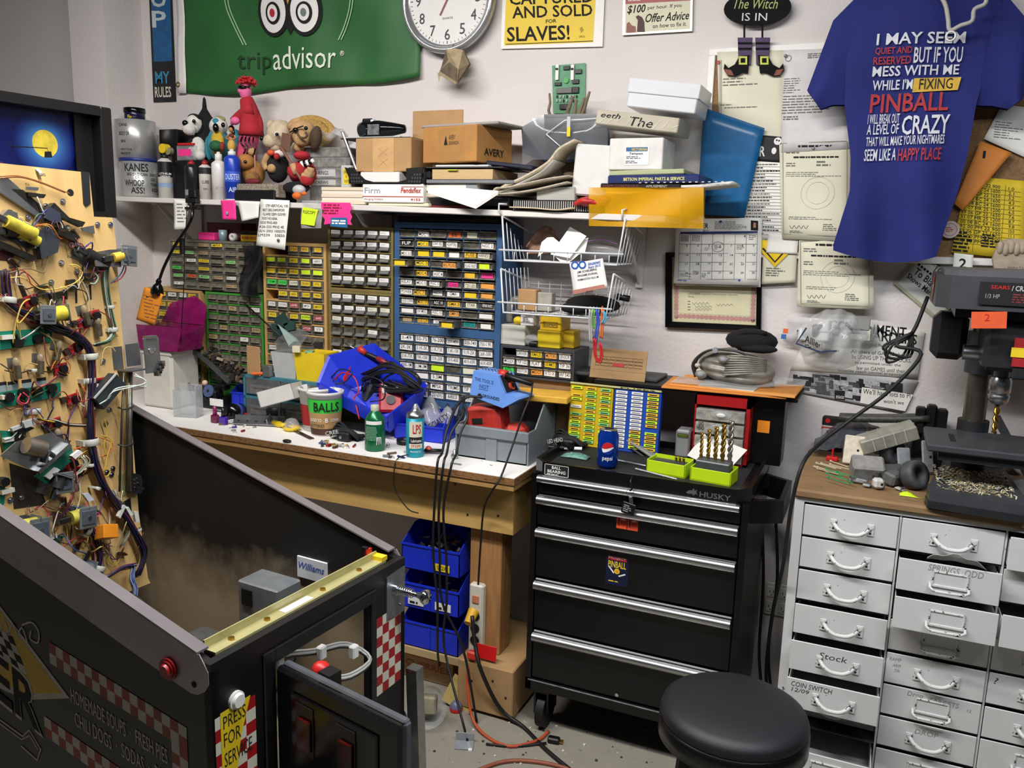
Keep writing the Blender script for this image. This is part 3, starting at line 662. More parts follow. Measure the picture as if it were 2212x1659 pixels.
b=MB().box(-.31,.552,.79,-.215,.5575,.845,mt('c8ccd2',.4),.001).push(TR(-.262,.5518,.822) @ FRONT).text('Williams',-.042,-.008,.04,.010,mt('2a4aa0',.5),.0004,.01,.3).pop();part(b,'maker_sticker',pm)
# door wiring, seen through the opening
b=MB()
for k,(z,r) in enumerate(((.80,.004),(.795,.003),(.805,.003))): b.tube([(-.05,.165,z),(-.06,.24,z-.01),(-.05,.32,z-.035),(-.03,.40,z-.05),(.02,.42,z-.08),(.06,.30,z-.05),(.075,.20,z-.0)],r,mt(('d8d8d4','222222','b0b0ac')[k],.4),6,4)
for p in ((-.055,.22,.79),(-.04,.33,.757),(-.01,.40,.735)): b.box(p[0]-.008,p[1]-.01,p[2]-.01,p[0]+.008,p[1]+.01,p[2]+.02,WHITE,.003)
part(b,'door_wiring',pm)
for (x,y) in ((.004,-.03),(.004,CWD),(-CLN-.03,-.03),(-CLN-.03,CWD)):
    b=MB();sx=.02 if x >-.5 else -.02;sy=-.01 if y < 0 else .01
    b.add([(x+sx,y+sy,0),(x+.03+sx,y+sy,0),(x+.03+sx,y+.03+sy,0),(x+sx,y+.03+sy,0),(x,y,.62),(x+.03,y,.62),(x+.03,y+.03,.62),(x,y+.03,.62)],[(0,3,2,1),(0,1,5,4),(1,2,6,5),(2,3,7,6),(3,0,4,7),(4,5,6,7)],STEEL)
    part(b,'leg',pm)
# backbox
BX=-1.03
b=MB().box(BX-.26,-.066,1.66,BX,-.03,1.955,PBLK,.004).box(BX-.26,.606,1.66,BX,.642,1.955,PBLK,.004).box(BX-.26,-.03,1.93,BX,.606,1.955,PBLK).box(BX-.26,-.03,1.66,BX,.606,1.675,PBLK).box(BX-.26,-.03,1.675,BX-.24,.606,1.93,PBLK).box(BX-.24,.08,rz(LT),BX-.02,.50,1.66,PBLK)
b.box(BX-.045,.555,1.675,BX-.04,.606,1.93,PBLK).box(BX-.045,-.03,1.675,BX-.04,.02,1.93,PBLK)
bx=part(b,'backbox',pm)
b=MB().push(TR(BX-.05,0,0) @ FACE)
SKY=mt('0c1a5e',.25,var=.5,sc=5);GLOW=mt('2038a8',.3,var=.3,sc=6)
b.quad(.02,1.675,.556,1.93,SKY,0)
[b.disc((.475,1.845),.085-i*.0062,mt('%02x%02x%02x' % (13+i*7,28+i*13,100+i*12),.3,var=.15,sc=20),28,.0002+i*.0001) for i in range(8)];b.disc((.475,1.845),.035,mt('e6cf48',.4,var=.25,sc=40),28,.001)
b.poly([(.30,1.80),(.355,1.81),(.34,1.875),(.29,1.872)],mt('9a2a1c',.4),.001).stroke([(.30,1.81),(.348,1.818),(.335,1.866),(.295,1.864)],.003,mt('d8a050',.4),.0014).poly([(.25,1.70),(.37,1.70),(.36,1.79),(.27,1.79)],mt('4a1c38',.4,var=.5,sc=20),.0008)
b.stroke([(.38,1.83),(.48,1.834),(.482,1.82)],.002,INK,.0014).poly([(.472,1.825),(.49,1.827),(.492,1.812),(.47,1.81)],INK,.0014)
part(b,'backglass',bx,label='dark blue backglass with a yellow full moon')

# ---------------------------------------------------------------- raised playfield
PB,PT=V((-.85,0,.66)),V((-.91,0,1.66));up=(PT-PB).normalized()
PMX=M(((0,up.x,up.z,PB.x),(1,0,0,0),(0,up.z,-up.x,PB.z),(0,0,0,1)))
WORLDPF=(MM @ PMX).inverted()
def PF(px,py,h=0.):
    o=WORLDPF @ CC;d=(WORLDPF @ (CC+ray(px,py)))-o;t=(h-o.z)/d.z;p=o+d*t;return V((p.x,p.y,h))
PLY=mt('dcb878',.6,var=.12,sc=3,stretch=(8,1,1))
oi=[PF(*p) for p in ((193,373),(203,468),(243,470),(250,520),(262,700),(283,900),(300,1110),(320,1250))]
pts=[(.03,-.01),(.545,-.01)]+[(p.x,p.y) for p in oi[::-1]]+[(.03,oi[0].y+.01)]
b=MB().prism(pts,-.012,0,PLY,mt('a8803f',.7))
for p in ((152,416),(22,461),(30,660),(170,985)): q=PF(*p);b.disc((q.x,q.y),.009,INK,14,.0004)
for px,py in ((4,838),(28,836),(58,832),(90,828)):
    q=PF(px,py);b.quad(q.x-.012,q.y-.014,q.x+.012,q.y+.014,mt('8fa0a0',.3),.0005).quad(q.x-.012,q.y+.006,q.x+.012,q.y+.014,INK,.0007)
for px,py in ((95,378),(58,398),(148,555),(163,540),(198,560),(97,630),(248,655),(203,668),(220,705),(253,725),(240,888),(12,1155),(28,1108)):
    q=PF(px,py);b.lines(q.x-.004,q.y-.003,q.x+.006,q.y+.004,2,INK,.0004,seed=px,fill=.3)
pf=part(b,'playfield',pm,label='bare plywood underside of the raised playfield');pf.matrix_local=PMX
WC=['b8a888','c8c8c0','8a3a30','30307a','1a1a1c','b83a3a','3a5a3a','c8a040','6a2a4a','4a5a9a','d0782a','5a3020','7a3030','20204a']
def strands(bm,path,n,rad,r,cols,seed=0,h=.012,sm=3):
    q=random.Random(seed);P=[p if isinstance(p,V) else PF(p[0],p[1],p[2] if len(p) > 2 else h) for p in path]
    for k in range(n):
        a=q.uniform(0,6.28);rr=rad*math.sqrt(q.random());o=V((rr*math.cos(a),rr*math.sin(a)*.5,rr*math.sin(a)))
        bm.tube([p+o+V((q.uniform(-1,1),q.uniform(-1,1),q.uniform(-.5,.5)))*rad*.35 for p in P],r,mt(q.choice(cols),.45,var=.1),5,sm)
DARKW=['1a1a1e','20204a','1c1c50','4a2020','301a14','5a3020','6a2a2a','b8a888','7a3a34']
H=[('wire_harness',[(8,585),(12,630),(28,665),(90,692,.02),(135,710,.025),(178,735,.03),(198,772,.03),(197,850,.03),(196,920,.03),(200,975,.03),(212,1020,.03),(235,1070,.03),(270,1115,.03),(300,1165,.03),(312,1200,.03),(295,1245,.03)],34,.010,.0019,DARKW),
     ('wire_harness',[(232,560,.02),(228,600),(232,640),(241,690),(246,712),(235,735),(205,745,.02)],12,.006,.0015,['2a4a34','c8c8c0','1a1a1c','3a6a4a','b84a3a','8a9a8a']),
     ('wire_harness',[(2,640),(20,655),(50,680),(75,692),(95,697)],16,.010,.0016,['c84848','b03838','c8c8c0','1a1a1c','8a3030']),
     ('wire_harness',[(190,1140,.03),(205,1170),(212,1200),(212,1235),(222,1250,.02),(260,1228,.03),(288,1222,.03)],24,.012,.0018,['5a3020','2a1a1a','c06a30','6a2a4a','30305a','8a4a3a','b8b8b0']),
     ('wire_harness',[(288,1222,.03),(285,1250,.05),(292,1275,.07),(290,1300,.09)],14,.009,.0017,['c03a4a','3a4a8a','2a2a3a','4a5a7a','6a7a9a']),
     ('wire_harness',[(80,905,.01),(110,908,.015),(150,918,.02),(190,920,.02)],12,.006,.0016,['c8c8b0','4a2a5a','c0602a','5a2020','c8a040']),
     ('wire_harness',[(196,780,.02),(192,830,.02),(188,870,.02),(188,900,.02)],14,.008,.0016,['7a3030','5a2020','c8b8a0','8a4a3a','b03a3a','4a4a9a']),
     ('wire_harness',[(88,697,.02),(120,712,.03),(150,722,.03),(182,742,.03)],10,.008,.003,['101014','1a1a3a','14142a']),
     ('wire_harness',[(205,968,.02),(210,1000,.02),(215,1040,.02),(235,1062,.02),(262,1090,.02)],12,.006,.0015,['c8a878','b03a3a','8a5a4a','c8c8c0','a05030']),
     ('wire_harness',[(178,985,.04),(188,1000,.04),(172,1020,.03),(160,1030,.03),(168,1060,.02)],12,.006,.0014,['d8d4c0','c8c8b0','b8b8a0']),
     ('wire_harness',[(262,1180,.02),(278,1150,.02),(272,1120,.02),(258,1090,.02),(246,1060,.02)],12,.007,.0014,['9a9a8a','7a7a70','b0b0a0','6a6a4a'])]
for i,(nm,path,n,rad,r,cols) in enumerate(H):
    b=MB();strands(b,path,n,rad,r,cols,i);part(b,nm,pf)
# single loose wires
LW=[([(0,381),(40,380),(85,392),(135,412),(150,418)],'a06a3a'),([(2,385),(45,383),(90,396),(140,416)],'7a4a2a'),([(18,590),(60,580),(95,588),(102,560),(108,535),(120,525)],'8a7a5a'),
      ([(22,600),(50,600),(90,625),(140,620),(170,605),(178,585),(165,573),(152,572)],'e0c060'),([(150,572),(172,582),(180,600),(160,622),(130,620)],'e8cc70'),([(5,500),(30,485),(55,480),(80,495),(95,510)],'c8c8c0'),
      ([(80,425),(95,460),(110,475),(130,480),(135,500),(120,510)],'d8d8d0'),([(70,510),(75,530),(90,528),(100,512),(95,505),(72,512)],'c0d8c8'),([(10,500),(40,520),(58,545),(40,570),(20,578)],'1a2048'),
      ([(265,560,.05),(272,580,.04),(262,600,.03),(245,610,.02)],'c04050'),([(272,560,.05),(262,590,.03),(240,612,.02)],'5070a0'),([(205,590),(212,600),(205,612),(195,612)],'c0d8c8'),
      ([(148,625),(180,628),(190,645),(178,665)],'5a3a2a'),([(140,650),(150,690),(168,700),(180,690)],'2a1a3a'),([(215,672),(235,685),(243,705)],'8a4030'),([(0,785),(20,800),(25,820),(35,830)],'5a4a3a'),
      ([(10,800),(40,806),(65,800),(90,802),(110,804)],'3a2a1a'),([(52,800),(60,785),(80,788),(92,795)],'b8a060'),([(110,800),(120,780),(138,775),(152,790),(148,808)],'d08030'),([(45,850),(40,865),(55,872),(62,860),(50,848)],'d84858'),
      ([(42,852),(38,870),(58,876),(68,880)],'d84858'),([(178,835),(190,855),(200,865),(205,870)],'e08030'),([(225,905,.02),(232,930),(225,960),(230,985)],'e0b840'),([(218,940),(240,950),(232,985),(225,1020)],'e0b840'),
      ([(215,945),(240,955),(243,970),(225,985),(205,985)],'e07830'),([(160,970),(180,966),(200,975)],'e07830'),([(82,895),(90,905),(118,912)],'e0b030'),([(150,1030,.04),(170,1045,.03),(172,1080,.03),(155,1120,.03),(125,1140,.03)],'d8d0b0'),
      ([(185,1085,.04),(190,1100,.04),(215,1110,.04),(200,1118,.04),(185,1090,.04)],'d04868'),([(78,1100,.04),(92,1095,.03),(105,1110,.03),(100,1135,.04)],'d03a48'),([(155,1070,.03),(145,1095,.03)],'d83a5a'),([(265,1060),(262,1080),(270,1095)],'e0d8b0'),
      ([(240,1190),(235,1210),(250,1220),(262,1200)],'e0c030'),([(222,1030),(232,1028),(238,1020)],'e0b840'),([(310,1150,.03),(300,1180,.03),(292,1200,.03)],'5a2a2a'),([(170,1160),(150,1170),(130,1185)],'c04840'),([(165,1175),(185,1165),(200,1180)],'b03a30'),
      ([(112,910),(105,935),(112,950)],'4a3a2a'),([(40,930),(25,945),(10,950)],'c0d8d0'),([(0,870),(20,885),(40,880),(60,885)],'5a2a2a'),([(18,900),(30,885),(60,882)],'c8a050'),([(250,760),(240,750),(225,755),(218,790)],'c8b070'),([(290,812,.08),(312,820,.09),(315,835,.09),(290,833,.09),(250,840,.08),(235,860,.06),(215,873,.06)],'c8dcd0'),([(292,808,.08),(316,825,.09),(285,836,.09),(245,846,.08),(228,868,.06)],'e0e0d8')]
for i,(path,c) in enumerate(LW):
    b=MB();P=[PF(p[0],p[1],p[2] if len(p) > 2 else .014+.004*(i % 4)) for p in path];b.tube(P,.0016,mt(c,.45),6,5);part(b,'wire',pf)
r_=random.Random(21);AN=[(20,480),(60,500),(110,470),(150,500),(200,560),(235,570),(30,580),(80,620),(130,640),(180,600),(70,650),(120,680),(205,690),(170,750),(90,720),(40,740),(130,800),(60,860),(110,840),(160,870),(210,840),(40,930),(100,920),(150,960),(200,980),(120,1000),(170,1030),(220,1060),(60,1090),(110,1110),(150,1090),(200,1110),(240,1090),(270,1130),(230,1180),(190,1190),(150,1170),(260,1210),(120,1150)]
for i in range(90):
    a=AN[i % len(AN)];c=min(AN,key=lambda q: abs(math.hypot(q[0]-a[0],q[1]-a[1])-r_.uniform(30,90))+r_.uniform(0,25));s_=r_.uniform(-22,22)
    P=[PF(a[0]+r_.uniform(-9,9),a[1]+r_.uniform(-9,9),.008),PF((2*a[0]+c[0])/3+s_,(2*a[1]+c[1])/3-s_,r_.uniform(.015,.05)),PF((a[0]+2*c[0])/3+s_*.6,(a[1]+2*c[1])/3+s_,r_.uniform(.012,.04)),PF(c[0]+r_.uniform(-9,9),c[1]+r_.uniform(-9,9),.008)]
    part(MB().tube(P,r_.choice((.0011,.0014,.0018)),mt(r_.choice(WC+['c8c8c0','d8c060','b04040','3a2a1c']),.45,var=.1),5,5),'wire',pf)
for i in range(26):
    a=AN[(i*5) % len(AN)];q=PF(a[0]+r_.uniform(-15,15),a[1]+r_.uniform(-15,15),.004);part(MB().push(M.Translation(q) @ RZ(r_.uniform(0,180))).box(-.014,-.005,0,.014,.005,.003,ZINC,.001).box(-.010,-.003,.003,.012,.003,.014,BLACK if i % 2 else DSTEEL).box(-.012,-.001,.014,.016,.001,.016,BRASS).pop(),'leaf_switch',pf)
# nylon clamps on the harnesses
for i,(px,py,a,s,h) in enumerate(((22,648,10,14,.02),(92,690,30,14,.025),(198,770,0,16,.03),(240,663,0,9,.012),(245,712,0,12,.012),(73,800,5,8,.012),(195,822,0,14,.025),(198,955,0,18,.03),(215,1228,25,14,.03),(75,888,5,14,.015),(200,882,0,7,.03),(197,1005,0,8,.03),(212,1055,30,7,.03),(300,1145,-20,8,.03),(85,374,70,8,.006),(190,1145,-60,13,.03))):
    q=PF(px,py,h);k=s*.0010
    b=MB().push(M.Translation(q) @ RZ(-a)).push(RX(90)).lathe([(k*.95,-k*.5),(k*1.05,-k*.4),(k*1.05,k*.4),(k*.95,k*.5)],mt('c9cbc0',.4,var=.05),14,ey=.8).pop().box(-k*1.3,-k*.4,-h,-k*.9,k*.4,0,mt('c9cbc0',.4,var=.05)).pop();part(b,'nylon_clamp',pf)
# coils with steel frames
def coil(px,py,ang,wrap,ln=.05,r=.015,h=.03,plate=True,pm_=None):
    q=PF(px,py,h);pm_=pm_ or mt('7d858c',.4,.5,var=.15)
    b=MB().push(M.Translation(q) @ RZ(ang));b.cyl((-ln/2,0,0),(ln/2,0,0),r,mt(wrap,.6,var=.25,sc=60),n=14)
    b.box(-ln/2-.03,-.007,-.006,-ln/2,.007,.006,DSTEEL,.002).box(-ln/2-.02,-.018,-h,ln/2,.018,-h+.003,ZINC)
    if plate: b.box(ln/2,-.021,-.021,ln/2+.003,.021,.021,pm_,.002).box(ln/2+.003,-.015,-.015,ln/2+.006,.015,.015,mt('4a525a',.4,.4),.003).cyl((ln/2+.006,0,0),(ln/2+.008,0,0),.005,STEEL,n=10)
    b.box(ln/2-.004,-.018,-h,ln/2,.018,.0,pm_);part(b,'coil',pf)
for a in ((45,492,-25,'c2b23a',.07,.015,.045,False),(62,512,-25,'c8b83a',.05,.012,.03,False),(120,678,5,'d0c03a',.045,.018,.04),(255,555,8,'e0b83a',.03,.012,.05),(60,1135,-5,'c8c050',.04,.017,.04),(168,1115,0,'c8c050',.04,.017,.04),(128,1042,60,'2a2a2a',.03,.015,.05),(30,500,0,'20201e',.04,.012,.03,False),(210,560,-28,'1c1a18',.06,.016,.03,False),(180,1225,-30,'6a7078',.04,.015,.03)): coil(*a)
# face-on coil plates
for px,py,s in ((105,680,.02),(280,552,.024),(88,1145,.025),(192,1118,.024),(141,1043,.023)):
    q=PF(px,py,.058);b=MB().push(M.Translation(q) @ RZ(-6));b.box(-s,-s*1.15,-.003,s,s*1.15,0,mt('8a8e90',.4,.5),.002).box(-s*.75,-s*.75,0,s*.75,s*.8,.004,mt('5a646c',.45,.3),.004).cyl((0,0,.004),(0,0,.006),.005,STEEL,n=10).cyl((0,0,-.055),(0,0,-.003),.009,DSTEEL,n=10);part(b,'coil_plate',pf)
# red lamp boards with black sockets
for px,py,a in ((68,650,15),(205,682,10),(183,698,10),(165,752,30),(133,797,5),(160,862,10),(214,828,0),(168,1020,0),(156,1002,20),(120,915,10)):
    q=PF(px,py,.012);b=MB().push(M.Translation(q) @ RZ(a));b.box(-.017,-.014,-.002,.017,.014,0,mt('b81c24',.4,var=.12),.001)
    for x in (-.012,.012):
        for y in (-.009,.009): b.cyl((x,y,-.012),(x,y,.003),.003,STEEL,n=8)
    b.cyl((.002,0,0),(.002,0,.010),.010,BLACK,n=10).box(-.03,-.002,-.012,-.018,.012,-.002,mt('3a2418',.7));part(b,'lamp_board',pf)
# green lamp strips
for cs,socks in ((((0,716),(112,708),(113,738),(0,756)),((35,742),(79,732))),(((0,848),(131,826),(132,855),(0,882)),((15,857),(47,848),(77,845),(107,838))),(((0,930),(57,933),(55,950),(10,985)),((35,945),)),(((0,1030),(13,1030),(10,1085),(0,1110)),((5,1040),)),(((88,1160),(140,1158),(125,1175),(100,1180)),())):
    P=[PF(*c,.010) for c in cs];b=MB().prism([(p.x,p.y) for p in P],.008,.010,mt('14705a',.35,var=.1))
    for c in socks: q=PF(*c,.010);b.cyl((q.x,q.y,.010),(q.x,q.y,.024),.0115,BLACK,n=8,smooth=False)
    q0=(P[0]+P[3])/2;q1=(P[1]+P[2])/2
    for t in (.45,.9): q=q0.lerp(q1,t);b.cyl((q.x,q.y,0),(q.x,q.y,.014),.005,STEEL,n=8)
    b.box(q0.x,q0.y+.002,.01,q0.x+.03,q0.y+.012,.02,mt('d8d8cc',.5));part(b,'lamp_strip_board',pf)
# lamp sockets with glass
for px,py,a in ((36,795,0),(87,785,-8),(125,757,-20),(128,945,10),(212,705,0),(185,680,10)):
    q=PF(px,py,.016);b=MB().push(M.Translation(q) @ RZ(a));b.cyl((0,-.026,0),(0,.006,0),.009,mt('7a725c',.35,.7,var=.3,sc=80),n=10).ell((0,.014,0),(.008,.012,.008),mt('b8a888',.1,var=.2,alpha=.6)).box(-.012,.0,-.016,.012,.024,-.014,ZINC);part(b,'bulb_socket',pf)
# brackets, bars, plates of steel
SV=mt('a6aaad',.3,.9,var=.15,sc=30);SVD=mt('3a3834',.4,.6,var=.4,sc=40)
def pplate(nm,cs,h0,h1,m):
    P=[PF(*c,h1) for c in cs];b=MB().prism([(p.x,p.y) for p in P],h0,h1,m);part(b,nm,pf)
for nm,cs,h0,h1,m in (('ball_guide_bracket',((0,385),(18,385),(150,500),(120,475),(100,482),(0,415)),.004,.012,SV),('guide_slot',((25,408),(50,410),(105,458),(95,468)),.012,.0125,SVD),('corner_strap',((176,370),(193,372),(196,440),(186,447),(181,440)),.0,.003,mt('4c5054',.35,.8)),('flipper_base',((100,455),(118,438),(150,470),(185,480),(178,490),(135,470),(110,480)),.01,.03,SVD),('flipper_base',((96,470),(106,445),(130,460),(133,478),(118,482)),.03,.033,mt('5c6478',.35,.7)),('flipper_link',((130,490),(172,510),(166,523),(124,505)),.01,.03,SVD),('flipper_link',((175,492),(203,487),(205,505),(180,500)),.006,.01,SV),('mounting_plate',((0,520),(20,528),(80,555),(72,565),(0,535)),.006,.02,SVD),('mounting_plate',((5,465),(18,452),(38,460),(42,490),(10,490)),.02,.04,SV),
                          ('mounting_plate',((80,500),(110,490),(130,520),(125,545),(90,560)),.01,.03,mt('50565e',.4,.6)),('switch_bracket',((57,403),(84,405),(82,412),(56,410)),.01,.014,SV),('switch_bracket',((95,635),(112,632),(113,640),(96,643)),.006,.01,SV),('switch_stack',((108,635),(140,628),(145,640),(115,648)),.006,.02,SVD),('switch_stack',((60,415),(100,420),(95,428),(62,424)),.012,.022,SVD),('kicker_arm',((205,562),(262,562),(262,577),(208,575)),.04,.044,SV),('kicker_base',((200,545),(230,550),(235,575),(205,580)),.01,.03,mt('4a4e54',.4,.6)),('opto_board',((148,605),(162,603),(172,625),(152,625)),.006,.02,SVD),('opto_board',((182,590),(202,590),(202,608),(184,606)),.006,.02,SVD),('slot',((162,625),(167,625),(167,655),(163,655)),.0,.0006,INK),('slot',((192,615),(197,615),(198,647),(195,648)),.0,.0006,INK),('slot',((38,615),(48,612),(60,640),(50,645)),.0,.0006,mt('2a1a0e',.8)),('slot',((0,540),(32,540),(28,565),(0,563)),.0,.0006,mt('4a1210',.5)),
                          ('motor_plate',((0,985),(35,955),(110,935),(150,955),(85,1022)),.05,.054,mt('b0b2b2',.28,.95,var=.2,sc=20)),('motor_board',((75,1030),(155,965),(160,990),(100,1045)),.03,.034,mt('14604c',.4)),('motor_plate',((82,1018),(150,958),(156,963),(88,1024)),.054,.07,mt('b0b2b2',.28,.95)),('connector',((100,1030),(122,1010),(130,1015),(108,1036)),.034,.044,WHITE),('connector',((155,985),(172,972),(180,978),(163,992)),.034,.044,WHITE),('hole',((20,1000),(82,1020),(100,1090),(30,1100)),.0,.0008,mt('2a2018',.8)),('connector',((255,1115),(268,1090),(273,1093),(260,1120)),.03,.04,mt('d8dad4',.4)),('connector',((290,1105),(298,1105),(302,1128),(294,1128)),.03,.04,mt('d8dad4',.4)),('connector',((272,1098),(278,1095),(288,1112),(282,1115)),.03,.038,mt('d8dad4',.4)),('relay',((180,1068),(192,1065),(204,1080),(192,1084)),.02,.03,mt('c8ccd8',.3)),('connector_plug',((25,925),(45,918),(48,924),(28,932)),.02,.03,LGREY),('connector_plug',((50,912),(74,905),(78,918),(55,925)),.02,.035,LGREY),('switch_body',((36,930),(60,918),(75,925),(45,940)),.01,.025,BLACK),('latch_hole',((265,1085),(282,1075),(285,1110),(272,1100)),0,.0006,INK)):
    pplate(nm,cs,h0,h1,m)
q=PF(235,1148,.05);b=MB().push(M.Translation(q) @ RZ(-15) @ RX(-15)).box(-.022,-.018,-.03,.022,.018,.01,mt('e08a20',.45),.002);part(b,'orange_relay',pf)
q=PF(70,975,.07);b=MB().push(M.Translation(q) @ RZ(-25));b.cyl((-.025,.01,.008),(.02,.01,.008),.020,mt('9a948a',.3,.8,var=.2),n=16).cyl((.02,.01,.008),(.05,.0,.008),.006,DSTEEL).box(-.012,-.01,-.012,.03,.03,.0,ZINC).box(.03,-.02,-.01,.034,.02,.015,SV);part(b,'motor',pf)
# screws, tee nuts
b0=MB().cyl((0,0,0),(0,0,.003),.007,STEEL,n=10).cyl((0,0,.003),(0,0,.006),.004,CHROME,n=8);tm_=b0.mesh('tee_nut')
for px,py in ((132,568),(165,587),(110,610),(135,435),(155,530),(178,540),(300,1040),(243,1012),(230,1020),(235,885),(228,915),(240,1025),(215,850),(222,780),(150,700),(75,640),(210,485),(238,485),(22,1080),(45,1075),(225,1195),(100,1055),(50,490),(60,470),(98,445),(125,470),(145,492),(160,500),(120,530),(100,545)):
    part(tm_,'tee_nut',pf,PF(px,py,.001))
# box bracket on the right edge, prop rod, latch
b=MB();q=PF(278,770,0)
b.push(M.Translation(PF(285,765,.0)));b.box(-.03,-.03,.015,.012,.03,.018,SV).box(-.06,-.035,0,-.03,.025,.002,mt('8c8f92',.4,.8)).box(-.05,-.04,0,-.0,-.037,.06,mt('76797c',.4,.8)).box(-.01,-.05,.06,.04,.045,.063,SV,.001).box(.0,.043,.05,.03,.05,.07,SV).cyl((.012,.01,.063),(.012,.01,.066),.008,CHROME,n=12).cyl((.02,.012,.063),(.02,.012,.066),.005,CHROME,n=12)
for k in range(5): b.box(.02+k*.004,-.06+k*.006,.055,.03+k*.004,-.045+k*.006,.072,BLACK if k % 2 else STEEL)
part(b,'side_bracket',pf)
b=MB().push(M.Translation(PF(232,845,.04)) @ RZ(38)).box(-.045,-.022,-.02,.045,.022,.012,mt('3c444a',.4,.5,var=.15),.002).box(-.045,.02,.012,.045,.024,.016,LGREY);part(b,'solenoid_box',pf)
b=MB()
for dx in (0,12): b.tube([PF(268+dx,805,.03),PF(262+dx,930,.03),PF(258+dx*1.2,1062,.03)],.003,mt('6a6a64',.35,.9),6)
b.tube([PF(280,800,.025),PF(279,930,.025),PF(282,1060,.025)],.008,mt('8a8478',.35,.8,var=.3),8)
for py in (880,960): b.tube([PF(255,py,.03),PF(270,py+4,.045),PF(288,py-2,.035)],.0025,mt('3a3a38',.4),6,4)
part(b,'prop_rod',pf)
b=MB().push(M.Translation(PF(288,1045,.02))).box(-.03,-.03,-.02,.0,.03,-.017,CRM).prism([(-.01,-.025),(.015,-.03),(.028,-.018),(.018,-.012),(.024,.0),(.02,.02),(.0,.03),(-.01,.025)],-.01,.008,mt('4a4c50',.35,.8,var=.3,sc=60))
for x,y in ((0,-.01),(0,.0),(0,.01),(.008,.012),(.01,.0)): b.cyl((x,y,.008),(x,y,.011),.004,STEEL,n=8)
part(b,'playfield_latch',pf)
# ================================================================ things on the wall
def hs(px,py): return (py-387.)/(px+3090.)            # slope of level lines of the wall at a pixel
def vl(px,py): return (864.-px)/(10700.-py)            # lean of plumb lines there
class Flat(MB):
    """a flat thing on a wall plane, laid out with points of the photograph; local x right, y up, z out of the wall"""
    def __init__(s,px,py,y=-.003,disp=None):
        super().__init__();s.y=y;s.o=W(px,py,y);s.disp=disp
    def P(s,px,py): w=W(px,py,s.y);return (w.x-s.o.x,w.z-s.o.z)
    def pp(s,pts,m,z=.0006): return s.poly([s.P(*p) for p in pts],m,z)
    def slab(s,pts,m,t=.001,z=0.): return s.prism([s.P(*p) for p in pts],z,z+t,m)
    def rect(s,x0,y0,x1,y1,dx=0.):
        """level rectangle: four pixel corners, top left at (x0,y0), lower right near (x1,y1)"""
        a=(x1-x0);h=(y1-y0)
        return [(x0+vl(x0,y1)*h,y1),(x1+vl(x1,y1)*h,y1+hs(x0,y1)*a),(x1,y0+hs(x0,y0)*a),(x0,y0)]
    def tx(s,t,x0,yb,x1,h,m,z=.0009,bold=0.,shear=0.,sl=None,vs=None):
        v,f,a,b,c,d=glyphs(t,bold,shear)
        if not f: return s
        sl=hs(x0,yb) if sl is None else sl;ln=vl(x0,yb) if vs is None else vs;out=[]
        for p,q in v:
            u=(p-a)/(b-a);w_=(q-c)/(d-c);out.append((*s.P(x0+(x1-x0)*u-ln*h*w_,yb+sl*(x1-x0)*u-h*w_),z))
        return s.add(out,f,m)
    def ln(s,x0,y0,x1,y1,n,m,z=.0009,seed=1,fill=.5,jag=True,sl=None):
        rn_=random.Random(seed);h=(y1-y0)/n;vs=[];fs=[];sl=hs(x0,y0) if sl is None else sl;lean=vl(x0,y0)
        for i in range(n):
            yt=y0+i*h;x=x0+lean*i*h;x_=x;xe=x+(x1-x0)*(rn_.uniform(.5,1) if jag else 1)
            while x < xe:
                w=min(h*rn_.uniform(.8,3),xe-x)
                if w > .8:
                    o=len(vs);q=yt+sl*(x-x_);vs += [(*s.P(x,q+h*fill),z),(*s.P(x+w,q+h*fill+sl*w),z),(*s.P(x+w,q+sl*w),z),(*s.P(x,q),z)];fs.append((o,o+1,o+2,o+3))
                x += w+h*.4
        return s.add(vs,fs,m) if fs else s
    def frm(s,q,w,m,z=.0008):
        """outline band inside the quadrilateral q"""
        cx=sum(p[0] for p in q)/4;cy=sum(p[1] for p in q)/4
        def ins(p): d=V((cx-p[0],cy-p[1]));return (p[0]+(w if d.x > 0 else -w),p[1]+(w if d.y > 0 else -w))
        i_=[ins(p) for p in q]
        for k in range(4): s.pp([q[k],q[(k+1) % 4],i_[(k+1) % 4],i_[k]],m,z)
        return s
    def wave(s,g):
        s.v=[(x,y,z+g(x,y)) for x,y,z in s.v];return s
    def go(s,name,label,cat,group=None): return solo(s,name,label,cat,s.o,(R(90),0,0),group)
    def sub(s,name,parent,label=None,loc=None):
        return part(s,name,parent,loc or (0,0,0),(0,0,0),label)
def wthing(name,label,cat,f,group=None): return thing(name,label,cat,f.o,(R(90),0,0),group)

# ---- hanging green flag
fy=-.018
f=Flat(640,190,fy)
GRN=mt('27622f',.55,var=.12,sc=5)
def fg(x,y): return .007*math.sin(x*15+y*6)+.004*math.sin(x*37-y*9)*max(0,min(1,.5-y))+.003*math.sin(y*22+x*4)
fl=wthing('flag','green travel-site flag with an owl emblem pinned to the wall','flag',f)
TLp,TRp,BLp,BRp=(388,-130),(905,-150),(397,199),(908,163)
def bl(u,v): 
    sag=14*math.sin(math.pi*u)*v*(1-.3*u)+6*math.sin(u*9)*v
    return (TLp[0]*(1-u)*(1-v)+TRp[0]*u*(1-v)+BLp[0]*(1-u)*v+BRp[0]*u*v,TLp[1]*(1-u)*(1-v)+TRp[1]*u*(1-v)+BLp[1]*(1-u)*v+BRp[1]*u*v+sag)
f.grid(44,26,lambda u,v: (*f.P(*bl(u,v)),0),GRN,True,.0008);f.wave(fg);f.sub('cloth',fl)
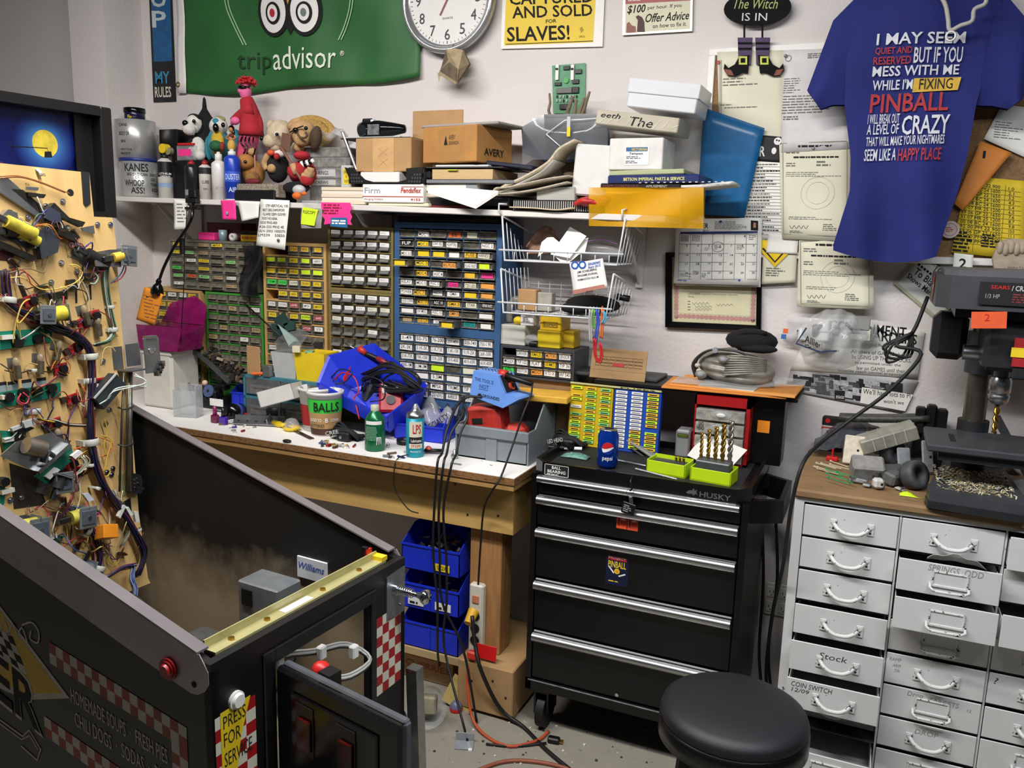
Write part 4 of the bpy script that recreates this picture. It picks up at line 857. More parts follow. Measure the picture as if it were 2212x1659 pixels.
g=Flat(640,190,fy);g.grid(3,12,lambda u,v: (*g.P(376+17*u+8*v,-130+331*v),.0015),WHITE,True,.0008);q=g.P(385,183);g.push(TR(q[0],q[1],.004)).lathe([(.006,0),(.009,.001),(.012,0),(.009,-.001),(.006,0)],BRASS,14).pop();g.wave(fg);g.sub('header_strip',fl)
g=Flat(640,190,fy);z=.007
def ell(cx,cy,rx,ry,m,zz,n=30): g.pp([(cx+rx*math.cos(6.2832*i/n),cy+ry*math.sin(6.2832*i/n)) for i in range(n)][::-1],m,zz)
g.pp([(626,-10),(634,-10),(655,30),(630,76),(605,30)][::-1],INK,z)
for cx,cy,c in ((594,25,'b82838'),(662,24,'6e7a76')):
    ell(cx,cy,36,55,INK,z+.001);ell(cx,cy+1,29,46,WHITE,z+.0035);ell(cx,cy+5,17,24,INK,z+.006);ell(cx,cy+5,12,18,WHITE,z+.0085);ell(cx,cy+5,6,9,mt(c,.5),z+.0105)
g.pp([(622,-12),(634,-12),(628,12)][::-1],mt('e0a83a',.5),z+.0024)
for a,d in ((0,1),(6,1)):
    g.stroke([g.P(*p) for p in ((486+a,-20),(492+a,20),(508+a,60),(528+a,98))],.0045,mt('a8d0a0',.5),z,4);g.stroke([g.P(*p) for p in ((768-a,-20),(762-a,20),(750-a,55),(736-a,86))],.0045,mt('a8d0a0',.5),z,4)
g.wave(fg);g.sub('printed_owl_emblem',fl)
g=Flat(640,190,fy);g.tx('trip',518,163,588,49,mt('123a18',.6),z,.0,sl=-.04).tx('advisor',592,152,727,50,mt('dfe8da',.6),z,0,sl=-.035);g.tx('R',737,118,742,7,WHITE,z);q=g.P(739,115);g.ring(q,.008,.0095,WHITE,20,z);g.wave(fg);g.sub('printed_lettering',fl)

# ---- narrow sign
f=Flat(350,100);f.slab([(333,221),(381,219),(369,-90),(320,-90)],mt('15171a',.4),.004)
f.pp([(334,134),(374,132),(367,-85),(324,-85)],mt('1c5a8c',.4,var=.2,sc=30),.0045)
f.tx('U',329,16,361,40,mt('c2d2d2',.5),.005,.04,sl=0).tx('P',331,60,362,36,mt('c2d2d2',.5),.005,.04,sl=0).tx('MY',338,181,369,26,mt('3a8ab0',.5),.005,.03,sl=-.02).tx('RULES',337,211,372,23,mt('d8d4c4',.5),.005,.02,sl=-.02)
f.go('narrow_sign','narrow vertical black and blue sign ending in the words MY RULES','sign')

# ---- wall clock
cy_=-.045;cc=W(967,-3,-.045);f0=thing('wall_clock','round chrome wall clock with a white face','clock',cc,(R(90),0,0))
Rk=.192
part(MB().lathe([(Rk-.02,-.018),(Rk,-.018),(Rk+.003,0),(Rk-.003,.012),(Rk-.012,.016),(Rk-.019,.012),(Rk-.022,.004),(Rk-.03,.0)],mt('b4b6b8',.22,.65,var=.1,sc=6),48),'bezel',f0)
part(MB().disc((0,0),Rk-.012,mt('e2e1dd',.5,var=.02),48,-.002),'dial',f0)
b=MB()
for h_ in range(1,13):
    a=R(90-30*h_);b.text(str(h_),.125*math.cos(a)-(.011 if h_ < 10 else .02),.125*math.sin(a)-.019,.125*math.cos(a)+(.011 if h_ < 10 else .02),.125*math.sin(a)+.019,mt('3c3c3e',.6),0)
for i in range(60):
    a=R(6*i);r0=.150 if i % 5 else .148;w_=.0006 if i % 5 else .0012;c_,s_=math.cos(a),math.sin(a)
    b.poly([(r0*c_-w_*s_,r0*s_+w_*c_),(r0*c_+w_*s_,r0*s_-w_*c_),(.158*c_+w_*s_,.158*s_-w_*c_),(.158*c_-w_*s_,.158*s_+w_*c_)],INK,0)
b.text('QUARTZ',-.022,-.072,.022,-.064,GREYTX,0);part(b,'numerals',f0)
part(MB().poly([(-.002,0),(-.033,-.055),(-.028,-.057),(.004,0)],mt('8a3a3a',.5),.003),'hand',f0);part(MB().poly([(-.003,0),(.003,0),(.002,.12),(-.002,.12)],INK,.004),'hand',f0)

# ---- dried folded newspaper hanging under the clock
o=W(978,100,-.06);NEWS=mt('a89678',.85,var=.2,sc=30);NEWD=mt('6e6250',.85,var=.35,sc=40)
b=MB();P=[W(962,100,-.05),W(1000,108,-.07),W(945,160,-.08),W(985,182,-.11),W(1014,138,-.05),W(990,150,-.13),W(968,130,-.12)];P=[p-o for p in P]
b.add(P,[(0,6,5,1),(6,2,3,5),(5,3,4,1)],NEWS).add([p+V((0,.012,0)) for p in P],[(0,2,6),(1,4,3,5),(0,1,5,6)],NEWD)
n_=[p+V((0,-.004,0)) for p in P];b.add([n_[6].lerp(n_[5],.2),n_[6].lerp(n_[5],.9),n_[5].lerp(n_[3],.8),n_[6].lerp(n_[2],.75)],[(0,3,2,1)],NEWD)
b.add([P[2],P[2]+V((.006,0,-.03)),P[2]+V((.02,0,.01))],[(0,1,2)],NEWS);b.tube([(0,0,0),(-.005,.02,.015)],.001,INK)
solo(b,'folded_newspaper','yellowed newspaper folded into a pouch hanging under the clock','newspaper',o)

# ---- yellow sign
f=Flat(1190,60,-.006);f.slab([(1083,106),(1302,101),(1310,-90),(1089,-90)],WHITE,.004);Y_=mt('e2c21c',.5,var=.06,sc=4)
f.pp([(1090,99),(1282,92),(1293,-90),(1097,-90)],Y_,.0045);f.pp([(1094,97),(1282,90),(1282,88.5),(1094,95.5)],INK,.005)
f.tx('CAPTURED',1102,12,1283,27,INK,.005,.035,sl=-.035,vs=.04).tx('AND SOLD',1108,41,1281,26,INK,.005,.035,sl=-.035,vs=.04).tx('FOR',1180,51,1203,8,INK,.005,.02).tx('SLAVES!',1097,91,1232,32,INK,.005,.035,sl=-.035,vs=.04).tx('(82)',1252,83,1264,5,INK,.005)
f.pp([(1253,62),(1258,58),(1262,66),(1256,72)][::-1],mt('a08a10',.6),.005)
f.go('yellow_sign','bright yellow sign with bold black capitals on a white board','sign')

# ---- framed rate sign
f=Flat(1420,30,-.006);f.slab([(1345,77),(1496,68),(1499,-80),(1349,-80)],mt('9a9688',.3,.5),.006);f.pp([(1351,72),(1491,63),(1494,-80),(1354,-80)],mt('cfccb0',.5,var=.06),.0064)
f.pp([(1352,10),(1493,2),(1494,-80),(1354,-80)],mt('a04848',.5),.0068).tx('&&&',1358,4,1385,8,WHITE,.0072,sl=-.05)
f.tx('$100',1356,33,1395,20,INK,.0072,.02,.2).tx('per hour. If you',1400,24,1473,10,INK,.0072).tx('Offer Advice',1395,50,1489,19,INK,.0072,.01,.3).tx('on how to fix it.',1411,62,1484,9,INK,.0072)
f.pp([(1377,70),(1394,70),(1393,48),(1388,38),(1380,34),(1374,37),(1379,45)],mt('4a2a28',.6),.0072).pp([(1354,72),(1375,71),(1374,58),(1366,56),(1360,48),(1355,52)],mt('8a5a50',.6,var=.4,sc=300),.0072)
f.go('rate_sign','small framed cream sign about paying $100 per hour','sign')

# ---- witch sign with dangling legs
f=Flat(1637,20,-.028);GL=mt('0a0a0c',.7,var=.5,sc=200,spec=.15);wt=wthing('witch_sign','black oval sign reading THE WITCH IS IN with striped legs dangling below','sign',f)
f.slab([(1637+73*math.cos(i*.2094) ,18+38*math.sin(i*.2094)-4*math.cos(i*.2094)) for i in range(30)][::-1],GL,.006)
f.tx('The Witch',1585,20,1680,22,mt('9cb05a',.5),.0065,.0,.3,sl=.0).tx('IS IN',1603,46,1657,17,mt('c8c8c8',.5),.0065,.0,sl=.0);f.sub('oval_board',wt)
g=Flat(1637,20,-.028)
for x in (1608,1647): g.slab([(x-2,92),(x+2,92),(x+2,48),(x-2,48)],GL,.003)
g.sub('hanging_strap',wt);PUR=mt('3a1c50',.6,var=.3,sc=80)
for x,d in ((1610,-1),(1648,1)):
    g=Flat(1637,20,-.028);g.slab([(x-14,140),(x+12,140),(x+16,82),(x-16,82)],PUR,.006)
    for y in (92,104): g.pp([(x-15,y+5),(x+15,y+5),(x+15,y),(x-15,y)],GL,.0065)
    g.sub('striped_leg',wt)
    g=Flat(1637,20,-.028);pts=[(x-d*10,120),(x+d*12,122),(x+d*22,140),(x+d*36,148),(x+d*44,138),(x+d*46,150),(x+d*38,164),(x+d*20,165),(x+d*2,156),(x-d*4,160),(x-d*6,158)]
    g.slab(pts,GL,.008);c=x+d*2
    g.slab([(c+d*2-9,141),(c+d*2+9,141),(c+d*2+9,123),(c+d*2-9,123)],mt('b8c43a',.5),.003,.008).pp([(c+d*2-5,137),(c+d*2+5,137),(c+d*2+5,127),(c+d*2-5,127)],GL,.0115)
    g.pp([(x+d*24,164),(x+d*38,163),(x+d*45,150),(x+d*30,152)][::d],mt('7a3a20',.6,var=.7,sc=300),.0085);g.sub('pointed_shoe',wt)

# ---- cork board in a white frame, and what is pinned to it
f=Flat(1900,340,-.004);cb=wthing('cork_board','large cork board in a white frame covered with papers','notice board',f)
A_,B_,C_,D_=f.P(1534,108),f.P(2290,62),f.P(1562,606),f.P(2215,566)
x0_,x1_,zt_,zb_=A_[0],B_[0],A_[1],f.P(2110,573)[1]
part(MB().box(x0_+.02,zb_+.02,0,x1_-.02,zt_-.02,.010,mt('8a6a48',.9,var=.25,sc=150)),'cork_panel',cb)
b=MB()
for q in ((x0_,zt_-.022,x1_,zt_),(x0_,zb_,x1_,zb_+.022),(x0_,zb_+.022,x0_+.022,zt_-.022),(x1_-.022,zb_+.022,x1_,zt_-.022)): b.box(q[0],q[1],0,q[2],q[3],.018,WHITE,.002)
part(b,'white_frame',cb)
b=MB()
def paper(name,label,pts,m=PAPER,y=-.026,draw=None,cat='paper',t=.0008,group=None,curl=0.,pin=None):
    cx=sum(p[0] for p in pts)/len(pts);cyy=sum(p[1] for p in pts)/len(pts);f=Flat(cx,cyy,y)
    if len(pts) == 4:
        a,b_,c,d=[V((*f.P(*p),0)) for p in pts]      # BL BR TR TL
        f.grid(6,8,lambda u,v: (a*(1-u)*(1-v)+b_*u*(1-v)+c*u*v+d*(1-u)*v),m,True,t)
    else: f.slab(pts,m,t)
    f.v=[(x,y_,z_) for x,y_,z_ in f.v]
    if draw: draw(f)
    if curl:
        hh=max(1e-3,abs(f.P(*pts[0])[1]-f.P(*pts[3])[1]));top=f.P(*pts[3])[1]
        f.wave(lambda x,y_: curl*((top-y_)/hh) ** 2+.0015*math.sin(x*40+y_*25))
    if pin: q=f.P(*pin);f.ell((q[0],q[1],.004),.0055,STEEL,10,6)
    return f.go(name,label,cat,group)
def doc(x0,y0,x1,y1,seed,m=GREYTX,extra=None):
    def d(f):
        f.ln(x0,y0,x1,y1,int((y1-y0)/6),m,.0012,seed,.3)
        if extra: extra(f)
    return d
paper('pinned_letter','faded cream letter pinned at the upper left of the cork board',[(1556,345),(1700,338),(1700,108),(1549,112)],CREAM,-.0235,lambda f: (f.ln(1562,170,1640,190,3,GREYTX,.0012,3,.35),f.ln(1565,232,1680,236,1,GREYTX,.0012,4),f.ln(1555,226,1600,230,1,GREYTX),[f.pp([(1555+a,300),(1556+a,300),(1556+a,130),(1555+a,130)],GREYTX,.001) for a in (0,3)],f.disc(f.P(1552,135),.006,mt('a03020',.5),12,.004)))
paper('typed_letter','creased white typed letter pinned beside the blue shirt',[(1688,330),(1845,322),(1842,104),(1692,108)],mt('d6d4d4',.8,var=.05),-.025,lambda f: (f.ln(1694,170,1735,205,7,GREYTX,.0012,5,.35),f.ln(1692,208,1800,250,7,GREYTX,.0012,6,.35),f.ln(1692,252,1740,262,2,GREYTX,.0012,7),f.ring(f.P(1703,126),.008,.010,GREYTX,20,.0012),f.ln(1745,116,1800,128,3,GREYTX)),curl=.01,pin=(1697,121))
paper('blue_plastic_folder','blue plastic folder sheet pinned to the cork board beside the shelf boxes',[(1505,462),(1608,470),(1652,277),(1520,232)],mt('1f6ea8',.3,var=.12,alpha=.72),-.040,None,'folder')
paper('skull_poster','black poster scrap with a white skull pattern above the form',[(1622,348),(1690,352),(1692,296),(1626,290)],mt('0e0e10',.6),-.027,lambda f: (f.disc(f.P(1680,305),.012,WHITE,16,.0012),f.disc(f.P(1678,303),.003,INK,8,.0016),f.disc(f.P(1683,304),.003,INK,8,.0016),f.tx('PR',1630,338,1652,22,WHITE,.0012,.03),f.ell((*f.P(1672,326),.0012),(.008,.011,.0004),WHITE)),'poster')
def form(f):
    for i in range(22): 
        y=358+i*7;f.pp([(1596+i*.2,y+1.2),(1688,y+3.2),(1688,y+2.4),(1596+i*.2,y+.4)],GREYTX,.0011);f.ln(1598,y-3.5,1686,y-.5,1,INK if i % 3 else GREYTX,.0012,i,.8)
paper('filled_in_form','white filled-in form full of ruled lines under the skull poster',[(1600,515),(1700,522),(1696,352),(1594,346)],PAPER,-.029,form,'form')
def lic(a,b_):
    def d(f):
        f.frm([(a[0]+8,b_[1]-8),(b_[0]-8,b_[1]-2),(b_[0]-8,a[1]+4),(a[0]+6,a[1]+9)],1.4,mt('8a8a78',.8),.0012)
        f.ln(a[0]+40,a[1]+14,b_[0]-40,a[1]+19,1,INK,.0013,1,.9,False).ln(a[0]+14,a[1]+24,a[0]+60,a[1]+34,2,GREYTX).ln(a[0]+30,a[1]+38,b_[0]-25,a[1]+42,1,INK,.0013,2,.9,False).ln(a[0]+14,a[1]+52,a[0]+48,a[1]+62,2,GREYTX).ln(a[0]+80,a[1]+48,a[0]+115,a[1]+62,2,GREYTX).ln(a[0]+14,a[1]+72,b_[0]-14,a[1]+84,3,GREYTX,fill=.35)
        c=f.P((a[0]+b_[0])/2+5,(a[1]+b_[1])/2+10);f.ring(c,.050,.0515,mt('c0be a8'.replace(' ',''),.8),30,.0011);f.ring(c,.034,.035,mt('c0bea8',.8),30,.0011)
        f.ln(a[0]+20,b_[1]-46,b_[0]-30,b_[1]-38,2,GREYTX,fill=.35);f.stroke([f.P(a[0]+22+i*5,b_[1]-24+(4 if i % 2 else -3)) for i in range(9)],.0012,INK,.0013,3);f.ln(a[0]+22,b_[1]-16,a[0]+60,b_[1]-10,2,GREYTX).ln(b_[0]-60,b_[1]-30,b_[0]-25,b_[1]-14,4,GREYTX)
    return d
paper('business_licence','cream business licence pinned left of the blue shirt hem',[(1690,516),(1840,522),(1842,300),(1683,312)],CREAM,-.033,lic((1684,300),(1838,514)),'certificate',curl=.006,pin=(1757,321))
paper('business_licence','creased cream business licence hanging above the plastic bag',[(1722,662),(1888,668),(1886,528),(1726,516)],CREAM,-.036,lic((1722,512),(1886,664)),'certificate',curl=.012)
paper('white_note','plain white sheet end under the upper business licence',[(1655,546),(1722,549),(1725,510),(1660,505)],PAPER,-.031)
paper('cream_certificate','cream certificate end behind the yellow diamond sign',[(1645,614),(1718,610),(1722,545),(1648,548)],CREAM,-.024,lambda f: f.ln(1655,578,1710,598,4,GREYTX),'certificate')
f=Flat(1675,535,-.0275);f.slab([(1674,577),(1706,545),(1722,512),(1640,515),(1646,546)],mt('e8c416',.45),.0015);f.stroke([f.P(*p) for p in ((1648,536),(1674,566),(1705,532))],.006,INK,.002);f.go('yellow_diamond_sign','small yellow diamond warning sign with a black border','sign')
# ---- calendar
def cal(f):
    x0,x1=1468,1634
    f.tx('SEPTEMBER',1474,492,1530,11,INK,.0015,.01).tx('2017',1518,500,1531,4,INK,.0015);f.ln(1545,478,1618,496,6,GREYTX,.0015,3,.35)
    f.pp([(1622,497),(1638,498),(1638,477),(1622,476)],INK,.0015).pp([(1627,492),(1633,492),(1633,481),(1628,481)],mt('c08a70',.6),.0018).disc(f.P(1557,479),.005,mt('203a80',.5),10,.0015)
    f.pp([(1470,506),(1637,503),(1637,499),(1470,501)],mt('1c2f6e',.5),.0015)
    ys=[505,527,547,566,585,603];xs=[1468+i*24 for i in range(8)]
    for i,y in enumerate(ys): f.pp([(1467,y+.8),(1636,y+.8),(1636,y),(1467,y)],GREYTX,.0015)
    for x in xs: f.pp([(x-2,603),(x-1.2,603),(x+.8,504),(x,504)],GREYTX,.0015)
    n=3
    for r in range(1,5):
        for c in range(7):
            if n <= 30: f.tx(str(n),xs[c]+15-r*.6,ys[r]+6,xs[c]+(18 if n < 10 else 21)-r*.6,4.5,INK,.0016)
            n += 1
    for i in range(2): f.ln(1471+i*24,508,1489+i*24,522,7,GREYTX,.0015,i,.5,False)
    f.tx('1',1608,512,1610,4,INK,.0016).tx('2',1630,512,1633,4,INK,.0016)
    c=f.P(1551,533);f.ring(c,.020,.0212,mt('5a5a50',.8),24,.0016,ey=.8)
    for p in ((1522,535,1538,542),(1543,530,1560,540),(1592,530,1612,540),(1618,508,1632,520),(1470,590,1495,598),(1498,586,1512,594),(1517,590,1530,600)): f.ln(*p,3,GREYTX,.0016,int(p[0]),.3)
    f.ln(1464,604,1500,608,1,mt('4a5aa0',.6),.0015);f.disc(f.P(1598,605),.004,mt('3a4aa0',.6),10,.0015)
for k in range(3): paper('calendar_page','lower page of the wall calendar' if k else 'September 2017 wall calendar page with pencil notes',[(1456+3*k,612+k*2),(1640+2*k,616+k*2),(1643+2*k,470),(1461+k,474)],PAPER,-.042+.003*k,None if k else cal,'calendar',.001,curl=.01-.002*k) if k == 0 else None
f=Flat(1550,545,-.036);f.slab([(1460,616),(1643,620),(1646,472),(1462,474)],mt('dedcd4',.8),.004);f.go('calendar_pages','stack of later calendar pages under the September page','calendar')
# ---- framed certificate
f=Flat(1540,625,-.004);ce=wthing('framed_certificate','certificate with a pink scalloped border in a black frame','picture frame',f)
o_,i_=[(1439,706),(1645,714),(1648,543),(1440,545)],[(1453,694),(1634,702),(1637,553),(1453,555)]
for k in range(4): f.add([(*f.P(*o_[k]),0),(*f.P(*o_[(k+1) % 4]),0),(*f.P(*i_[(k+1) % 4]),0),(*f.P(*i_[k]),0),(*f.P(*o_[k]),.016),(*f.P(*o_[(k+1) % 4]),.016),(*f.P(*i_[(k+1) % 4]),.012),(*f.P(*i_[k]),.012)],[(4,5,6,7),(0,1,5,4),(2,3,7,6)],BLKG)
f.sub('frame',ce)
g=Flat(1540,625,-.004);g.pp(i_,mt('cfc79c',.5,var=.05),.003)
PKB=mt('b58078',.6,var=.1)
for x0,y0,x1,y1,n in ((1462,682,1627,690,18),(1461,600,1461,684,10),(1630,606,1626,692,10)):
    for i in range(n+1): t=i/n;q=g.P(x0+(x1-x0)*t,y0+(y1-y0)*t);g.disc(q,.0085,PKB,10,.0034+.0001*(i % 2))
g.pp([(1468,676),(1620,683),(1622,600),(1468,595)],mt('d6d0a8',.5,var=.05),.004)
g.tx('This certifies that',1490,634,1514,3,INK,.0044,sl=.04).tx('has successfully completed a Technical Seminar on Electronic',1487,637,1594,4,INK,.0044,sl=.02).tx('Games',1487,642,1500,3.5,INK,.0044)
for x,y in ((1496,655),(1502,662),(1502,668),(1548,658)): g.stroke([g.P(x+i*4,y+(3 if i % 2 else -2)) for i in range(10)],.0012,INK,.0044,3)
for y in (650,656,662,668): g.ln(1486,y,1496,y+3,1,INK,.0044)
g.sub('certificate',ce)
part(MB().poly([g.P(*p) for p in i_],mt('e8eef0',.05,var=.0,alpha=.06),.006),'glass_pane',ce)

# ---- circuit board propped on the shelf against the wall, with a wooden hand
f=Flat(1232,195,-.006);pc=wthing('circuit_board','green circuit board of relays and sliders leaning on the wall above the shelf','circuit board',f)
f.slab([(1195,245),(1264,246),(1265,136),(1193,142)],mt('4a8a62',.45,var=.15,sc=40),.002);f.sub('board',pc)
def comp(nm,x0,y0,x1,y1,h,m): g=Flat(1232,195,-.006);a=g.P(x0,y1);c=g.P(x1,y0);g.box(a[0],a[1],.002,c[0],c[1],.002+h,m,.001);g.sub(nm,pc)
for x in (1201,1234): comp('slider',x,140,x+8,174,.008,WHITE);comp('slider_knob',x+1,148,x+7,152,.014,BLACK)
comp('chip',1218,143,1232,152,.006,BLACK);comp('chip',1203,190,1239,203,.008,mt('5a5a56',.35));comp('chip',1236,188,1252,202,.008,BLACK);comp('chip',1199,178,1214,186,.006,BLACK);comp('chip',1210,225,1230,237,.008,BLACK);comp('chip',1237,172,1252,182,.006,BLACK);comp('chip',1243,150,1258,160,.008,DGREY)
for i in range(14): comp('capacitor',1203+(i % 7)*7,206+(i // 7)*9,1206+(i % 7)*7,212+(i // 7)*9,.006,LGREY if i % 3 else BLACK)
g=Flat(1232,195,-.006);q=g.P(1224,174);g.cyl((q[0],q[1],.002),(q[0],q[1],.007),.010,mt('4aa858',.5),n=14);g.sub('green_dot',pc)
b=MB();o=W(1240,240,-.06);GLV=mt('7a6a56',.85,var=.25,sc=60)
for x0,y0,x1,y1,r in ((1225,245,1236,208,.010),(1240,245,1244,215,.009),(1250,243,1262,212,.009),(1258,240,1274,198,.008),(1188,243,1187,202,.007)): b.tube([W(1232,300,-.06)-o,W(x0,y0+6,-.06)-o,W((x0+x1)/2+1,(y0+y1)/2,-.065)-o,W(x1,y1,-.06)-o],r,GLV,8,3,r1=r*.55)
b.ell(W(1236,330,-.06)-o,(.05,.025,.10),GLV);solo(b,'stuffed_glove','brown stuffed glove with fingers up beside the circuit board','glove',o)

# ---- poster, diamond plaque and papers on the right
def hoard(f):
    s_=.105
    f.tx('GOVERNMENT',1790,712,1957,22,INK,.0012,.02,sl=s_).tx('FOOD HOARDERS',1760,722,1980,22,INK,.0012,.02,sl=s_)
    for t,x0,y,x1,h in (('Branch says:',1860,748,1938,9),('All users of GAMES should',1838,762,1965,8),('be USING UP THEIR STOCKS.',1840,774,1968,9),('as permitted under the',1846,786,1945,7),('law on GAMES until their',1850,798,1955,8),('supplies reach normal proportions',1810,803,1962,7)): f.tx(t,x0,y,x1,h,GREYTX,.0012,sl=s_*.7)
paper('hoarders_poster','white newsprint poster with headline about hoarders',[(1707,800),(1982,818),(1998,716),(1760,688)],PAPER,-.008,hoard,'poster')
def eggs(f):
    rn2=random.Random(5);gm=[mt(c,.7,var=.4,sc=200) for c in ('26262a','4c4c4e','86868a','b8b8ba','121214')]
    for i in range(110):
        x=rn2.uniform(1712,1930);w,h=rn2.uniform(8,34),rn2.uniform(5,18);yt,yb_=790+(x-1712)*.125+2,840+(x-1696)*.19-2;y=rn2.uniform(yt+4,max(yt+5,yb_-h));x2=min(x+w,1950);f.pp([(x,min(y+h,yb_)),(x2,min(y+h,yb_)+(x2-x)*.15),(x2,y+(x2-x)*.13),(x,y)],rn2.choice(gm),.001+i*.00001)
    for x,y in ((1700,826),(1803,846)): f.pp([(x,y+16),(x+22,y+18),(x+22,y-2),(x,y-3)],INK,.002).tx('EGGS',x+3,y+14,x+20,6,WHITE,.0024,.02,sl=.08)
    f.pp([(1858,870),(1955,888),(1972,852),(1862,836)],PAPER,.0026).tx("We'll have lots to Pl",1864,850,1966,11,INK,.003,.0,sl=.1).tx("won't we",1908,870,1952,9,INK,.003,.0,sl=.1)
paper('shop_photo_poster','black and white photo poster of shop shelves beneath the hoarders headline',[(1696,842),(1950,892),(1984,822),(1712,788)],mt('c4c4c4',.7,var=.1),-.007,eggs,'poster')
f=Flat(1990,620,-.008);f.slab([(1930,612),(2030,698),(2080,622),(1992,540)],mt('a8a890',.6),.003);f.pp([(1940,612),(2029,688),(2069,624),(1992,552)],mt('c6c8c2',.6,var=.1),.0034)
for t,x0,y,x1,h in (('TO BLAME',2012,585,2070,17),('To Blame It',1972,590,2040,13),('Shows Management',1955,602,2045,13)): f.tx(t,x0,y,x1,h,INK,.0038,.015,sl=.78,vs=-.75)
for i in range(9): x,y=1985+i*6.2,572+i*4.8;f.pp([(x-4,y),(x,y+4),(x+4,y),(x,y-4)],INK,.0038)
f.go('diamond_plaque','tilted pale plaque about blaming management half hidden by the drill press','sign')
paper('number_card','white card with a bold number 2 above the drill press',[(2058,583),(2100,586),(2103,551),(2061,546)],PAPER,-.05,lambda f: f.tx('2',2070,579,2086,21,INK,.0015,.03),'card')
def ylist(f):
    for i in range(13):
        y=400+i*10.2;f.pp([(2075-i*1.2,y+1),(2205,y+16),(2205,y+15.2),(2075-i*1.2,y+.2)],mt('6a6410',.8),.0012)
        f.tx(random.Random(i).choice(['59 06 GP 22 1650','00 08 BC 24 1600','31 07 MR 25 1200','92 00 PM 22 900']),2082-i,y-1,2160,7,INK,.0014,sl=.11).tx(f'{1 + i}.{i % 9}',2178,y+11,2190,7,INK,.0014,sl=.11)
    f.ln(2062,498,2105,545,6,INK,.0014,3,.6,sl=.1);f.ln(2122,505,2165,535,5,INK,.0014,4,.6,sl=.1)
    for x in (2112,2172): f.pp([(x-12,545),(x-11,545),(x+1,400),(x,400)],mt('6a6410',.8),.0012)
paper('yellow_list','yellow ruled sheet of handwritten figures behind the drill press',[(2055,545),(2215,562),(2225,392),(2090,380)],mt('d8bc28',.75,var=.06),-.03,ylist)
paper('orange_sheet','orange sheet pinned beside the blue shirt sleeve',[(2061,440),(2080,455),(2186,330),(2118,305)],mt('e08a3a',.7,var=.06),-.045,lambda f: f.tx('I',2122,342,2128,16,INK,.0012))
paper('white_notice','white printed notice under the right shirt sleeve',[(2125,300),(2225,345),(2240,235),(2165,225)],PAPER,-.028,lambda f: f.ln(2150,262,2212,300,7,GREYTX,.0012,3,.3,sl=.1))
f=Flat(2052,495,-.03);q=f.P(2052,496);f.cyl((q[0],q[1],0),(q[0],q[1],.006),.026,mt('c8b8b0',.4),n=24).ring(q,.018,.0195,mt('b04040',.5),24,.0065).lines(q[0]-.012,q[1]-.008,q[0]+.012,q[1]+.008,3,mt('b04040',.5),.0065);f.go('button_badge','round white button badge on the cork board','badge')
f=Flat(2190,560,-.055);P_=[(2142,560),(2150,535),(2165,518),(2190,515),(2230,520),(2240,600),(2180,605),(2148,592)];CL=mt('a99a86',.9,var=.15,sc=40,bump=.4,bsc=60)
f.slab(P_,CL,.03)
for i in range(6): f.ell((*f.P(2158+i*12,535+4*(i % 2)),.028),(.010,.02,.012),CL)
f.tx('Sticky-Tick',2172,580,2212,6,INK,.0405).ln(2180,586,2212,598,2,INK,.0405);f.go('cloth_pouch','gathered beige cloth pouch hanging by the number 2 card','pouch')

# ---- blue T-shirt on a hanger
SHM_=mt('17216a',.85,var=.12,sc=8,bump=.15,bsc=300)
ty=-.14;f=Flat(1950,300,ty);ts=wthing('t_shirt','blue T-shirt with white and red pinball lettering hanging on the wall','shirt',f)
def sg(x,y): return .02*math.sin(x*34+y*4)*min(1,max(.15,.3-y*2.2))+.006*math.sin(x*11-y*14)+.018*math.cos(x*6)
def interp(T,y):
    for (a,xa),(b_,xb) in zip(T,T[1:]):
        if a <= y <= b_: return xa+(xb-xa)*(y-a)/(b_-a)
    return T[0][1] if y < T[0][0] else T[-1][1]
LE=[(-60,1905),(-20,1862),(20,1836),(100,1830),(225,1824),(290,1832),(340,1838),(420,1836),(480,1818),(541,1800)];RE=[(-60,2120),(-20,2160),(20,2165),(120,2140),(225,2108),(330,2090),(420,2068),(500,2040),(560,2020),(566,2018)]
def body(u,v,zo=0.):
    yy=-55+610*v;xl,xr=interp(LE,yy),interp(RE,yy);px=xl+(xr-xl)*u;py=yy+v ** 6*(26*math.sin(u*2.6)-14)
    return (*f.P(px,py),zo)
f.grid(34,44,body,SHM_,True);f.grid(34,44,lambda u,v: body(1-u,v,-.035),SHM_,True)
f.wave(sg);f.sub('body',ts)
for cs,nm in ((((1862,-20),(1824,226),(1772,236),(1743,195),(1800,45)),0),(((2160,-30),(2108,228),(2178,236),(2212,212),(2232,60)),1)):
    g=Flat(1950,300,ty);A,B2,C2,D2,E2=cs
    def slv(u,v,zo=0.):   # u along the arm, v across
        top=[A,E2,D2];bot=[A if 0 else B2,((B2[0]+C2[0])/2,(B2[1]+C2[1])/2-4),C2]
        t=u*2;i=min(1,int(t));w_=t-i;p=[top[i][k]+(top[i+1][k]-top[i][k])*w_ for k in (0,1)];q=[bot[i][k]+(bot[i+1][k]-bot[i][k])*w_ for k in (0,1)]
        return (*g.P(p[0]+(q[0]-p[0])*v,p[1]+(q[1]-p[1])*v),zo+.02*math.sin(math.pi*v))
    g.grid(8,10,slv if nm == 0 else (lambda u,v: slv(u,1-v)),SHM_,True);g.grid(8,10,lambda u,v: slv(u,v,-.03) if nm else slv(u,1-v,-.03),SHM_,True);g.wave(lambda x,y: .004*math.sin(x*50));g.sub('sleeve',ts)
TW,TRD=mt('cfd2da',.7,var=.12,sc=60),mt('a82a30',.7,var=.2,sc=60)
g=Flat(1950,300,ty);zt=.006
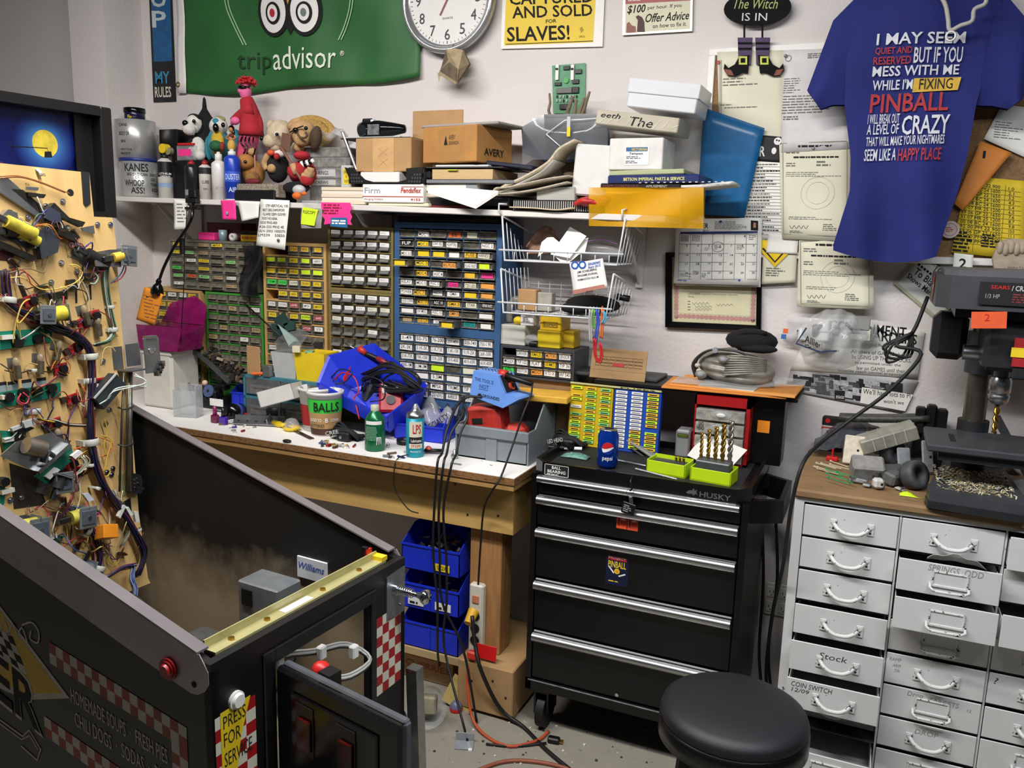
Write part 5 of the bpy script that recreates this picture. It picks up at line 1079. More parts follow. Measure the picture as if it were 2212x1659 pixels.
for t,x0,y,x1,h,m_,bd in (('I MAY SEEM',1893,102,2084,25,TW,.03),('QUIET AND',1890,124,1969,17,TRD,.03),('RESERVED',1886,144,1967,17,TRD,.03),('BUT IF YOU',1972,140,2077,34,TW,.02),('MESS WITH ME',1884,169,2070,22,TW,.03),("WHILE I'M",1884,198,1970,22,TW,.02),('PINBALL',1878,246,2046,40,TRD,.04),('I WILL BREAK OUT',1874,270,1942,21,TW,.01),('A LEVEL OF',1872,293,1940,22,TW,.01),('CRAZY',1946,294,2048,42,TW,.04),('THAT WILL MAKE YOUR NIGHTMARES',1870,318,2038,20,TW,.01),('SEEM LIKE A',1866,350,1934,26,TW,.01),('HAPPY PLACE',1938,350,2030,27,TRD,.02)):
    g.tx(t,x0,y,x1,h,m_,zt,bd,sl=-.035,vs=-.10)
g.pp([(1970,202),(2068,196),(2076,168),(1974,172)],mt('d0a828',.5,var=.15,sc=50),zt).tx('FIXING',1984,196,2056,23,INK,zt+.002,.0,sl=-.04)
g.wave(lambda x,y: sg(x,y)+.001);g.sub('printed_lettering',ts)
b=MB();o=f.o
pts=[W(x,y,ty-.07)-o for x,y in ((2010,-40),(2040,5),(2048,40),(2052,65),(2075,55),(2100,45),(2105,20),(2130,5),(2128,-40))]
b.push(RX(-90)).tube(pts,.006,mt('b0ada8',.6),8,4);p0=W(2054,78,ty-.075)-o;b.push(M.Translation(p0) @ RX(90)).lathe([(.012,-.003),(.015,0),(.012,.003),(.009,0),(.012,-.003)],WHITE,18).pop().pop();part(b,'hoodie_cord',ts,label='grey-white cord with a ring hanging over the shirt')

# ---- clear plastic bag hung on the wall
b=MB();o=W(1800,680,-.08)
def bagf(u,v):
    px=1690+215*u;wd_=math.sin(math.pi*min(1,max(0,v))) ;top=690-25*math.sin(math.pi*u);bot=735+40*math.sin(math.pi*u)+(25 if .2 < u < .8 else 0)
    px=1810+(px-1810)*(.55+.45*v);return W(px,top+(bot-top)*v,-.03-.10*math.sin(math.pi*u)*math.sin(math.pi*v) ** .5-.012*math.sin(u*23+v*9))-o
b.grid(22,12,bagf,BAG,True);b.grid(10,4,lambda u,v: bagf(1-u,v)*V((1,1,1)) if 0 else W(1700+195*(1-u),690+60*v,-.012)-o,BAG,True)
bgt=thing('plastic_bag','clear printed plastic bag full of packets hanging below the licence','bag',o);part(b,'bag_film',bgt)
g=MB();rn=random.Random(4)
for i in range(9):
    c=W(rn.uniform(1740,1880),rn.uniform(700,745),-.055)-o;g.push(M.Translation(c) @ RX(rn.uniform(60,110)) @ RY(rn.uniform(-40,40))).box(-.03,-.02,-.008,.03,.02,.008,mt(rn.choice(['d8d8d8','b8b8b4','8a8a86','c8c4b8','2a2a2e']),.5),.003).pop()
for px,py,c in ((1697,715,'e06a3a'),(1693,727,'3a6ab0'),(1727,718,'2a3a5a')): g.push(M.Translation(W(px,py,-.04)-o) @ FRONT).box(-.008,-.008,0,.008,.008,.003,mt(c,.5)).pop()
part(g,'contents',bgt)
g=Flat(1800,680,-.08);g.v=[]; 
b=MB();h2=Flat(1800,680,-.118)
h2.stroke([h2.P(*p) for p in ((1742,708),(1720,742),(1770,760),(1812,758))],.006,mt('2a3c5a',.5),0).tx('Allied',1738,738,1775,15,INK,.001,.03,sl=.45).tx('JOURNAL',1826,706,1842,12,INK,.001,.02,sl=.9).ln(1738,744,1755,752,2,INK,.001)
h2.v=[(x,y,z) for x,y,z in h2.v];part(h2,'bag_print',bgt,h2.o-o,(R(90),0,0))

# ---- wall sockets
def socket(px,py,y,name,label):
    f=Flat(px,py,y);f.box(-.045,-.06,0,.045,.06,.006,mt('d8d4c4',.4),.002)
    for sx in (-.022,.022):
        for sz in (-.028,.028):
            f.box(sx-.016,sz-.02,.006,sx+.016,sz+.02,.009,mt('dcd8ca',.4),.003)
            for d in (-.006,.006): f.quad(sx+d-.0012,sz-.004,sx+d+.0012,sz+.006,INK,.0094)
            f.disc((sx,sz-.011),.0025,INK,8,.0094)
    return f.go(name,label,'socket')
o=W(294,432,-.006);b=MB().tube([W(x,y,-.006)-o for x,y in ((294,432),(291,500),(287,570),(283,640),(276,705))],.004,RUBBER,6,3);solo(b,'wall_cable','thin black cable running down the wall below the shelf end','cable',o)
o1=socket(302,585,-.002,'wall_socket','white double wall socket under the shelf by the pilaster');o2=socket(1680,1295,-.002,'wall_socket','cream wall socket low on the wall beside the white cabinet')
# ================================================================ things on the shelf
def mpp(p): return (V(p)-CC).dot(FW)/FPX                    # metres per pixel at a point
def cang(p): return math.degrees(math.atan2(CC.y-p[1],CC.x-p[0]))
class Obj(MB):
    """shapes placed by where they show in the photograph, at a chosen depth; origin o"""
    def __init__(s,o): super().__init__();s.o=V(o)
    def A(s,px,py,y): return W(px,py,y)-s.o
    def blob(s,px,py,rx,ry,y,m,rd=None,tilt=0.,nu=12,nv=8):
        p=W(px,py,y);k=mpp(p);rd=min(rx,ry)*k if rd is None else rd
        return s.ell(p-s.o,(rx*k*1.14,rd*1.08,ry*k*1.08),m,nu,nv,RY(tilt))
    def limb(s,pts,y,r,m,r1=None,n=8):
        return s.tube([s.A(p[0],p[1],p[2] if len(p) > 2 else y) for p in pts],r*mpp(W(*pts[0][:2],y)),m,n,3,r1=None if r1 is None else r1*mpp(W(*pts[0][:2],y)))
def wraptext(mb,t,r,ac,half,z0,z1,m,bold=0.,off=.0006):
    """lettering wrapped on a standing cylinder: centred at angle ac (deg), spanning +-half"""
    vs,fs,a,b,c,d=glyphs(t,bold)
    if fs: mb.add([((r+off)*math.cos(R(ac-half+2*half*(p-a)/(b-a))),(r+off)*math.sin(R(ac-half+2*half*(p-a)/(b-a))),z0+(z1-z0)*(q-c)/(d-c)) for p,q in vs],fs,m)
    return mb
def wrapband(mb,r,ac,half,z0,z1,m,n=16,off=.0004):
    return mb.grid(n,1,lambda u,v: ((r+off)*math.cos(R(ac-half+2*half*u)),(r+off)*math.sin(R(ac-half+2*half*u)),z0+(z1-z0)*v),m)
def crate(name,label,cat,rect,yf,dep,m,zb=None,tilt=0.,yaw=0.,bev=.003,draw=None,side=None,group=None,top=None,zt=None):
    """a box whose front shows at pixel rect on plane yf; draw(Flat) prints on the front"""
    x0,z0,x1,z1=fr(*rect,yf)
    if zb is not None: z0=zb
    if zt is not None: z1=zt
    cx=(x0+x1)/2;w=x1-x0;h=z1-z0
    b=MB().box(-w/2,0,0,w/2,dep,h,m,bev)
    t=thing(name,label,cat,(cx,yf,z0),(0,R(tilt),R(yaw)),group);part(b,'body',t)
    if draw:
        f=MB().push(TR(0,-.0008,0) @ FRONT);draw(f,w,h);part(f,'print',t)
    return t,z0+h
cx_=lambda px,yf: shz(W(px,420,yf).x)+.0005              # shelf top at that place
# ---- silver cans at the left end
CANM=mt('c2c2c0',.32,.55,var=.1,sc=8,stretch=(1,1,.2))
p=W(302,380,-.165);p.z=cx_(302,-.165);ac=cang(p)
t1=thing('silver_can','silver can with black marker lettering about a can of whoop','can',p);rr,hh=.080,.165
b=MB().lathe([(0,0),(rr-.008,0),(rr,.01),(rr,hh-.012),(0,hh-.012)],CANM,32);part(b,'body',t1)
part(MB().lathe([(rr,hh-.014),(rr+.003,hh-.012),(rr+.003,hh-.003),(rr,hh),(0,hh)],mt('20307a',.4),32),'blue_rim',t1)
b=MB()
for t,a,hf,z0,z1 in (('KANES',-10,36,.108,.142),('BIG OLD CAN',-8,30,.090,.102),('OF',-8,6,.077,.088),('WHOOP',-18,30,.046,.073),('ASS!',-8,20,.015,.042),("DON'T",42,12,.090,.102),('GO',40,7,.070,.083),('THERE',44,13,.048,.062),('KID!',46,11,.024,.040)): wraptext(b,t,rr,ac+a,hf,z0,z1,INK,.045)
part(b,'marker_lettering',t1)
p2=p+V((-.012,0,hh));t2=thing('silver_can','plain-topped silver can stacked on the lettered can','can',p2);r2,h2=.083,.160
part(MB().lathe([(0,0),(r2,0),(r2,h2),(r2-.004,h2+.002),(0,h2-.003)],CANM,32),'body',t2)
b=MB()
for t,a,hf,z0,z1 in (('CANS',-36,13,.130,.142),('BODY OF',-34,16,.092,.108),('SIN',-38,8,.062,.074),('WITH YOUR',-30,18,.030,.038),('WHOOP IT!',-32,16,.012,.022)): wraptext(b,t,r2,ac+a,hf,z0,z1,INK,.04)
part(b,'marker_lettering',t2)
p3=p2+V((.0,0,h2+.0));t3=thing('jar','short black jar with a dark blue label on the stacked silver cans','jar',p3)
part(MB().lathe([(0,0),(.042,0),(.042,.05),(0,.05)],mt('14163a',.25),24),'body',t3);part(MB().lathe([(.044,.034),(.045,.036),(.045,.052),(.042,.054),(0,.054)],BLKG,24),'lid',t3);part(wraptext(MB(),'Flo',.042,cang(p3)-30,12,.008,.022,YEL,.02),'print',t3)
# ---- tins, bottles, spray cans
def spray(name,label,px,yf,pw,ptop,col,cap,capc,bands=(),words=(),metal=0.,pb=420,nozz=None):
    q=W(px,400,yf);q.z=cx_(px,yf);k=mpp(q);r=pw*k/2;h=W(px,ptop,yf).z-q.z;a=cang(q)
    t=thing(name,label,cap if cap in ('bottle',) else 'can',q)
    hb=h*(.80 if cap != 'bottle' else .74)
    part(MB().lathe([(0,0),(r,0),(r,hb),(r*.9,hb+r*.2),(r*.55,hb+r*.45),(r*.5,hb+r*.5),(0,hb+r*.5)],mt(col,.3,metal,var=.08),22),'body',t)
    b=MB().lathe([(0,hb+r*.4),(r*.5,hb+r*.45),(r*.48,h*.95),(r*.28,h*.96),(r*.2,h),(0,h)],mt(capc,.4),14)
    part(b,'nozzle' if cap != 'bottle' else 'cap',t)
    if bands or words:
        for z0,z1,c in bands: part(wrapband(MB(),r,a,80,hb*z0,hb*z1,mt(c,.4)),'label_band',t)
        for s_,z0,z1,hf,c in words: part(wraptext(MB(),s_,r,a,hf,hb*z0,hb*z1,mt(c,.5),.01,.0012),'lettering',t)
    return t
spray('grease_tin','black and white lithium grease can with a yellow fruit print',358,-.22,30,330,'c9c7bf','nozzle','161616',((.58,1.0,'17171a'),(.3,.42,'8aa0c0')),(('LITHIUM',.64,.70,50,'e8e8e8'),('GREASE',.57,.62,40,'e8e8e8')))
spray('spray_can','black spray can with a red nozzle on the shelf',415,-.24,30,346,'1c1c1e','nozzle','a02020',((.12,.3,'8a8a8a'),),())
spray('spray_can','white-labelled spray can with a red nozzle beside the black one',444,-.22,26,345,'cdc8c0','nozzle','a02020',((.8,1.,'2a2a2a'),),(('LUBE',.5,.6,30,'3a3a3a'),('DRY',.3,.36,20,'3a3a3a')))
spray('squeeze_bottle','plain white squeeze bottle with a spout cap',474,-.255,31,328,'d8d4d0','bottle','e0dcd8',(),(('glue',.3,.4,30,'b8a0a0'),))
spray('air_duster_can','blue air duster can with a white spray head',503,-.265,34,322,'1c3fb0','nozzle','d8d8d8',((.0,.03,'d0d0d0'),(.45,.7,'3a5cc8')),(('DUSTER',.5,.64,55,'c8d4f0'),('AIR',.2,.32,30,'c8d4f0')))
# black storage box and tubs behind
_,zt1=crate('black_storage_box','black plastic storage box behind the spray cans','box',(378,346,470,421),-.20,.17,BLACK,zb=cx_(420,-.2))
_,z_=crate('clear_tub','small clear tub with a red lid and pink label','tub',(381,314,421,345),-.19,.06,CLEAR,zb=zt1,draw=lambda f,w,h: f.quad(-w*.4,h*.3,w*.3,h*.75,PINK))
part(MB().box(-.042,-.003,0,.042,.063,.010,REDM,.002),'lid',_,(0,0,z_-zt1))
crate('black_binder_box','low black box behind the tins','box',(344,279,383,345),-.12,.10,BLKG,zb=cx_(360,-.12))
p=W(362,322,-.16);q=Obj(p);q.push(FRONT).cyl((0,0,0),(0,0,.03),.020,YEL,n=16).cyl((.02,-.01,.0),(.02,-.01,.02),.016,mt('8a8a6a',.4),n=14).pop();q.lathe([(.018,-.12),(.018,-.02),(0,-.02)],DGREY,12);solo(q,'yellow_cap_can','small can with a bright yellow cap behind the lithium grease','can',p)
# ---- plush toys and puppets
FUR=lambda c: mt(c,.95,var=.15,sc=60,bump=.6,bsc=220)
WF,BF,BLF,YF,TF,OF,GF,PKF,RF=FUR('d8d4ce'),FUR('121214'),FUR('3a8a9a'),FUR('c8a838'),FUR('b89468'),FUR('a8743c'),FUR('c2b196'),mt('e0689a',.7),mt('a8222c',.9,var=.15,bump=.3,bsc=200)
def plush(name,label,px,py,y,parts,cat='plush toy'):
    o=W(px,py,y);t=thing(name,label,cat,o)
    for nm,fn in parts: q=Obj(o);fn(q);part(q,nm,t)
    return t
EYE=BLKG
plush('plush_dog','white and black plush dog with a black cap on the storage box',425,345,-.15,[
    ('body',lambda q: (q.blob(428,322,15,24,-.15,WF),q.blob(418,312,12,12,-.155,BF),q.blob(432,336,11,10,-.17,WF),q.limb([(420,310),(412,325),(414,338)],-.17,6,WF))),
    ('head',lambda q: (q.blob(420,268,17,18,-.15,WF),q.blob(409,279,14,12,-.18,WF),q.blob(425,258,12,10,-.145,BF),q.blob(432,272,8,16,-.14,BF))),('cap',lambda q: (q.blob(418,253,13,7,-.15,BF),q.limb([(408,254),(430,252)],-.155,4,BF))),('nose',lambda q: q.blob(400,266,6,6,-.195,EYE)),('eye',lambda q: q.blob(419,262,3.5,4,-.185,EYE))])
o=W(446,345,-.10);q=Obj(o);q.lathe([(.045,0),(.045,.16),(.028,.18),(.010,.21),(.006,.25),(0,.26)],BF,14);solo(q,'black_felt_cone','tall black pointed felt hat standing behind the plush toys','hat',o)
plush('plush_parrot','plush parrot with a blue crown and yellow breast',470,345,-.14,[
    ('body',lambda q: (q.blob(472,312,22,34,-.14,BLF),q.blob(470,310,15,26,-.17,YF,.02),q.blob(452,320,9,24,-.14,BLF),q.blob(510,308,12,26,-.12,BLF))),('head',lambda q: (q.blob(472,273,18,18,-.15,WF),q.blob(474,258,14,7,-.15,FUR('9a9068')),q.blob(466,264,8,8,-.172,BLF,.012))),('beak',lambda q: q.blob(466,276,6,9,-.19,EYE)),('eye',lambda q: q.blob(482,270,4,5,-.185,EYE)),('green_foot',lambda q: (q.blob(466,315,13,11,-.20,mt('1f5a3a',.8)),q.blob(480,316,5,9,-.195,mt('8a2a20',.8))))])
plush('hula_figurine','small hula dancer figurine standing in front of the parrot',499,322,-.21,[('body',lambda q: (q.blob(499,300,5,12,-.21,mt('b07848',.5)),q.limb([(494,292),(489,298),(497,302)],-.21,2,mt('b07848',.5)),q.limb([(504,292),(509,297),(501,303)],-.21,2,mt('b07848',.5)))),('head',lambda q: (q.blob(499,280,4.5,5.5,-.21,mt('b07848',.5)),q.blob(500,278,6,7,-.205,EYE),q.blob(504,288,3,8,-.205,EYE))),('skirt',lambda q: (q.blob(500,315,8,13,-.21,mt('c8a04a',.8)),q.blob(500,293,6,4,-.213,mt('6a2a2a',.7))))],'figurine')
def hair(q):
    rr_=random.Random(2)
    for i in range(60): a=rr_.uniform(0,6.28);e=rr_.uniform(0,1.2);c=q.A(533,181,-.15);d=V((math.cos(a)*math.cos(e),math.sin(a)*math.cos(e),math.sin(e)*.8));q.tube([c,c+d*.03,c+d*.045+V((0,0,-.006))],.004,mt('c82c30',.8),4)
plush('hand_puppet','pink hand puppet with red spiky hair, sunglasses and a red sweater',545,345,-.15,[
    ('head',lambda q: (q.blob(530,197,12,18,-.15,PKF),q.blob(520,196,6,6,-.165,PKF))),('hair',hair),('sunglasses',lambda q: (q.blob(523,189,10,4,-.17,EYE,.012),q.limb([(515,189),(540,186)],-.165,2,EYE))),('sweater',lambda q: (q.limb([(532,214),(538,235),(542,262),(543,292)],-.15,14,RF,27,14),q.limb([(545,235),(525,245),(505,262)],-.17,13,RF,10),q.limb([(548,240),(558,265),(560,288)],-.14,11,RF,9))),('hand',lambda q: (q.blob(508,261,10,8,-.19,PKF),q.limb([(510,262),(500,268)],-.19,4,PKF))),
    ('trousers',lambda q: (q.limb([(540,288),(535,315),(532,345)],-.15,20,mt('c8486e',.8),22,12),[q.limb([(524+i*8,292),(520+i*9,308),(530+i*7,322),(522+i*8,340)],-.196,1.8,EYE) for i in range(4)]))],'puppet')
plush('plush_camel','tan plush camel lying with a bandana',530,402,-.19,[('body',lambda q: (q.blob(548,375,22,26,-.17,OF),q.blob(520,332,8,16,-.16,TF))),('head',lambda q: (q.blob(530,350,20,16,-.21,OF),q.blob(545,385,16,12,-.21,FUR('8a6434')))),('ear',lambda q: q.blob(545,328,9,8,-.19,TF)),('eye',lambda q: q.blob(530,350,3.5,3.5,-.262,EYE)),('bandana',lambda q: (q.blob(545,392,18,6,-.23,mt('6a1a22',.8)),q.limb([(550,335),(552,380)],-.235,1.5,mt('b08878',.6))))])
plush('plush_mouse','cream plush animal in a black suit with a red bow tie',592,402,-.17,[
    ('body',lambda q: (q.blob(600,360,22,32,-.17,FUR('1c1a1c')),q.blob(603,332,16,8,-.185,WF),q.limb([(580,335),(572,352),(578,366)],-.2,8,TF),q.blob(587,364,9,9,-.21,TF))),('head',lambda q: (q.blob(606,292,27,30,-.17,GF),q.blob(585,305,17,14,-.20,GF),q.blob(594,316,14,10,-.19,GF))),('ear',lambda q: q.blob(585,272,9,12,-.15,GF)),('nose',lambda q: q.blob(566,299,5,5,-.215,EYE)),('eye',lambda q: (q.blob(598,290,5,5,-.235,WHITE),q.blob(598,290,3.5,3.5,-.24,EYE))),('bow_tie',lambda q: (q.blob(585,330,8,6,-.225,mt('d05028',.7)),q.blob(598,338,6,7,-.22,RF))),('tag',lambda q: q.push(M.Translation(q.A(618,308,-.24)) @ FRONT @ RZ(-8)).box(-.022,-.035,0,.022,.035,.002,mt('6a4a3a',.7)).pop())])
plush('plush_pirate_dog','tan plush pirate dog with an eye patch, moustache and striped shirt',655,405,-.20,[
    ('body',lambda q: (q.blob(655,375,28,26,-.20,RF),q.blob(640,405,32,12,-.235,BF),q.blob(642,370,20,18,-.235,RF),q.blob(662,388,14,12,-.25,RF))),('head',lambda q: (q.blob(655,288,26,26,-.19,TF),q.blob(652,303,16,12,-.225,TF),q.blob(645,318,12,10,-.2,TF))),('ear',lambda q: q.blob(636,268,18,10,-.21,TF,tilt=-25)),('ear',lambda q: q.blob(682,298,12,24,-.21,FUR('4a3a2c'),tilt=12)),('eye_patch',lambda q: (q.blob(638,281,6,5,-.245,EYE),q.limb([(626,286),(640,278),(655,272)],-.245,1.5,EYE))),('eye',lambda q: q.blob(661,277,4,4,-.25,EYE)),('moustache',lambda q: (q.limb([(643,290),(648,296),(657,298),(663,293),(660,286)],-.26,2.6,FUR('5a4432')))),
    ('striped_sleeve',lambda q: [q.limb([(646+i*5.5,350-i*1),(650+i*5.5,366-i*3)],-.235,4.2,WHITE if i % 2 else EYE) for i in range(6)]),('arm',lambda q: (q.limb([(672,362),(668,378),(655,380)],-.255,8,TF),q.blob(668,374,11,10,-.25,TF),q.limb([(632,355),(640,376)],-.26,7,TF))),('peg_stick',lambda q: q.limb([(605,315),(628,352),(655,395)],-.265,3,mt('7a5038',.6))),('foot',lambda q: (q.blob(646,410,14,10,-.27,LGREY),q.blob(641,423,10,7,-.285,mt('d86a20',.7)),q.blob(657,418,6,4,-.28,mt('d86a20',.7)))),('neckerchief',lambda q: q.blob(652,336,16,9,-.225,RF,.03)),
    ('straw_hat',lambda q: q.push(M.Translation(q.A(676,282,-.13)) @ RY(35) @ RX(35)).lathe([(.0,.02),(.05,.015),(.06,0),(.085,-.004),(.09,0),(.085,.004),(.06,.006)],mt('b8934e',.9,var=.3,sc=120,bump=.6,bsc=160),26).pop())])
# pill organiser and black trays in front
crate('bit_tray','long clear tray of coloured bits in front of the plush camel','tray',(504,397,600,410),-.275,.05,mt('9a8f80',.2,var=.5,sc=120,alpha=.8),zb=cx_(550,-.275)+.016)
crate('black_case','flat black case under the bit tray','case',(500,410,592,424),-.285,.14,BLACK,zb=cx_(550,-.285))
# ---- stack of clear cases
zc=cx_(712,-.185)
for i,(y0,y1,x0,x1,lab,tx_) in enumerate(((403,420,668,752,'clear case at the bottom of the o-ring stack',''),(386,402,670,750,'clear case of screws below the o-ring case','SCREWS'),(362,386,672,748,'clear case labelled O-RINGS','O-RINGS'),(340,361,672,756,'smoky clear case above the o-ring case',''),(318,339,652,752,'topmost clear divided case of the o-ring stack',''))):
    dr=(lambda f,w,h,s_=tx_: (f.quad(-w*.46,h*.2,w*.2,h*.85,LGREY),f.text(s_,-w*.4,h*.35,-w*.0,h*.7,INK,.001))) if tx_ else None
    _,zc=crate('parts_case',lab,'case',(x0,y0,x1,y1),-.185,.12,mt('8a8a86',.15,var=.35,sc=50,alpha=.85),zb=zc,draw=dr)
o=W(720,322,-.16);q=Obj(o);q.z=0
q.grid(10,8,lambda u,v: V(((u-.5)*.16,(v-.5)*.10,.02+.03*math.sin(u*9)*math.sin(v*7)+.02*math.sin(math.pi*u))),BAG);o.z=zc+.012;solo(q,'crumpled_film','crumpled clear film lying on the stack of cases','plastic film',o)
# ---- magazines, folder box, letter tray
zb=cx_(740,-.28)
for i in range(5):
    q=(694+i % 2,431-i*8,788,439-i*8);_,zb=crate('magazine',f'{["bottom", "second", "middle", "fourth", "top"][i]} magazine of the cream stack left of the folder box','magazine',q,-.29+.003*(i % 2),.10,mt(('d8ccb4','e0d8c8')[i % 2],.8,var=.1,sc=90,stretch=(.1,.1,12)),zb=zb,zt=zb+.0125,bev=.001)
def pend(f,w,h):
    rd=mt('b03020',.6);f.quad(-w/2,h*.30,w/2,h*.34,rd,.0004).quad(w*.15,h*.83,w/2,h*.86,rd,.0004).text('Pendaflex',w*.14,h*.52,w*.47,h*.8,rd,.0006,.02,.2).text('Hanging Folders',-w*.47,h*.1,-w*.15,h*.24,mt('b87a6a',.6),.0006).text('4152',w*.3,h*.12,w*.46,h*.24,rd,.0006,.02).text('Firm',-w*.46,h*.5,-w*.2,h*.8,mt('8a98a0',.6),.0006)
_,zp=crate('magazine','blue-edged magazine under the folder box','magazine',(795,437,925,447),-.285,.22,mt('ddd2b8',.8,var=.1,sc=90,stretch=(.1,.1,12)),zb=cx_(850,-.285),zt=cx_(850,-.285)+.012)
_,zp=crate('folder_box','white box of hanging folders with red lettering','box',(783,397,914,436),-.292,.20,WHITE,zb=zp,draw=pend)
_,z2=crate('grey_bin','grey bin with a yellow handwritten note beside the letter tray','bin',(736,357,758,400),-.27,.075,LGREY,zb=zb,draw=lambda f,w,h: (f.quad(-w*.2,h*.15,w*.5,h*.85,YEL,.0004),f.text('EPROM',-w*.15,h*.62,w*.42,h*.78,INK),f.text('A',0,h*.42,w*.12,h*.56,INK),f.text('RAMS',-w*.1,h*.2,w*.4,h*.36,INK)))
x0,z0,x1,z1=fr(752,362,912,398,-.30);cxm,w=(x0+x1)/2,x1-x0;t=thing('letter_tray','black mesh letter tray full of papers','tray',(cxm,-.29,zp),(0,0,0));h=z1-z0
b=MB().box(-w/2,0,0,w/2,.24,.004,BLACK);T_=.004
for pts in ([(-w/2+.01,0),(-w/2-.02,h),(-w/2+.02,h*.9),(-w*.28,h*.25),(-w*.16,h*.1),(w*.16,h*.1),(w*.28,h*.25),(w/2-.07,h*.92),(w/2,h),(w/2-.01,0)],): b.push(FRONT).prism(pts,0,T_,BLACK).pop()
b.box(-w/2-.004,0,0,-w/2,.24,h,BLACK).box(w/2,0,0,w/2+.004,.24,h,BLACK);part(b,'tray_body',t)
b=MB().push(TR(0,-.0045,0) @ FRONT)
for sx in (-1,1):
    for i in range(5):
        for j in range(3): b.disc((sx*(w*.46-i*.011+(.002 if j % 2 else 0)),.008+j*.012),.004,DGREY,8,.0003) if i+j < 5 else None
part(b,'mesh_holes',t)
crate('paper_stack','stack of white papers lying in the black letter tray','papers',(778,366,862,392),-.275,.2,mt('e2e0dc',.8,var=.08,sc=120,stretch=(.1,.1,20)),zb=zp+.005,zt=zp+.043)
# ---- cardboard box with open flaps, chrome flashlight case
_,zcb=crate('cardboard_box','plain brown cardboard box with a taped seam on the letter tray','box',(768,298,888,370),-.26,.20,CARD,zb=zp+.045,draw=lambda f,w,h: (f.quad(-w*.18,0,w*.2,h,mt('c49c6a',.6),.0003),[f.stroke([(-w*.08,h*(.15+.3*i)),(w*.1,h*(.4+.3*i))],.0008,CARDD) for i in range(2)],[f.stroke([(w*.1,h*(.15+.3*i)),(-w*.08,h*(.4+.3*i))],.0008,CARDD) for i in range(2)]))
q=Obj((W(760,300,-.25)));A=q.A
q.add([A(735,284,-.24),A(766,365,-.26),A(772,364,-.205),A(744,284,-.20)],[(0,1,2,3)],mt('b8b2a8',.8)).add([A(738,286,-.242),A(768,366,-.262),A(771,366,-.262),A(741,285,-.242)],[(0,1,2,3)],WHITE);solo(q,'leaning_folder','grey folder leaning against the brown cardboard box','folder',q.o)
q=Obj(W(820,292,-.22));q.o.z=zcb+.001
q.box(-.16,-.02,0,.14,.18,.004,mt('1a1a1a',.5)).box(-.14,-.02,.004,.10,.18,.007,LGREY);zcb2=zcb+.008;solo(q,'black_folder','thin black folder lying across the cardboard box','folder',q.o)
o=W(820,288,-.16);o.z=zcb2;t=thing('chrome_lamp_housing','shiny black and chrome bagged lamp housing on the black folder','lamp housing',o)
b=MB().push(TR(0,0,.035)).push(RY(90)).lathe([(0,-.085),(.028,-.083),(.034,-.06),(.034,0),(.026,.05),(.015,.11),(0,.115)],mt('202124',.08,.6,var=.3),20,ex=1.).pop();part(b.pop(),'body',t)
part(MB().box(-.07,-.02,.05,-.02,.02,.075,CHROME,.006).cyl((-.055,-.034,.03),(-.055,-.038,.03),.02,CHROME,n=16).box(-.03,-.037,.012,.02,-.033,.05,mt('d8dadc',.15,.8,var=.5,sc=60)),'chrome_trim',t)
# ---- binder stack and the taped brown box
zb=cx_(1010,-.28)
crate('red_book','thin red book in the pile under the binders','book',(910,418,1010,437),-.262,.2,mt('6a1418',.6),zb=zb,zt=zb+.0118);zb += .012
_,zb=crate('dark_binder','black binder low in the paper pile','binder',(930,398,1100,420),-.262,.24,BLACK,zb=zb,zt=zb+.03)
_,zb=crate('paper_stack','ragged stack of papers above the black binder','papers',(905,382,1110,400),-.265,.24,mt('cfc6b4',.85,var=.25,sc=120,stretch=(.2,.2,20)),zb=zb,zt=zb+.02,tilt=-1.5)
_,zb=crate('catalogue','thick white catalogue with a grey spine end','catalogue',(920,372,1030,392),-.275,.22,mt('dcd8d0',.8,var=.12,sc=120,stretch=(.1,.1,20)),zb=zb,zt=zb+.024,tilt=-2,draw=lambda f,w,h: f.quad(w*.3,0,w*.5,h,GREY))
_,zb=crate('grey_folder','grey folder in the middle of the pile','folder',(920,360,1110,370),-.285,.24,mt('77797c',.6),zb=zb,zt=zb+.012)
zk=zb
x0,z0,x1,z1=fr(917,332,1030,362,-.28);cxm,w=(x0+x1)/2 ,x1-x0;t=thing('ring_binder','open-ended white ring binder stuffed with yellowed papers','binder',(cxm,-.28,zk));h=.045
part(MB().box(-w/2,0,0,w/2+.1,.24,.003,DGREY).box(-w/2,0,h-.003,w/2+.1,.24,h,DGREY).box(-w/2,0,0,-w/2+.003,.24,h,LGREY),'cover',t);part(MB().box(-w/2+.03,.004,.003,w/2+.06,.22,h-.008,mt('c2a678',.85,var=.3,sc=120,stretch=(.2,.2,25))),'papers',t);part(MB().cyl((-w/2+.015,.01,.02),(-w/2+.015,.02,.02),.012,CHROME),'ring',t);part(MB().box(-.01,-.006,h-.012,.03,.05,h-.010,LIME),'sticky_note',t)
crate('navy_book','navy book lying on the ring binder','book',(1050,324,1150,345),-.25,.18,mt('161c30',.5),zb=zk+.046,zt=zk+.06,tilt=6)
crate('white_booklet','white booklet on top of the ring binder','booklet',(940,328,1055,334),-.27,.2,PAPER,zb=zk+.046,zt=zk+.053)
def avery(f,w,h):
    f.text('AVERY',.0,h*.62,w*.12,h*.75,INK).text('DENNISON',.0,h*.48,w*.18,h*.58,INK).poly([(-w*.09,h*.48),(-w*.02,h*.48),(-w*.055,h*.75)],INK,.0006).quad(-w*.2,h*.05,w*.28,h*.95,mt('c89a60',.2,alpha=.5),.0003)
t,zav=crate('avery_box','wide taped brown cardboard box printed with a triangle logo','box',(902,272,1040,326),-.26,.20,mt('b07e44',.8,var=.1,sc=14),zb=zk+.062,draw=avery,yaw=-14)
q=MB().push(TR(.128,.1,.035) @ RZ(90) @ FRONT).text('AVERY',-.06,-.01,.05,.015,INK,.0018,.02);part(q,'side_print',t)
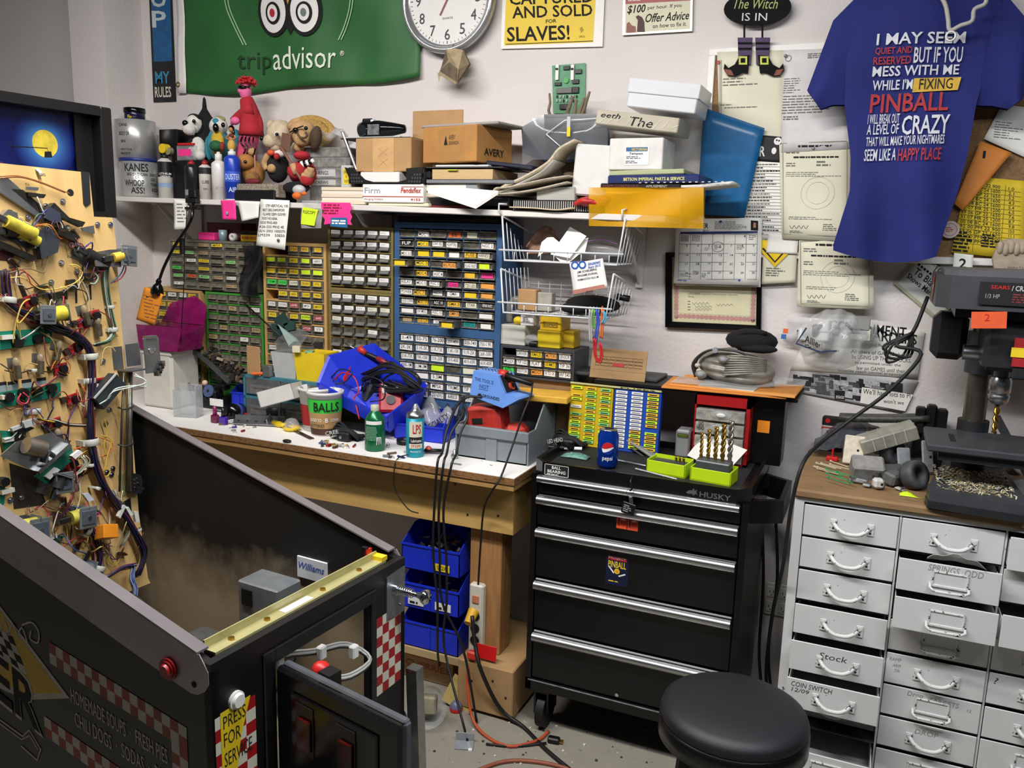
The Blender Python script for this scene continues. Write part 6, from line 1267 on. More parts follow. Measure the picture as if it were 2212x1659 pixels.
crate('loose_cardboard','flat brown cardboard sheet standing behind the taped box','cardboard',(891,238,1000,300),-.10,.006,CARD,zb=zk)
crate('grey_envelope','grey padded envelope lying on the taped box','envelope',(900,262,1085,272),-.25,.17,mt('9a9690',.7,var=.12),zb=zav,zt=zav+.010,yaw=-10)
# open magazine swooping up, loose booklets, spiral pad
def swoop(name,label,P,y0,y1,th,m,cat='magazine'):
    o=W(*P[0],y0);b=MB();C=catmull([W(a,c,y0)-o for a,c in P],5);D=V((0,y1-y0,0));n=len(C)
    b.grid(n-1,1,lambda u,v: C[min(n-1,int(round(u*(n-1))))]+D*v,m,True,th);return solo(b,name,label,cat,o)
PG=mt('c0b49c',.8,var=.2,sc=80)
swoop('curling_magazine','tan curling magazine leaning up against the white box',[(1070,412),(1090,398),(1130,380),(1180,350),(1205,320),(1240,300)],-.28,-.16,.008,PG)
swoop('curling_magazine','grey curling magazine lying inside the tan one',[(1075,414),(1120,395),(1165,372),(1195,345)],-.285,-.17,.006,mt('a8a49c',.8,var=.2))
swoop('folded_newspaper_bundle','folded newspaper bundle with a rounded fold at the shelf front',[(1225,395),(1150,412),(1085,420),(1066,416),(1070,405),(1100,402),(1180,385),(1228,378)],-.295,-.10,.005,mt('b4ab98',.85,var=.25,sc=60),'newspaper')
crate('thick_booklet','thick grey booklet under the folded newspaper','booklet',(1160,405,1243,430),-.27,.2,mt('a8a8a0',.8,var=.2,sc=120,stretch=(.1,.1,20)),zb=cx_(1200,-.27)+.012,tilt=-3)
crate('spiral_notebook','black spiral notebook on the shelf edge','notebook',(1110,432,1300,442),-.28,.2,BLACK,zb=cx_(1200,-.28),draw=lambda f,w,h: [f.quad(-w/2+i*w/40,h*.1,-w/2+i*w/40+.0025,h*.9,LGREY,.001) for i in range(40)])
swoop('loose_sheets','thin loose yellowed sheets sticking over the shelf edge',[(1100,446),(1150,448),(1200,452),(1235,448)],-.315,-.2,.004,mt('cdb99a',.8),'papers')
o=Obj(W(925,418,-.30));A=o.A;PZ_=[A(924,417,-.31),A(1028,451,-.35),A(1076,420,-.302),A(960,410,-.292)];o.add([p+V((0,0,.012)) for p in PZ_]+PZ_,[(0,1,2,3),(7,6,5,4),(0,4,5,1),(1,5,6,2),(2,6,7,3),(3,7,4,0)],mt('e6e4e0',.7,var=.03));solo(o,'white_pad','thick white pad jutting out over the shelf edge','pad',o.o)
# ---- black bagged part, white boxes on the right
o=W(1220,345,-.17);t=thing('bagged_part','dark part in a shiny clear bag with a yellow-ended tag','bagged part',o);q=Obj(o);A=q.A
P1=[A(1126,275,-.13),A(1175,247,-.11),A(1312,245,-.10),A(1318,300,-.11),A(1300,350,-.12),A(1180,352,-.13),A(1130,330,-.13)];q.add(P1+[p+V((0,.03,0)) for p in P1],[tuple(range(7))[::-1],tuple(range(7,14))]+[(i,(i+1) % 7,7+(i+1) % 7,7+i) for i in range(7)],mt('1c2028',.12,var=.4,sc=6));part(q,'dark_part',t)
q=Obj(o);q.tube([A(1180,290,-.17),A(1220,260,-.165),A(1260,258,-.16),A(1305,254,-.15)],.002,mt('e8ecf0',.1),5).tube([A(1180,290,-.17),A(1212,318,-.17)],.002,mt('e8ecf0',.1),5);q.grid(8,6,lambda u,v: A(1128+185*u,255+90*v+(15 if u < .1 else 0),-.145-.02*math.sin(u*3.1)*math.sin(v*3.1)),mt('c9cdd4',.06,alpha=.16));part(q,'clear_film',t)
q=Obj(o);q.push(M.Translation(A(1228,275,-.175)) @ FRONT).box(-.006,0,0,.006,.035,.001,LGREY).box(-.005,-.03,0,.007,0,.001,YEL).pop();part(q,'tag',t)
zy=cx_(1400,-.28)
t,zy1=crate('yellow_box','yellow cardboard box under the books at the shelf end','box',(1307,408,1472,456),-.285,.24,mt('dca012',.6,var=.05,sc=6),zb=zy)
t,zz1=crate('catalogue','black parts catalogue with red and grey spine lettering','book',(1297,392,1470,407),-.275,.22,mt('141416',.4),zb=zy1,zt=zy1+.018,draw=lambda f,w,h: (f.text('HAPP CONTROLS',-w*.46,h*.3,-w*.02,h*.7,mt('8a2a2a',.6)),f.text('AMUSEMENT',w*.08,h*.3,w*.34,h*.7,LGREY)))
swoop('floppy_magazine','floppy white magazine sticking out from the blue book',[(1470,400),(1515,398),(1555,394),(1582,391)],-.27,-.12,.010,mt('c8c8c4',.7,var=.15,sc=90))
t,zz2=crate('blue_book','blue parts and service catalogue with yellow spine lettering','book',(1313,373,1512,392),-.28,.22,mt('13245e',.4),zb=zz1,zt=zz1+.026,tilt=-.8,draw=lambda f,w,h: (f.text('BETSON IMPERIAL PARTS & SERVICE',-w*.32,h*.32,w*.34,h*.7,mt('e0dc8a',.5),.0006,.02),[f.quad(-w*.15+i*.02,h*.02,-w*.15+i*.02+.008,h*.14,LGREY) for i in range(14)]))
t,zz3=crate('green_folder','green folder of papers on the blue catalogue','folder',(1316,361,1478,373),-.275,.2,mt('a8b088',.7,var=.2,sc=120,stretch=(.1,.1,20)),zb=zz2,zt=zz2+.016,tilt=-1.5)
def temp(f,w,h): f.quad(-w*.2,h*.15,w*.25,h*.72,mt('dfe2e6',.5),.0004).quad(-w*.18,h*.58,w*.22,h*.71,mt('2a5c8c',.5),.0007).text('VECTORVGA',-w*.08,h*.60,w*.21,h*.68,YEL,.001,.02).text('Tempest',-w*.12,h*.46,w*.14,h*.55,INK,.001,.02).lines(-w*.17,h*.34,w*.18,h*.44,2,GREYTX,.001).lines(-w*.18,h*.2,w*.12,h*.3,2,GREYTX,.001)
t,zz4=crate('tempest_box','white carton with a small blue product label','box',(1316,298,1432,362),-.27,.16,mt('d6d4d0',.6),zb=zz3,draw=temp)
crate('white_foam_box','plain white box leaning left of the labelled carton','box',(1235,312,1318,408),-.26,.15,mt('d2d4d0',.6,var=.03),zb=cx_(1270,-.26)+.055,tilt=4,bev=.006)
def teeth(f,w,h):
    f.text('eeth',-w*.44,h*.5,-w*.2,h*.85,INK,.0006,0,.3).text('The',-w*.08,h*.15,w*.2,h*.75,INK,.0006,0,.2)
    [f.stroke([(-w*.45+i*w*.11,h*(.1+.1*(i % 3))),(-w*.38+i*w*.11,h*(.5+.1*(i % 4)))],.0012,mt('e8e6dc',.2),.0007) for i in range(9)]
t,zz5=crate('taped_box','long beige taped box with black marker writing, tilted','box',(1284,245,1464,305),-.265,.17,mt('b4ad9a',.35,var=.08,sc=20),zb=zz4+.030,tilt=7.5,draw=teeth)
t,zz6=crate('white_gift_box','glossy white lidded box on top of the tilted pile','box',(1352,215,1502,262),-.25,.17,mt('d4d6da',.25,var=.02),zb=zz5+.010,tilt=7.5,zt=zz5+.075)
_w=(fr(1352,215,1502,262,-.25)[2]-fr(1352,215,1502,262,-.25)[0])/2+.004;b=MB().box(-_w,-.004,.044,_w,.174,.088,mt('d4d6da',.22,var=.02),.002);part(b,'lid',t)
o=W(1280,420,-.29);o.z=cx_(1280,-.2)+.018;q=Obj(o);q.o=V(o);q.ell((-.01,.02,.018),(.05,.05,.018),mt('a81c20',.5)).ell((.04,.03,.024),(.03,.04,.02),mt('d8481c',.4)).tube([(-.06,0,.01),(-.02,-.02,.02),(.03,-.01,.014),(.06,.01,.03)],.008,mt('c02a20',.4),6,4);solo(q,'red_orange_gadget','red and orange rubber bits behind the yellow film','gadget',o)
o=W(1395,405,-.30);q=Obj(o);A=q.A;FILM=mt('dca40c',.45,var=.04,alpha=.66,spec=.2)
q.grid(12,10,lambda u,v: A(1272+248*u,405+83*v+6*u*v,-.302-.010*math.sin(u*7+v*4)),FILM);q.add([A(1520,405,-.30),A(1525,405,-.10),A(1520,488,-.10),A(1520,494,-.30)],[(0,3,2,1)],FILM);q.add([A(1272,405,-.302),A(1520,405,-.302),A(1525,407,-.1),A(1300,407,-.1)],[(0,1,2,3)],FILM)
solo(q,'yellow_film','transparent yellow plastic film draped over the shelf end','plastic film',o)

# ---- notes taped to the shelf edge
def note(name,label,pts,m,draw=None,y=-.312,cat='note',curl=.006): return paper(name,label,pts,m,y,draw,cat,curl=curl)
note('paper_slip','long white paper slip hanging from the shelf beside the lamp clamp',[(378,496),(402,495),(410,435),(374,430)],PAPER,lambda f: f.ln(382,440,402,485,6,GREYTX,.0012,3,.25))
note('pink_note','pink sticky note folded over the shelf edge',[(482,474),(513,475),(508,432),(476,433)],PINK,lambda f: f.ell((*f.P(493,461),.004),(.006,.008,.005),GREY))
note('graph_paper','white graph paper corner hanging under the shelf',[(524,478),(560,470),(560,436),(511,434)],PAPER)
def lst(f):
    for i,(t,x0,x1) in enumerate((('STP VERTICAL 100',575,622),('BEST DEG SHMOPOFE',568,615),('GLARE GEM GOME!',568,618),('SIDE NO-6066',566,600),('SIDE PINS-400',563,600),('A26-550 PINS 4E',561,615),('ULN 2003 1005070',560,618),('LM339    50E50',560,617))): f.tx(t,x0,447+i*9,x1,5.5,INK,.0014)
    f.ell((*f.P(604,519),.004),.006,DSTEEL)
note('handwritten_list','long white handwritten parts list hanging from the shelf',[(556,530),(618,540),(625,433),(563,430)],PAPER,lst)
f=Flat(672,465,-.314);f.grid(6,8,lambda u,v: (*f.P(651+44*u,493-60*v),.004*math.sin(u*8+v*5)),BAG);f.slab([(652,484),(681,488),(689,453),(656,447)],LIME,.001,.005).tx('FILECOPY',657,461,684,7,INK,.0065,.01,sl=.1);f.go('hanging_bag','clear little bag with a lime sticky note hanging from the shelf','bag')
zg=[(694,437),(757,438),(760,450),(756,458),(761,468),(757,478),(761,486),(745,484),(730,487),(714,483),(700,485),(702,474),(696,466),(700,456),(694,448)]
f=Flat(728,460,-.314);f.slab(zg[::-1],PINK,.001);f.ln(699,441,755,465,4,mt('8a1030',.7),.0014,4,.6);f.go('pink_zigzag_note','hot pink zigzag-edged note on the shelf edge','note')
f=Flat(733,480,-.318);f.slab([(714,489),(751,492),(749,470),(715,470)],mt('2a6a9a',.4),.001).ln(717,475,747,486,2,WHITE,.0012,2,.6,False);f.go('blue_sticker','small blue printed label below the pink zigzag note','label')
# ---- black gooseneck lamp clamped to the shelf with an orange note
o=W(415,440,-.315);t=thing('gooseneck_lamp','black gooseneck clip lamp clamped to the shelf edge','lamp',o);q=Obj(o);A=q.A
q.push(M.Translation(A(416,428,-.318))).box(-.03,-.012,-.02,.03,.012,.0,BLACK,.003).box(-.02,-.006,.0,.02,.02,.035,BLACK,.004).box(-.04,-.008,-.045,.035,.01,-.035,BLACK,.003).pop();part(q,'clamp',t)
q=Obj(o);q.tube([A(417,438,-.32),A(415,465,-.34),A(405,490,-.35),A(378,530,-.36),A(355,575,-.37),A(344,605,-.37)],.006,BLKG,8,5);part(q,'gooseneck',t)
q=Obj(o);c=A(342,612,-.37);q.push(M.Translation(c) @ RY(15)).lathe([(.006,.02),(.012,.01),(.010,0),(.018,-.01),(.026,-.03),(.026,-.045),(0,-.045)],BLKG,16).pop();part(q,'lamp_head',t)
q=Obj(o);q.tube([A(404,445,-.32),A(402,490,-.33),A(398,530,-.33),A(398,600,-.32),A(393,690,-.3),A(390,742,-.28)],.0022,RUBBER,5,4).box(*(A(394,530,-.335)-V((.012,.008,.035))),*(A(394,530,-.335)+V((.010,.008,.028))),BLACK,.004);part(q,'switch_cord',t)
paper('orange_note','orange handwritten note clipped to the gooseneck lamp',[(294,690),(333,704),(352,636),(312,619)],mt('f09428',.7,var=.04),-.375,lambda f: (f.ln(310,636,345,690,7,mt('9a6a3a',.8),.0012,4,.25,sl=.25),f.ln(316,640,325,644,1,INK,.0012),f.ln(338,634,350,640,1,INK,.0012)),'note')
# ================================================================ things on the workbench
def obj(px,py,z): return Obj(Z(px,py,z))
def BM(px,py): return Z(px,py,BZ+.0005)
def bin_(name,label,loc,w,d,h,m,rz=0.,lip=.45,par=None,stuff=None,group=None):
    """open-front stacking bin: low front wall, sides cut on the slant"""
    t=thing(name,label,'bin',loc,(0,0,R(rz)),group);b=MB();f=h*lip;e=.003
    b.box(-w/2,0,0,w/2,d,e,m).box(-w/2,0,0,w/2,e,f,m).box(-w/2,d-e,0,w/2,d,h,m)
    for x in (-w/2,w/2-e):
        P=[(0,0),(d,0),(d,h),(d*.35,h),(0,f)];vs=[(x,p[0],p[1]) for p in P]+[(x+e,p[0],p[1]) for p in P]
        b.add(vs,[(0,1,2,3,4),(9,8,7,6,5)]+[(i,5+i,5+(i+1) % 5,(i+1) % 5) for i in range(5)],m)
    b.box(-w/2-.004,d-e,h-.012,w/2+.004,d+.003,h,m).box(-.004,-.003,.004,.004,0,f*.9,m).box(-w/2-.003,-.004,f-.006,w/2+.003,0,f,m)
    part(b,'bin_body',t)
    if stuff:
        q=MB();r_=random.Random(stuff[1])
        for i in range(stuff[2]):
            c=V((r_.uniform(-.42,.42)*w,r_.uniform(.1,.85)*d,f*r_.uniform(.5,1.0)));q.push(M.Translation(c) @ RX(r_.uniform(0,180)) @ RZ(r_.uniform(0,180)));k=r_.uniform(.005,.013);mm=mt(r_.choice(stuff[3]),.35,r_.choice((0,.8)),var=.2)
            q.cyl((-k*1.5,0,0),(k*1.5,0,0),k*.4,mm,n=6) if i % 2 else q.box(-k,-k*.5,-k*.4,k,k*.5,k*.4,mm);q.pop()
        tag(part(q,stuff[0],t),kind='stuff')
    return t
# ---- white bucket with the magenta box
p=BM(325,885);k=mpp(p);t=thing('white_bucket','square-shouldered white plastic bucket at the back of the bench','bucket',p+V((0,.12,0)))
part(MB().box(-.085,-.08,0,.085,.08,.245,mt('cfcbc0',.45,var=.05),.012),'body',t);part(MB().box(-.09,-.085,.225,.09,.085,.25,mt('cfcbc0',.45,var=.05),.006),'lid',t)
o=p+V((.035,.03,.2505));t=thing('magenta_case','translucent magenta plastic case standing open on the white bucket','case',o);MG=mt('84125a',.12,var=.2,alpha=.78)
b=MB();P=[(-.11,0),(.10,0),(.13,.10),(-.12,.10)];b.push(FRONT).prism(P,0,.004,MG).pop().add([(-.11,0,0),(.10,0,0),(.10,.13,0),(-.11,.13,0),(-.12,0,.07),(.13,0,.07),(.13,.13,.10),(-.12,.13,.10)],[(0,3,2,1),(1,2,6,5),(2,3,7,6),(3,0,4,7)],MG);part(b,'base',t)
part(MB().push(TR(0,.13,.10) @ RX(-28)).push(FRONT).prism([(-.115,0),(.125,0),(.10,.09),(.02,.13),(-.10,.085)],0,.004,MG).pop().pop(),'lid',t);part(MB().box(-.02,-.002,.035,.07,.03,.05,mt('6a6ab0',.4)),'grey_insert',t)
# ---- small things at the left of the bench
p=BM(400,902);b=MB()
for q in ((-.05,0,0,.05,.003,.11),(-.05,.05,0,.05,.053,.13),(-.05,0,0,-.047,.053,.11),(.047,0,0,.05,.053,.12),(-.05,0,0,.05,.053,.003)): b.box(*q,CLEAR)
solo(b,'acrylic_holder','clear acrylic brochure holder on the bench by the bucket','holder',p,(0,0,R(15)))
for px,py,c,cc_,lab in ((465,913,'6a1440','8a2a5a','dark magenta nail polish bottle with a tall cap'),(483,917,'4a2a9a','121216','purple nail polish bottle with a black cap')):
    t=thing('nail_polish',lab,'bottle',BM(px,py));part(MB().box(-.015,-.012,0,.015,.012,.032,mt(c,.1),.004),'glass',t);part(MB().lathe([(0,.032),(.009,.032),(.007,.066),(0,.068)],mt(cc_,.3),12),'cap',t)
p=BM(508,905);t=thing('jar','dark jar lying on its side with a blue label','jar',p+V((0,0,.032)),(R(80),0,R(20)));part(MB().lathe([(0,-.05),(.03,-.05),(.03,.03),(0,.03)],mt('22283c',.2),20),'body',t);part(MB().lathe([(.0301,-.03),(.0304,-.03),(.0304,.01),(.0301,.01)],mt('3a48a0',.5),20),'label_band',t);part(MB().lathe([(.032,.02),(.032,.046),(.0,.048)],BLKG,20),'cap',t)
p=BM(560,918);b=MB().push(RZ(20) @ RX(20)).box(-.10,-.02,.012,.10,.02,.016,ZINC).box(-.10,.02,.0,.10,.023,.03,ZINC).box(.04,-.02,.01,.043,.02,.04,ZINC)
for i in range(5): b.cyl((-.08+i*.035,0,.0155),(-.08+i*.035,0,.0168),.005,INK,n=8)
b.cyl((-.15,-.01,.015),(-.10,0,.016),.006,CHROME);solo(b,'flipper_bracket','galvanised steel bracket with slots lying on the bench','bracket',p)
p=BM(612,925);t=thing('yellow_screwdriver','yellow-handled screwdriver lying on the bench','screwdriver',p+V((0,0,.012)),(0,0,R(-12)));part(MB().push(RY(90)).lathe([(0,-.06),(.011,-.058),(.012,-.02),(.008,-.005),(.011,.01),(0,.012)],YEL,12).pop(),'handle',t);part(MB().cyl((.01,0,0),(.09,-.01,-.006),.003,CHROME),'shank',t)
p=BM(655,940);solo(MB().box(-.075,-.010,0,.075,.010,.004,DSTEEL,.001),'flat_file','grey flat file lying beside the battery tub','file',p,(0,0,R(-28)))
p=BM(630,930);t=thing('dust_mask_cup','clear dome cup in a yellow dish','cup',p);part(MB().lathe([(0,0),(.028,.004),(.034,.014),(.032,.016)],YEL,18),'dish',t);part(MB().lathe([(.03,.014),(.028,.03),(.018,.045),(0,.05)],CLEAR,18),'dome',t)
p=BM(620,956);solo(MB().ell((0,0,.006),(.018,.012,.006),BLACK),'rubber_disc','small black rubber disc near the bench edge','disc',p)
p=BM(600,870);b=MB().push(RY(-18) @ RZ(14)); 
for q in ((-.09,-.06,0,.09,.06,.003),(-.09,-.06,0,.09,-.057,.075),(-.09,.057,0,.09,.06,.075),(-.09,-.06,0,-.087,.06,.075),(.087,-.06,0,.09,.06,.075)): b.box(*q,mt('cfcdc8',.4,var=.04))
solo(b,'white_tray','empty white plastic tray tipped on its side','tray',W(612,868,-.43)).scale=(.8,)*3
p=BM(600,905);b=MB().lathe([(.04,0),(.045,.01),(.045,.05),(.038,.055)],BLACK,20).lathe([(.0,.03),(.04,.03)],DGREY,20);solo(b,'black_cable_reel','black reel with a small green emblem behind the bracket','reel',p)
# teal two-row drawer box with bins on top
x0,z0,x1,z1=fr(524,818,692,905,-.34);TE=mt('3a7484',.5,var=.1);t=thing('teal_drawer_box','teal framed box with clear drawers in front of the parts cabinets','drawer box',((x0+x1)/2,-.34,BZ),(0,0,R(-2)));w=x1-x0;h=z1-BZ
part(MB().box(-w/2,0,h-.012,w/2,.13,h,TE).box(-w/2,0,0,-w/2+.010,.13,h,TE).box(w/2-.01,0,0,w/2,.13,h,TE).box(-w/2,.0,h*.44,w/2,.13,h*.5,TE).box(-w/2,.125,0,w/2,.13,h,TE).box(-w/2,0,0,w/2,.13,.008,TE),'frame',t)
for i in range(2):
    for j in range(2): d=part(MB().box(0,-.004,0,w/2-.014,.1,h*.40,CLEARD,.002).box(.03,-.012,h*.2,w/2-.05,-.004,h*.24,CLEARD),'drawer',t,(-w/2+.012+j*(w/2-.01),.004,.012+i*h*.48));part(MB().box(.01,.01,.004,w/2-.03,.08,h*.2,mt('b8b09c',.5,var=.6,sc=150)),'small_parts',d)
zt=BZ+h
def tub(name,label,rect,yf,d,m,zb,fl=.8):
    x0,z0,x1,z1=fr(*rect,yf);w=x1-x0;h=z1-zb;t=thing(name,label,'bin',((x0+x1)/2,yf,zb));b=MB();a=w/2;c=a*fl
    o=[(-a,0),(a,0),(a,d),(-a,d)];i_=[(-c,d*.1),(c,d*.1),(c,d*.9),(-c,d*.9)];o2=[(x*.95,.004+y*.93) for x,y in o]
    vs=[(*p,h) for p in o]+[(*p,0) for p in i_]+[(*p,h) for p in o2]+[(*p,.006) for p in i_]
    b.add(vs,[(4,5,1,0),(5,6,2,1),(6,7,3,2),(7,4,0,3),(4,7,6,5),(8,9,13,12),(9,10,14,13),(10,11,15,14),(11,8,12,15),(12,13,14,15),(0,1,9,8),(1,2,10,9),(2,3,11,10),(3,0,8,11)],m);part(b,'body',t);return t
tub('grey_tub','grey plastic tub standing on the teal drawer box',(585,762,640,815),-.33,.10,LGREY,zt)
tub('yellow_tub','yellow plastic tub standing on the teal drawer box',(634,762,700,820),-.335,.10,YEL,zt,.9)
o=W(612,760,-.30);q=Obj(o);A=q.A
q.add([A(600,760,-.33),A(640,758,-.33),A(670,720,-.24),A(625,700,-.20),A(592,740,-.26)],[(0,1,2,3,4)],CLEARD).add([A(600,700,-.25),A(640,730,-.28),A(652,745,-.29),A(625,750,-.30)],[(0,1,2,3)],mt('9ab0a8',.5,alpha=.8));solo(q,'clear_dish','cracked clear dish heaped on the grey tub','dish',o)
q=Obj(W(612,700,-.22));A=q.A
for cs,c in ((((590,690),(612,674),(622,700),(600,712)),'1f3a36'),(((612,700),(634,692),(636,712),(618,716)),'24443e'),(((586,700),(606,706),(608,735),(590,725)),'1c3a34')): P=[A(*c_,-.24) for c_ in cs];q.add(P+[p+V((0,.012,0)) for p in P],[(0,1,2,3)[::-1],(4,5,6,7),(0,1,5,4),(1,2,6,5),(2,3,7,6),(3,0,4,7)],mt(c,.9,bump=.5))
solo(q,'scouring_pads','dark green scouring pad pieces above the clear dish','scouring pad',q.o)
q=Obj(W(530,655,-.30));q.tube([q.A(528,655,-.2),q.A(566,690,-.25),q.A(605,726,-.30)],.0035,BLACK);solo(q,'black_rod','thin black rod leaning down into the grey tub','rod',q.o)
q=Obj(W(665,760,-.32));q.push(M.Translation(q.A(662,755,-.32)) @ RZ(20)).box(-.04,0,0,.03,.03,.008,ZINC).box(.03,.0,.005,.06,.02,.03,mt('2a2422',.5)).box(-.05,-.02,-.01,-.02,0,.014,mt('d8d0b0',.7)).box(.0,-.02,-.01,.03,.01,-.004,mt('7ab098',.5)).pop();solo(q,'metal_bits','metal strips and scraps lying in the yellow tub','scrap',q.o)
crate('cardboard_flap','upright brown cardboard flap beside the grey tub','cardboard',(530,748,564,808),-.335,.004,CARD,zb=zt,yaw=-10)
q=Obj(V((W(557,806,-.35).x,-.35,zt+.008)));q.cyl((-.03,0,0),(.02,.02,.004),.007,mt('d8602a',.5)).cyl((.02,.02,.004),(.06,.035,.012),.003,STEEL);solo(q,'orange_driver','orange-handled little screwdriver on the teal box','screwdriver',q.o)
crate('small_steel_box','small open steel box on the teal drawer box','box',(566,790,582,808),-.345,.03,ZINC,zb=zt)
# black parts rack leaning across and clutter left of teal box
q=Obj(W(455,800,-.30));A=q.A;RK=mt('55585a',.45,.5,var=.2);q.tube([A(408,748,-.26),A(452,785,-.30),A(496,826,-.34)],.010,RK,4)
r_=random.Random(9)
for i in range(60):
    t_=i/60;c=A(418+95*t_+r_.uniform(0,30),742+68*t_+r_.uniform(-4,26),-.26-.05*t_);q.push(M.Translation(c) @ RX(r_.uniform(0,180)) @ RZ(r_.uniform(0,180))).box(-.014,-.008,-.006,.014,.008,.006,mt(r_.choice(['4a443c','6a5a48','3a3632','7a6a58','2c2a28']),.5,.4,var=.3)).pop()
tag(solo(q,'leaning_parts_rack','grey rack strip hung with dark little fittings leaning on the green cabinet','parts rack',q.o),kind='stuff')
bin_('blue_bin','narrow blue bin beside the teal drawer box',BM(505,890)+V((.03,.0,0)),.07,.12,.11,BLUEBIN,8,.8)
o=BM(440,850);o.y=max(o.y,-.44);t=thing('black_gadget','black plastic gadget pile with a blue disc','gadget',BM(445,885));b=MB()
for a in ((-.06,.02,.0,.06,.09,.05),(-.09,.05,.04,.02,.09,.09),(-.03,0,.045,.05,.05,.085),(.02,.03,.08,.07,.08,.11)): b.box(*a,BLACK,.008)
for i in range(6): b.tube([(-.10+i*.02,.02,.09),(-.09+i*.022,-.0,.10-i*.008),(-.06+i*.02,-.012,.05)],.005,BLACK,6,3)
part(b,'body',t);part(MB().push(TR(.03,-.01,.085) @ RX(75)).cyl((0,0,0),(0,0,.006),.026,mt('4a5a80',.4),n=22).cyl((0,0,.006),(0,0,.008),.006,INK,n=10).pop(),'blue_disc',t);part(MB().ell((.0,.0,.115),.012,mt('d8b8a0',.5)),'cream_knob',t);part(MB().box(.05,-.03,.03,.12,-.026,.06,WHITE,.001),'white_plate',t)
# ---- battery tub
for k_,(px,py,lab) in enumerate(((668,932,'white tub with a red stripe behind the battery tub'),(686,942,'battery tub with a green band marked BALLS in black'))):
    p=BM(px,py)+V((0,.05,0));a=cang(p);t=thing('tub',lab,'tub',p);t.scale=(1.15,)*3;b=MB().lathe([(0,0),(.046,0),(.058,.135),(.061,.135),(.061,.145),(.056,.145),(.044,.006),(0,.006)],mt('d8d6d2',.45,var=.04),28);part(b,'body',t)
    b=MB()
    def band(z0,z1,c,hf=88): b.grid(18,1,lambda u,v: ((.0465+.0885*(z0+(z1-z0)*v))*math.cos(R(a-hf+2*hf*u)),(.0465+.0885*(z0+(z1-z0)*v))*math.sin(R(a-hf+2*hf*u)),z0+(z1-z0)*v),mt(c,.5,var=.04))
    if k_: band(.004,.026,'4a2c24');band(.026,.078,'b08a5c');band(.078,.122,'35c83a');wraptext(b,'BALLS',.0555,a+4,44,.084,.114,INK,.03,.002);wraptext(b,'GOOD TO',.0505,a-38,24,.05,.06,WHITE,.01,.003);wraptext(b,'B',.0505,a+4,5,.048,.062,WHITE,.02,.003);wraptext(b,'CONN',.0505,a+34,16,.05,.06,WHITE,.01,.003);wraptext(b,'BATTERIES',.0495,a-34,30,.031,.042,INK,0,.003)
    else: band(.02,.09,'a01c20')
    part(b,'printed_bands',t)
# headlamp straps
def strap(name,label,px,py,z,s=1.,txt='CREE'):
    o=Z(px,py,z);t=thing(name,label,'headlamp',o);b=MB();r_=random.Random(px)
    for i in range(4): b.tube([(-.06*s,.01*i,.012),(-.03*s,-.02+.012*i,.035+.008*i),(.02*s,-.01+.01*i,.04-.006*i),(.06*s,.012*i,.015),(.02*s,.03,.01),(-.05*s,.03,.012)],.011,mt('141418',.8,var=.3),6,4,flat=.35)
    part(b,'strap',t);part(MB().box(-.02*s,-.03,0,.035*s,.0,.035,BLACK,.006).cyl((.005,-.03,.018),(.005,-.036,.018),.006,CHROME),'lamp_body',t);part(MB().push(TR(-.035*s,-.032,.03) @ FRONT @ RZ(15)).text(txt,-.03*s,-.007,.03*s,.007,LGREY,0,.02),'lettering',t)
strap('headlamp','black headlamp with lettered strap on the bench beside the green bottle',745,950,BZ+.001)
# green bottle, lubricant can
p=BM(800,975)+V((0,.03,0));a=cang(p);t=thing('green_bottle','green metal screw-top bottle with a white printed label','bottle',p);t.scale=(1.14,)*3;GB=mt('12643c',.25,.3,var=.08)
part(MB().lathe([(0,0),(.030,0),(.032,.005),(.031,.095),(.027,.105),(.014,.122),(.012,.124),(.012,.130),(0,.130)],GB,26),'body',t);part(MB().lathe([(.013,.124),(.0135,.14),(.011,.142),(0,.142)],mt('b8b8a0',.4),16),'cap',t)
b=wrapband(MB(),.031,a-10,50,.085,.096,WHITE)
for i in range(10): wrapband(b,.0312,a-25,30+(i*7) % 9,.036+i*.0045,.0375+i*.0045,mt('9ac0a4',.5),8)
part(b,'printed_label',t);b=wrapband(MB(),.0312,a+22,14,.02,.046,WHITE,8)
for i in range(7): wrapband(b,.0316,a+12+i*3.2,.7,.022,.044,INK,1)
part(b,'barcode_label',t)
p=BM(888,988)+V((0,.026,0));a=cang(p);t=thing('lubricant_can','teal lubricant spray can with LPS lettering and a grey dome','can',p);t.scale=(1.17,)*3
part(MB().lathe([(0,0),(.026,0),(.0265,.004),(.0265,.118),(.0,.118)],mt('158a9e',.35,.2,var=.06),24),'body',t);part(MB().lathe([(.027,.118),(.0275,.122),(.024,.130),(.012,.137),(.010,.140),(.010,.142),(0,.142)],STEEL,20),'dome',t);part(MB().lathe([(.004,.14),(.004,.15),(.0025,.156),(0,.156)],mt('d8d4c0',.4),10),'nozzle',t)
b=wrapband(MB(),.0265,a+5,44,.062,.108,mt('d8d4c0',.4));wrapband(b,.0266,a+5,44,.042,.062,INK);wrapband(b,.0267,a+5,44,.028,.042,mt('d8d4c0',.4));wraptext(b,'LPS',.0266,a+12,26,.072,.100,mt('b82820',.4),.02,.001);wraptext(b,'Lubricates',.0266,a+8,34,.047,.056,WHITE,.01,.001);wraptext(b,'STOPS',.0266,a+6,30,.031,.039,mt('b82820',.4),.02,.001);wraptext(b,'PROTECTS',.0266,a+4,34,.016,.021,WHITE,0,.001);part(b,'printed_label',t)
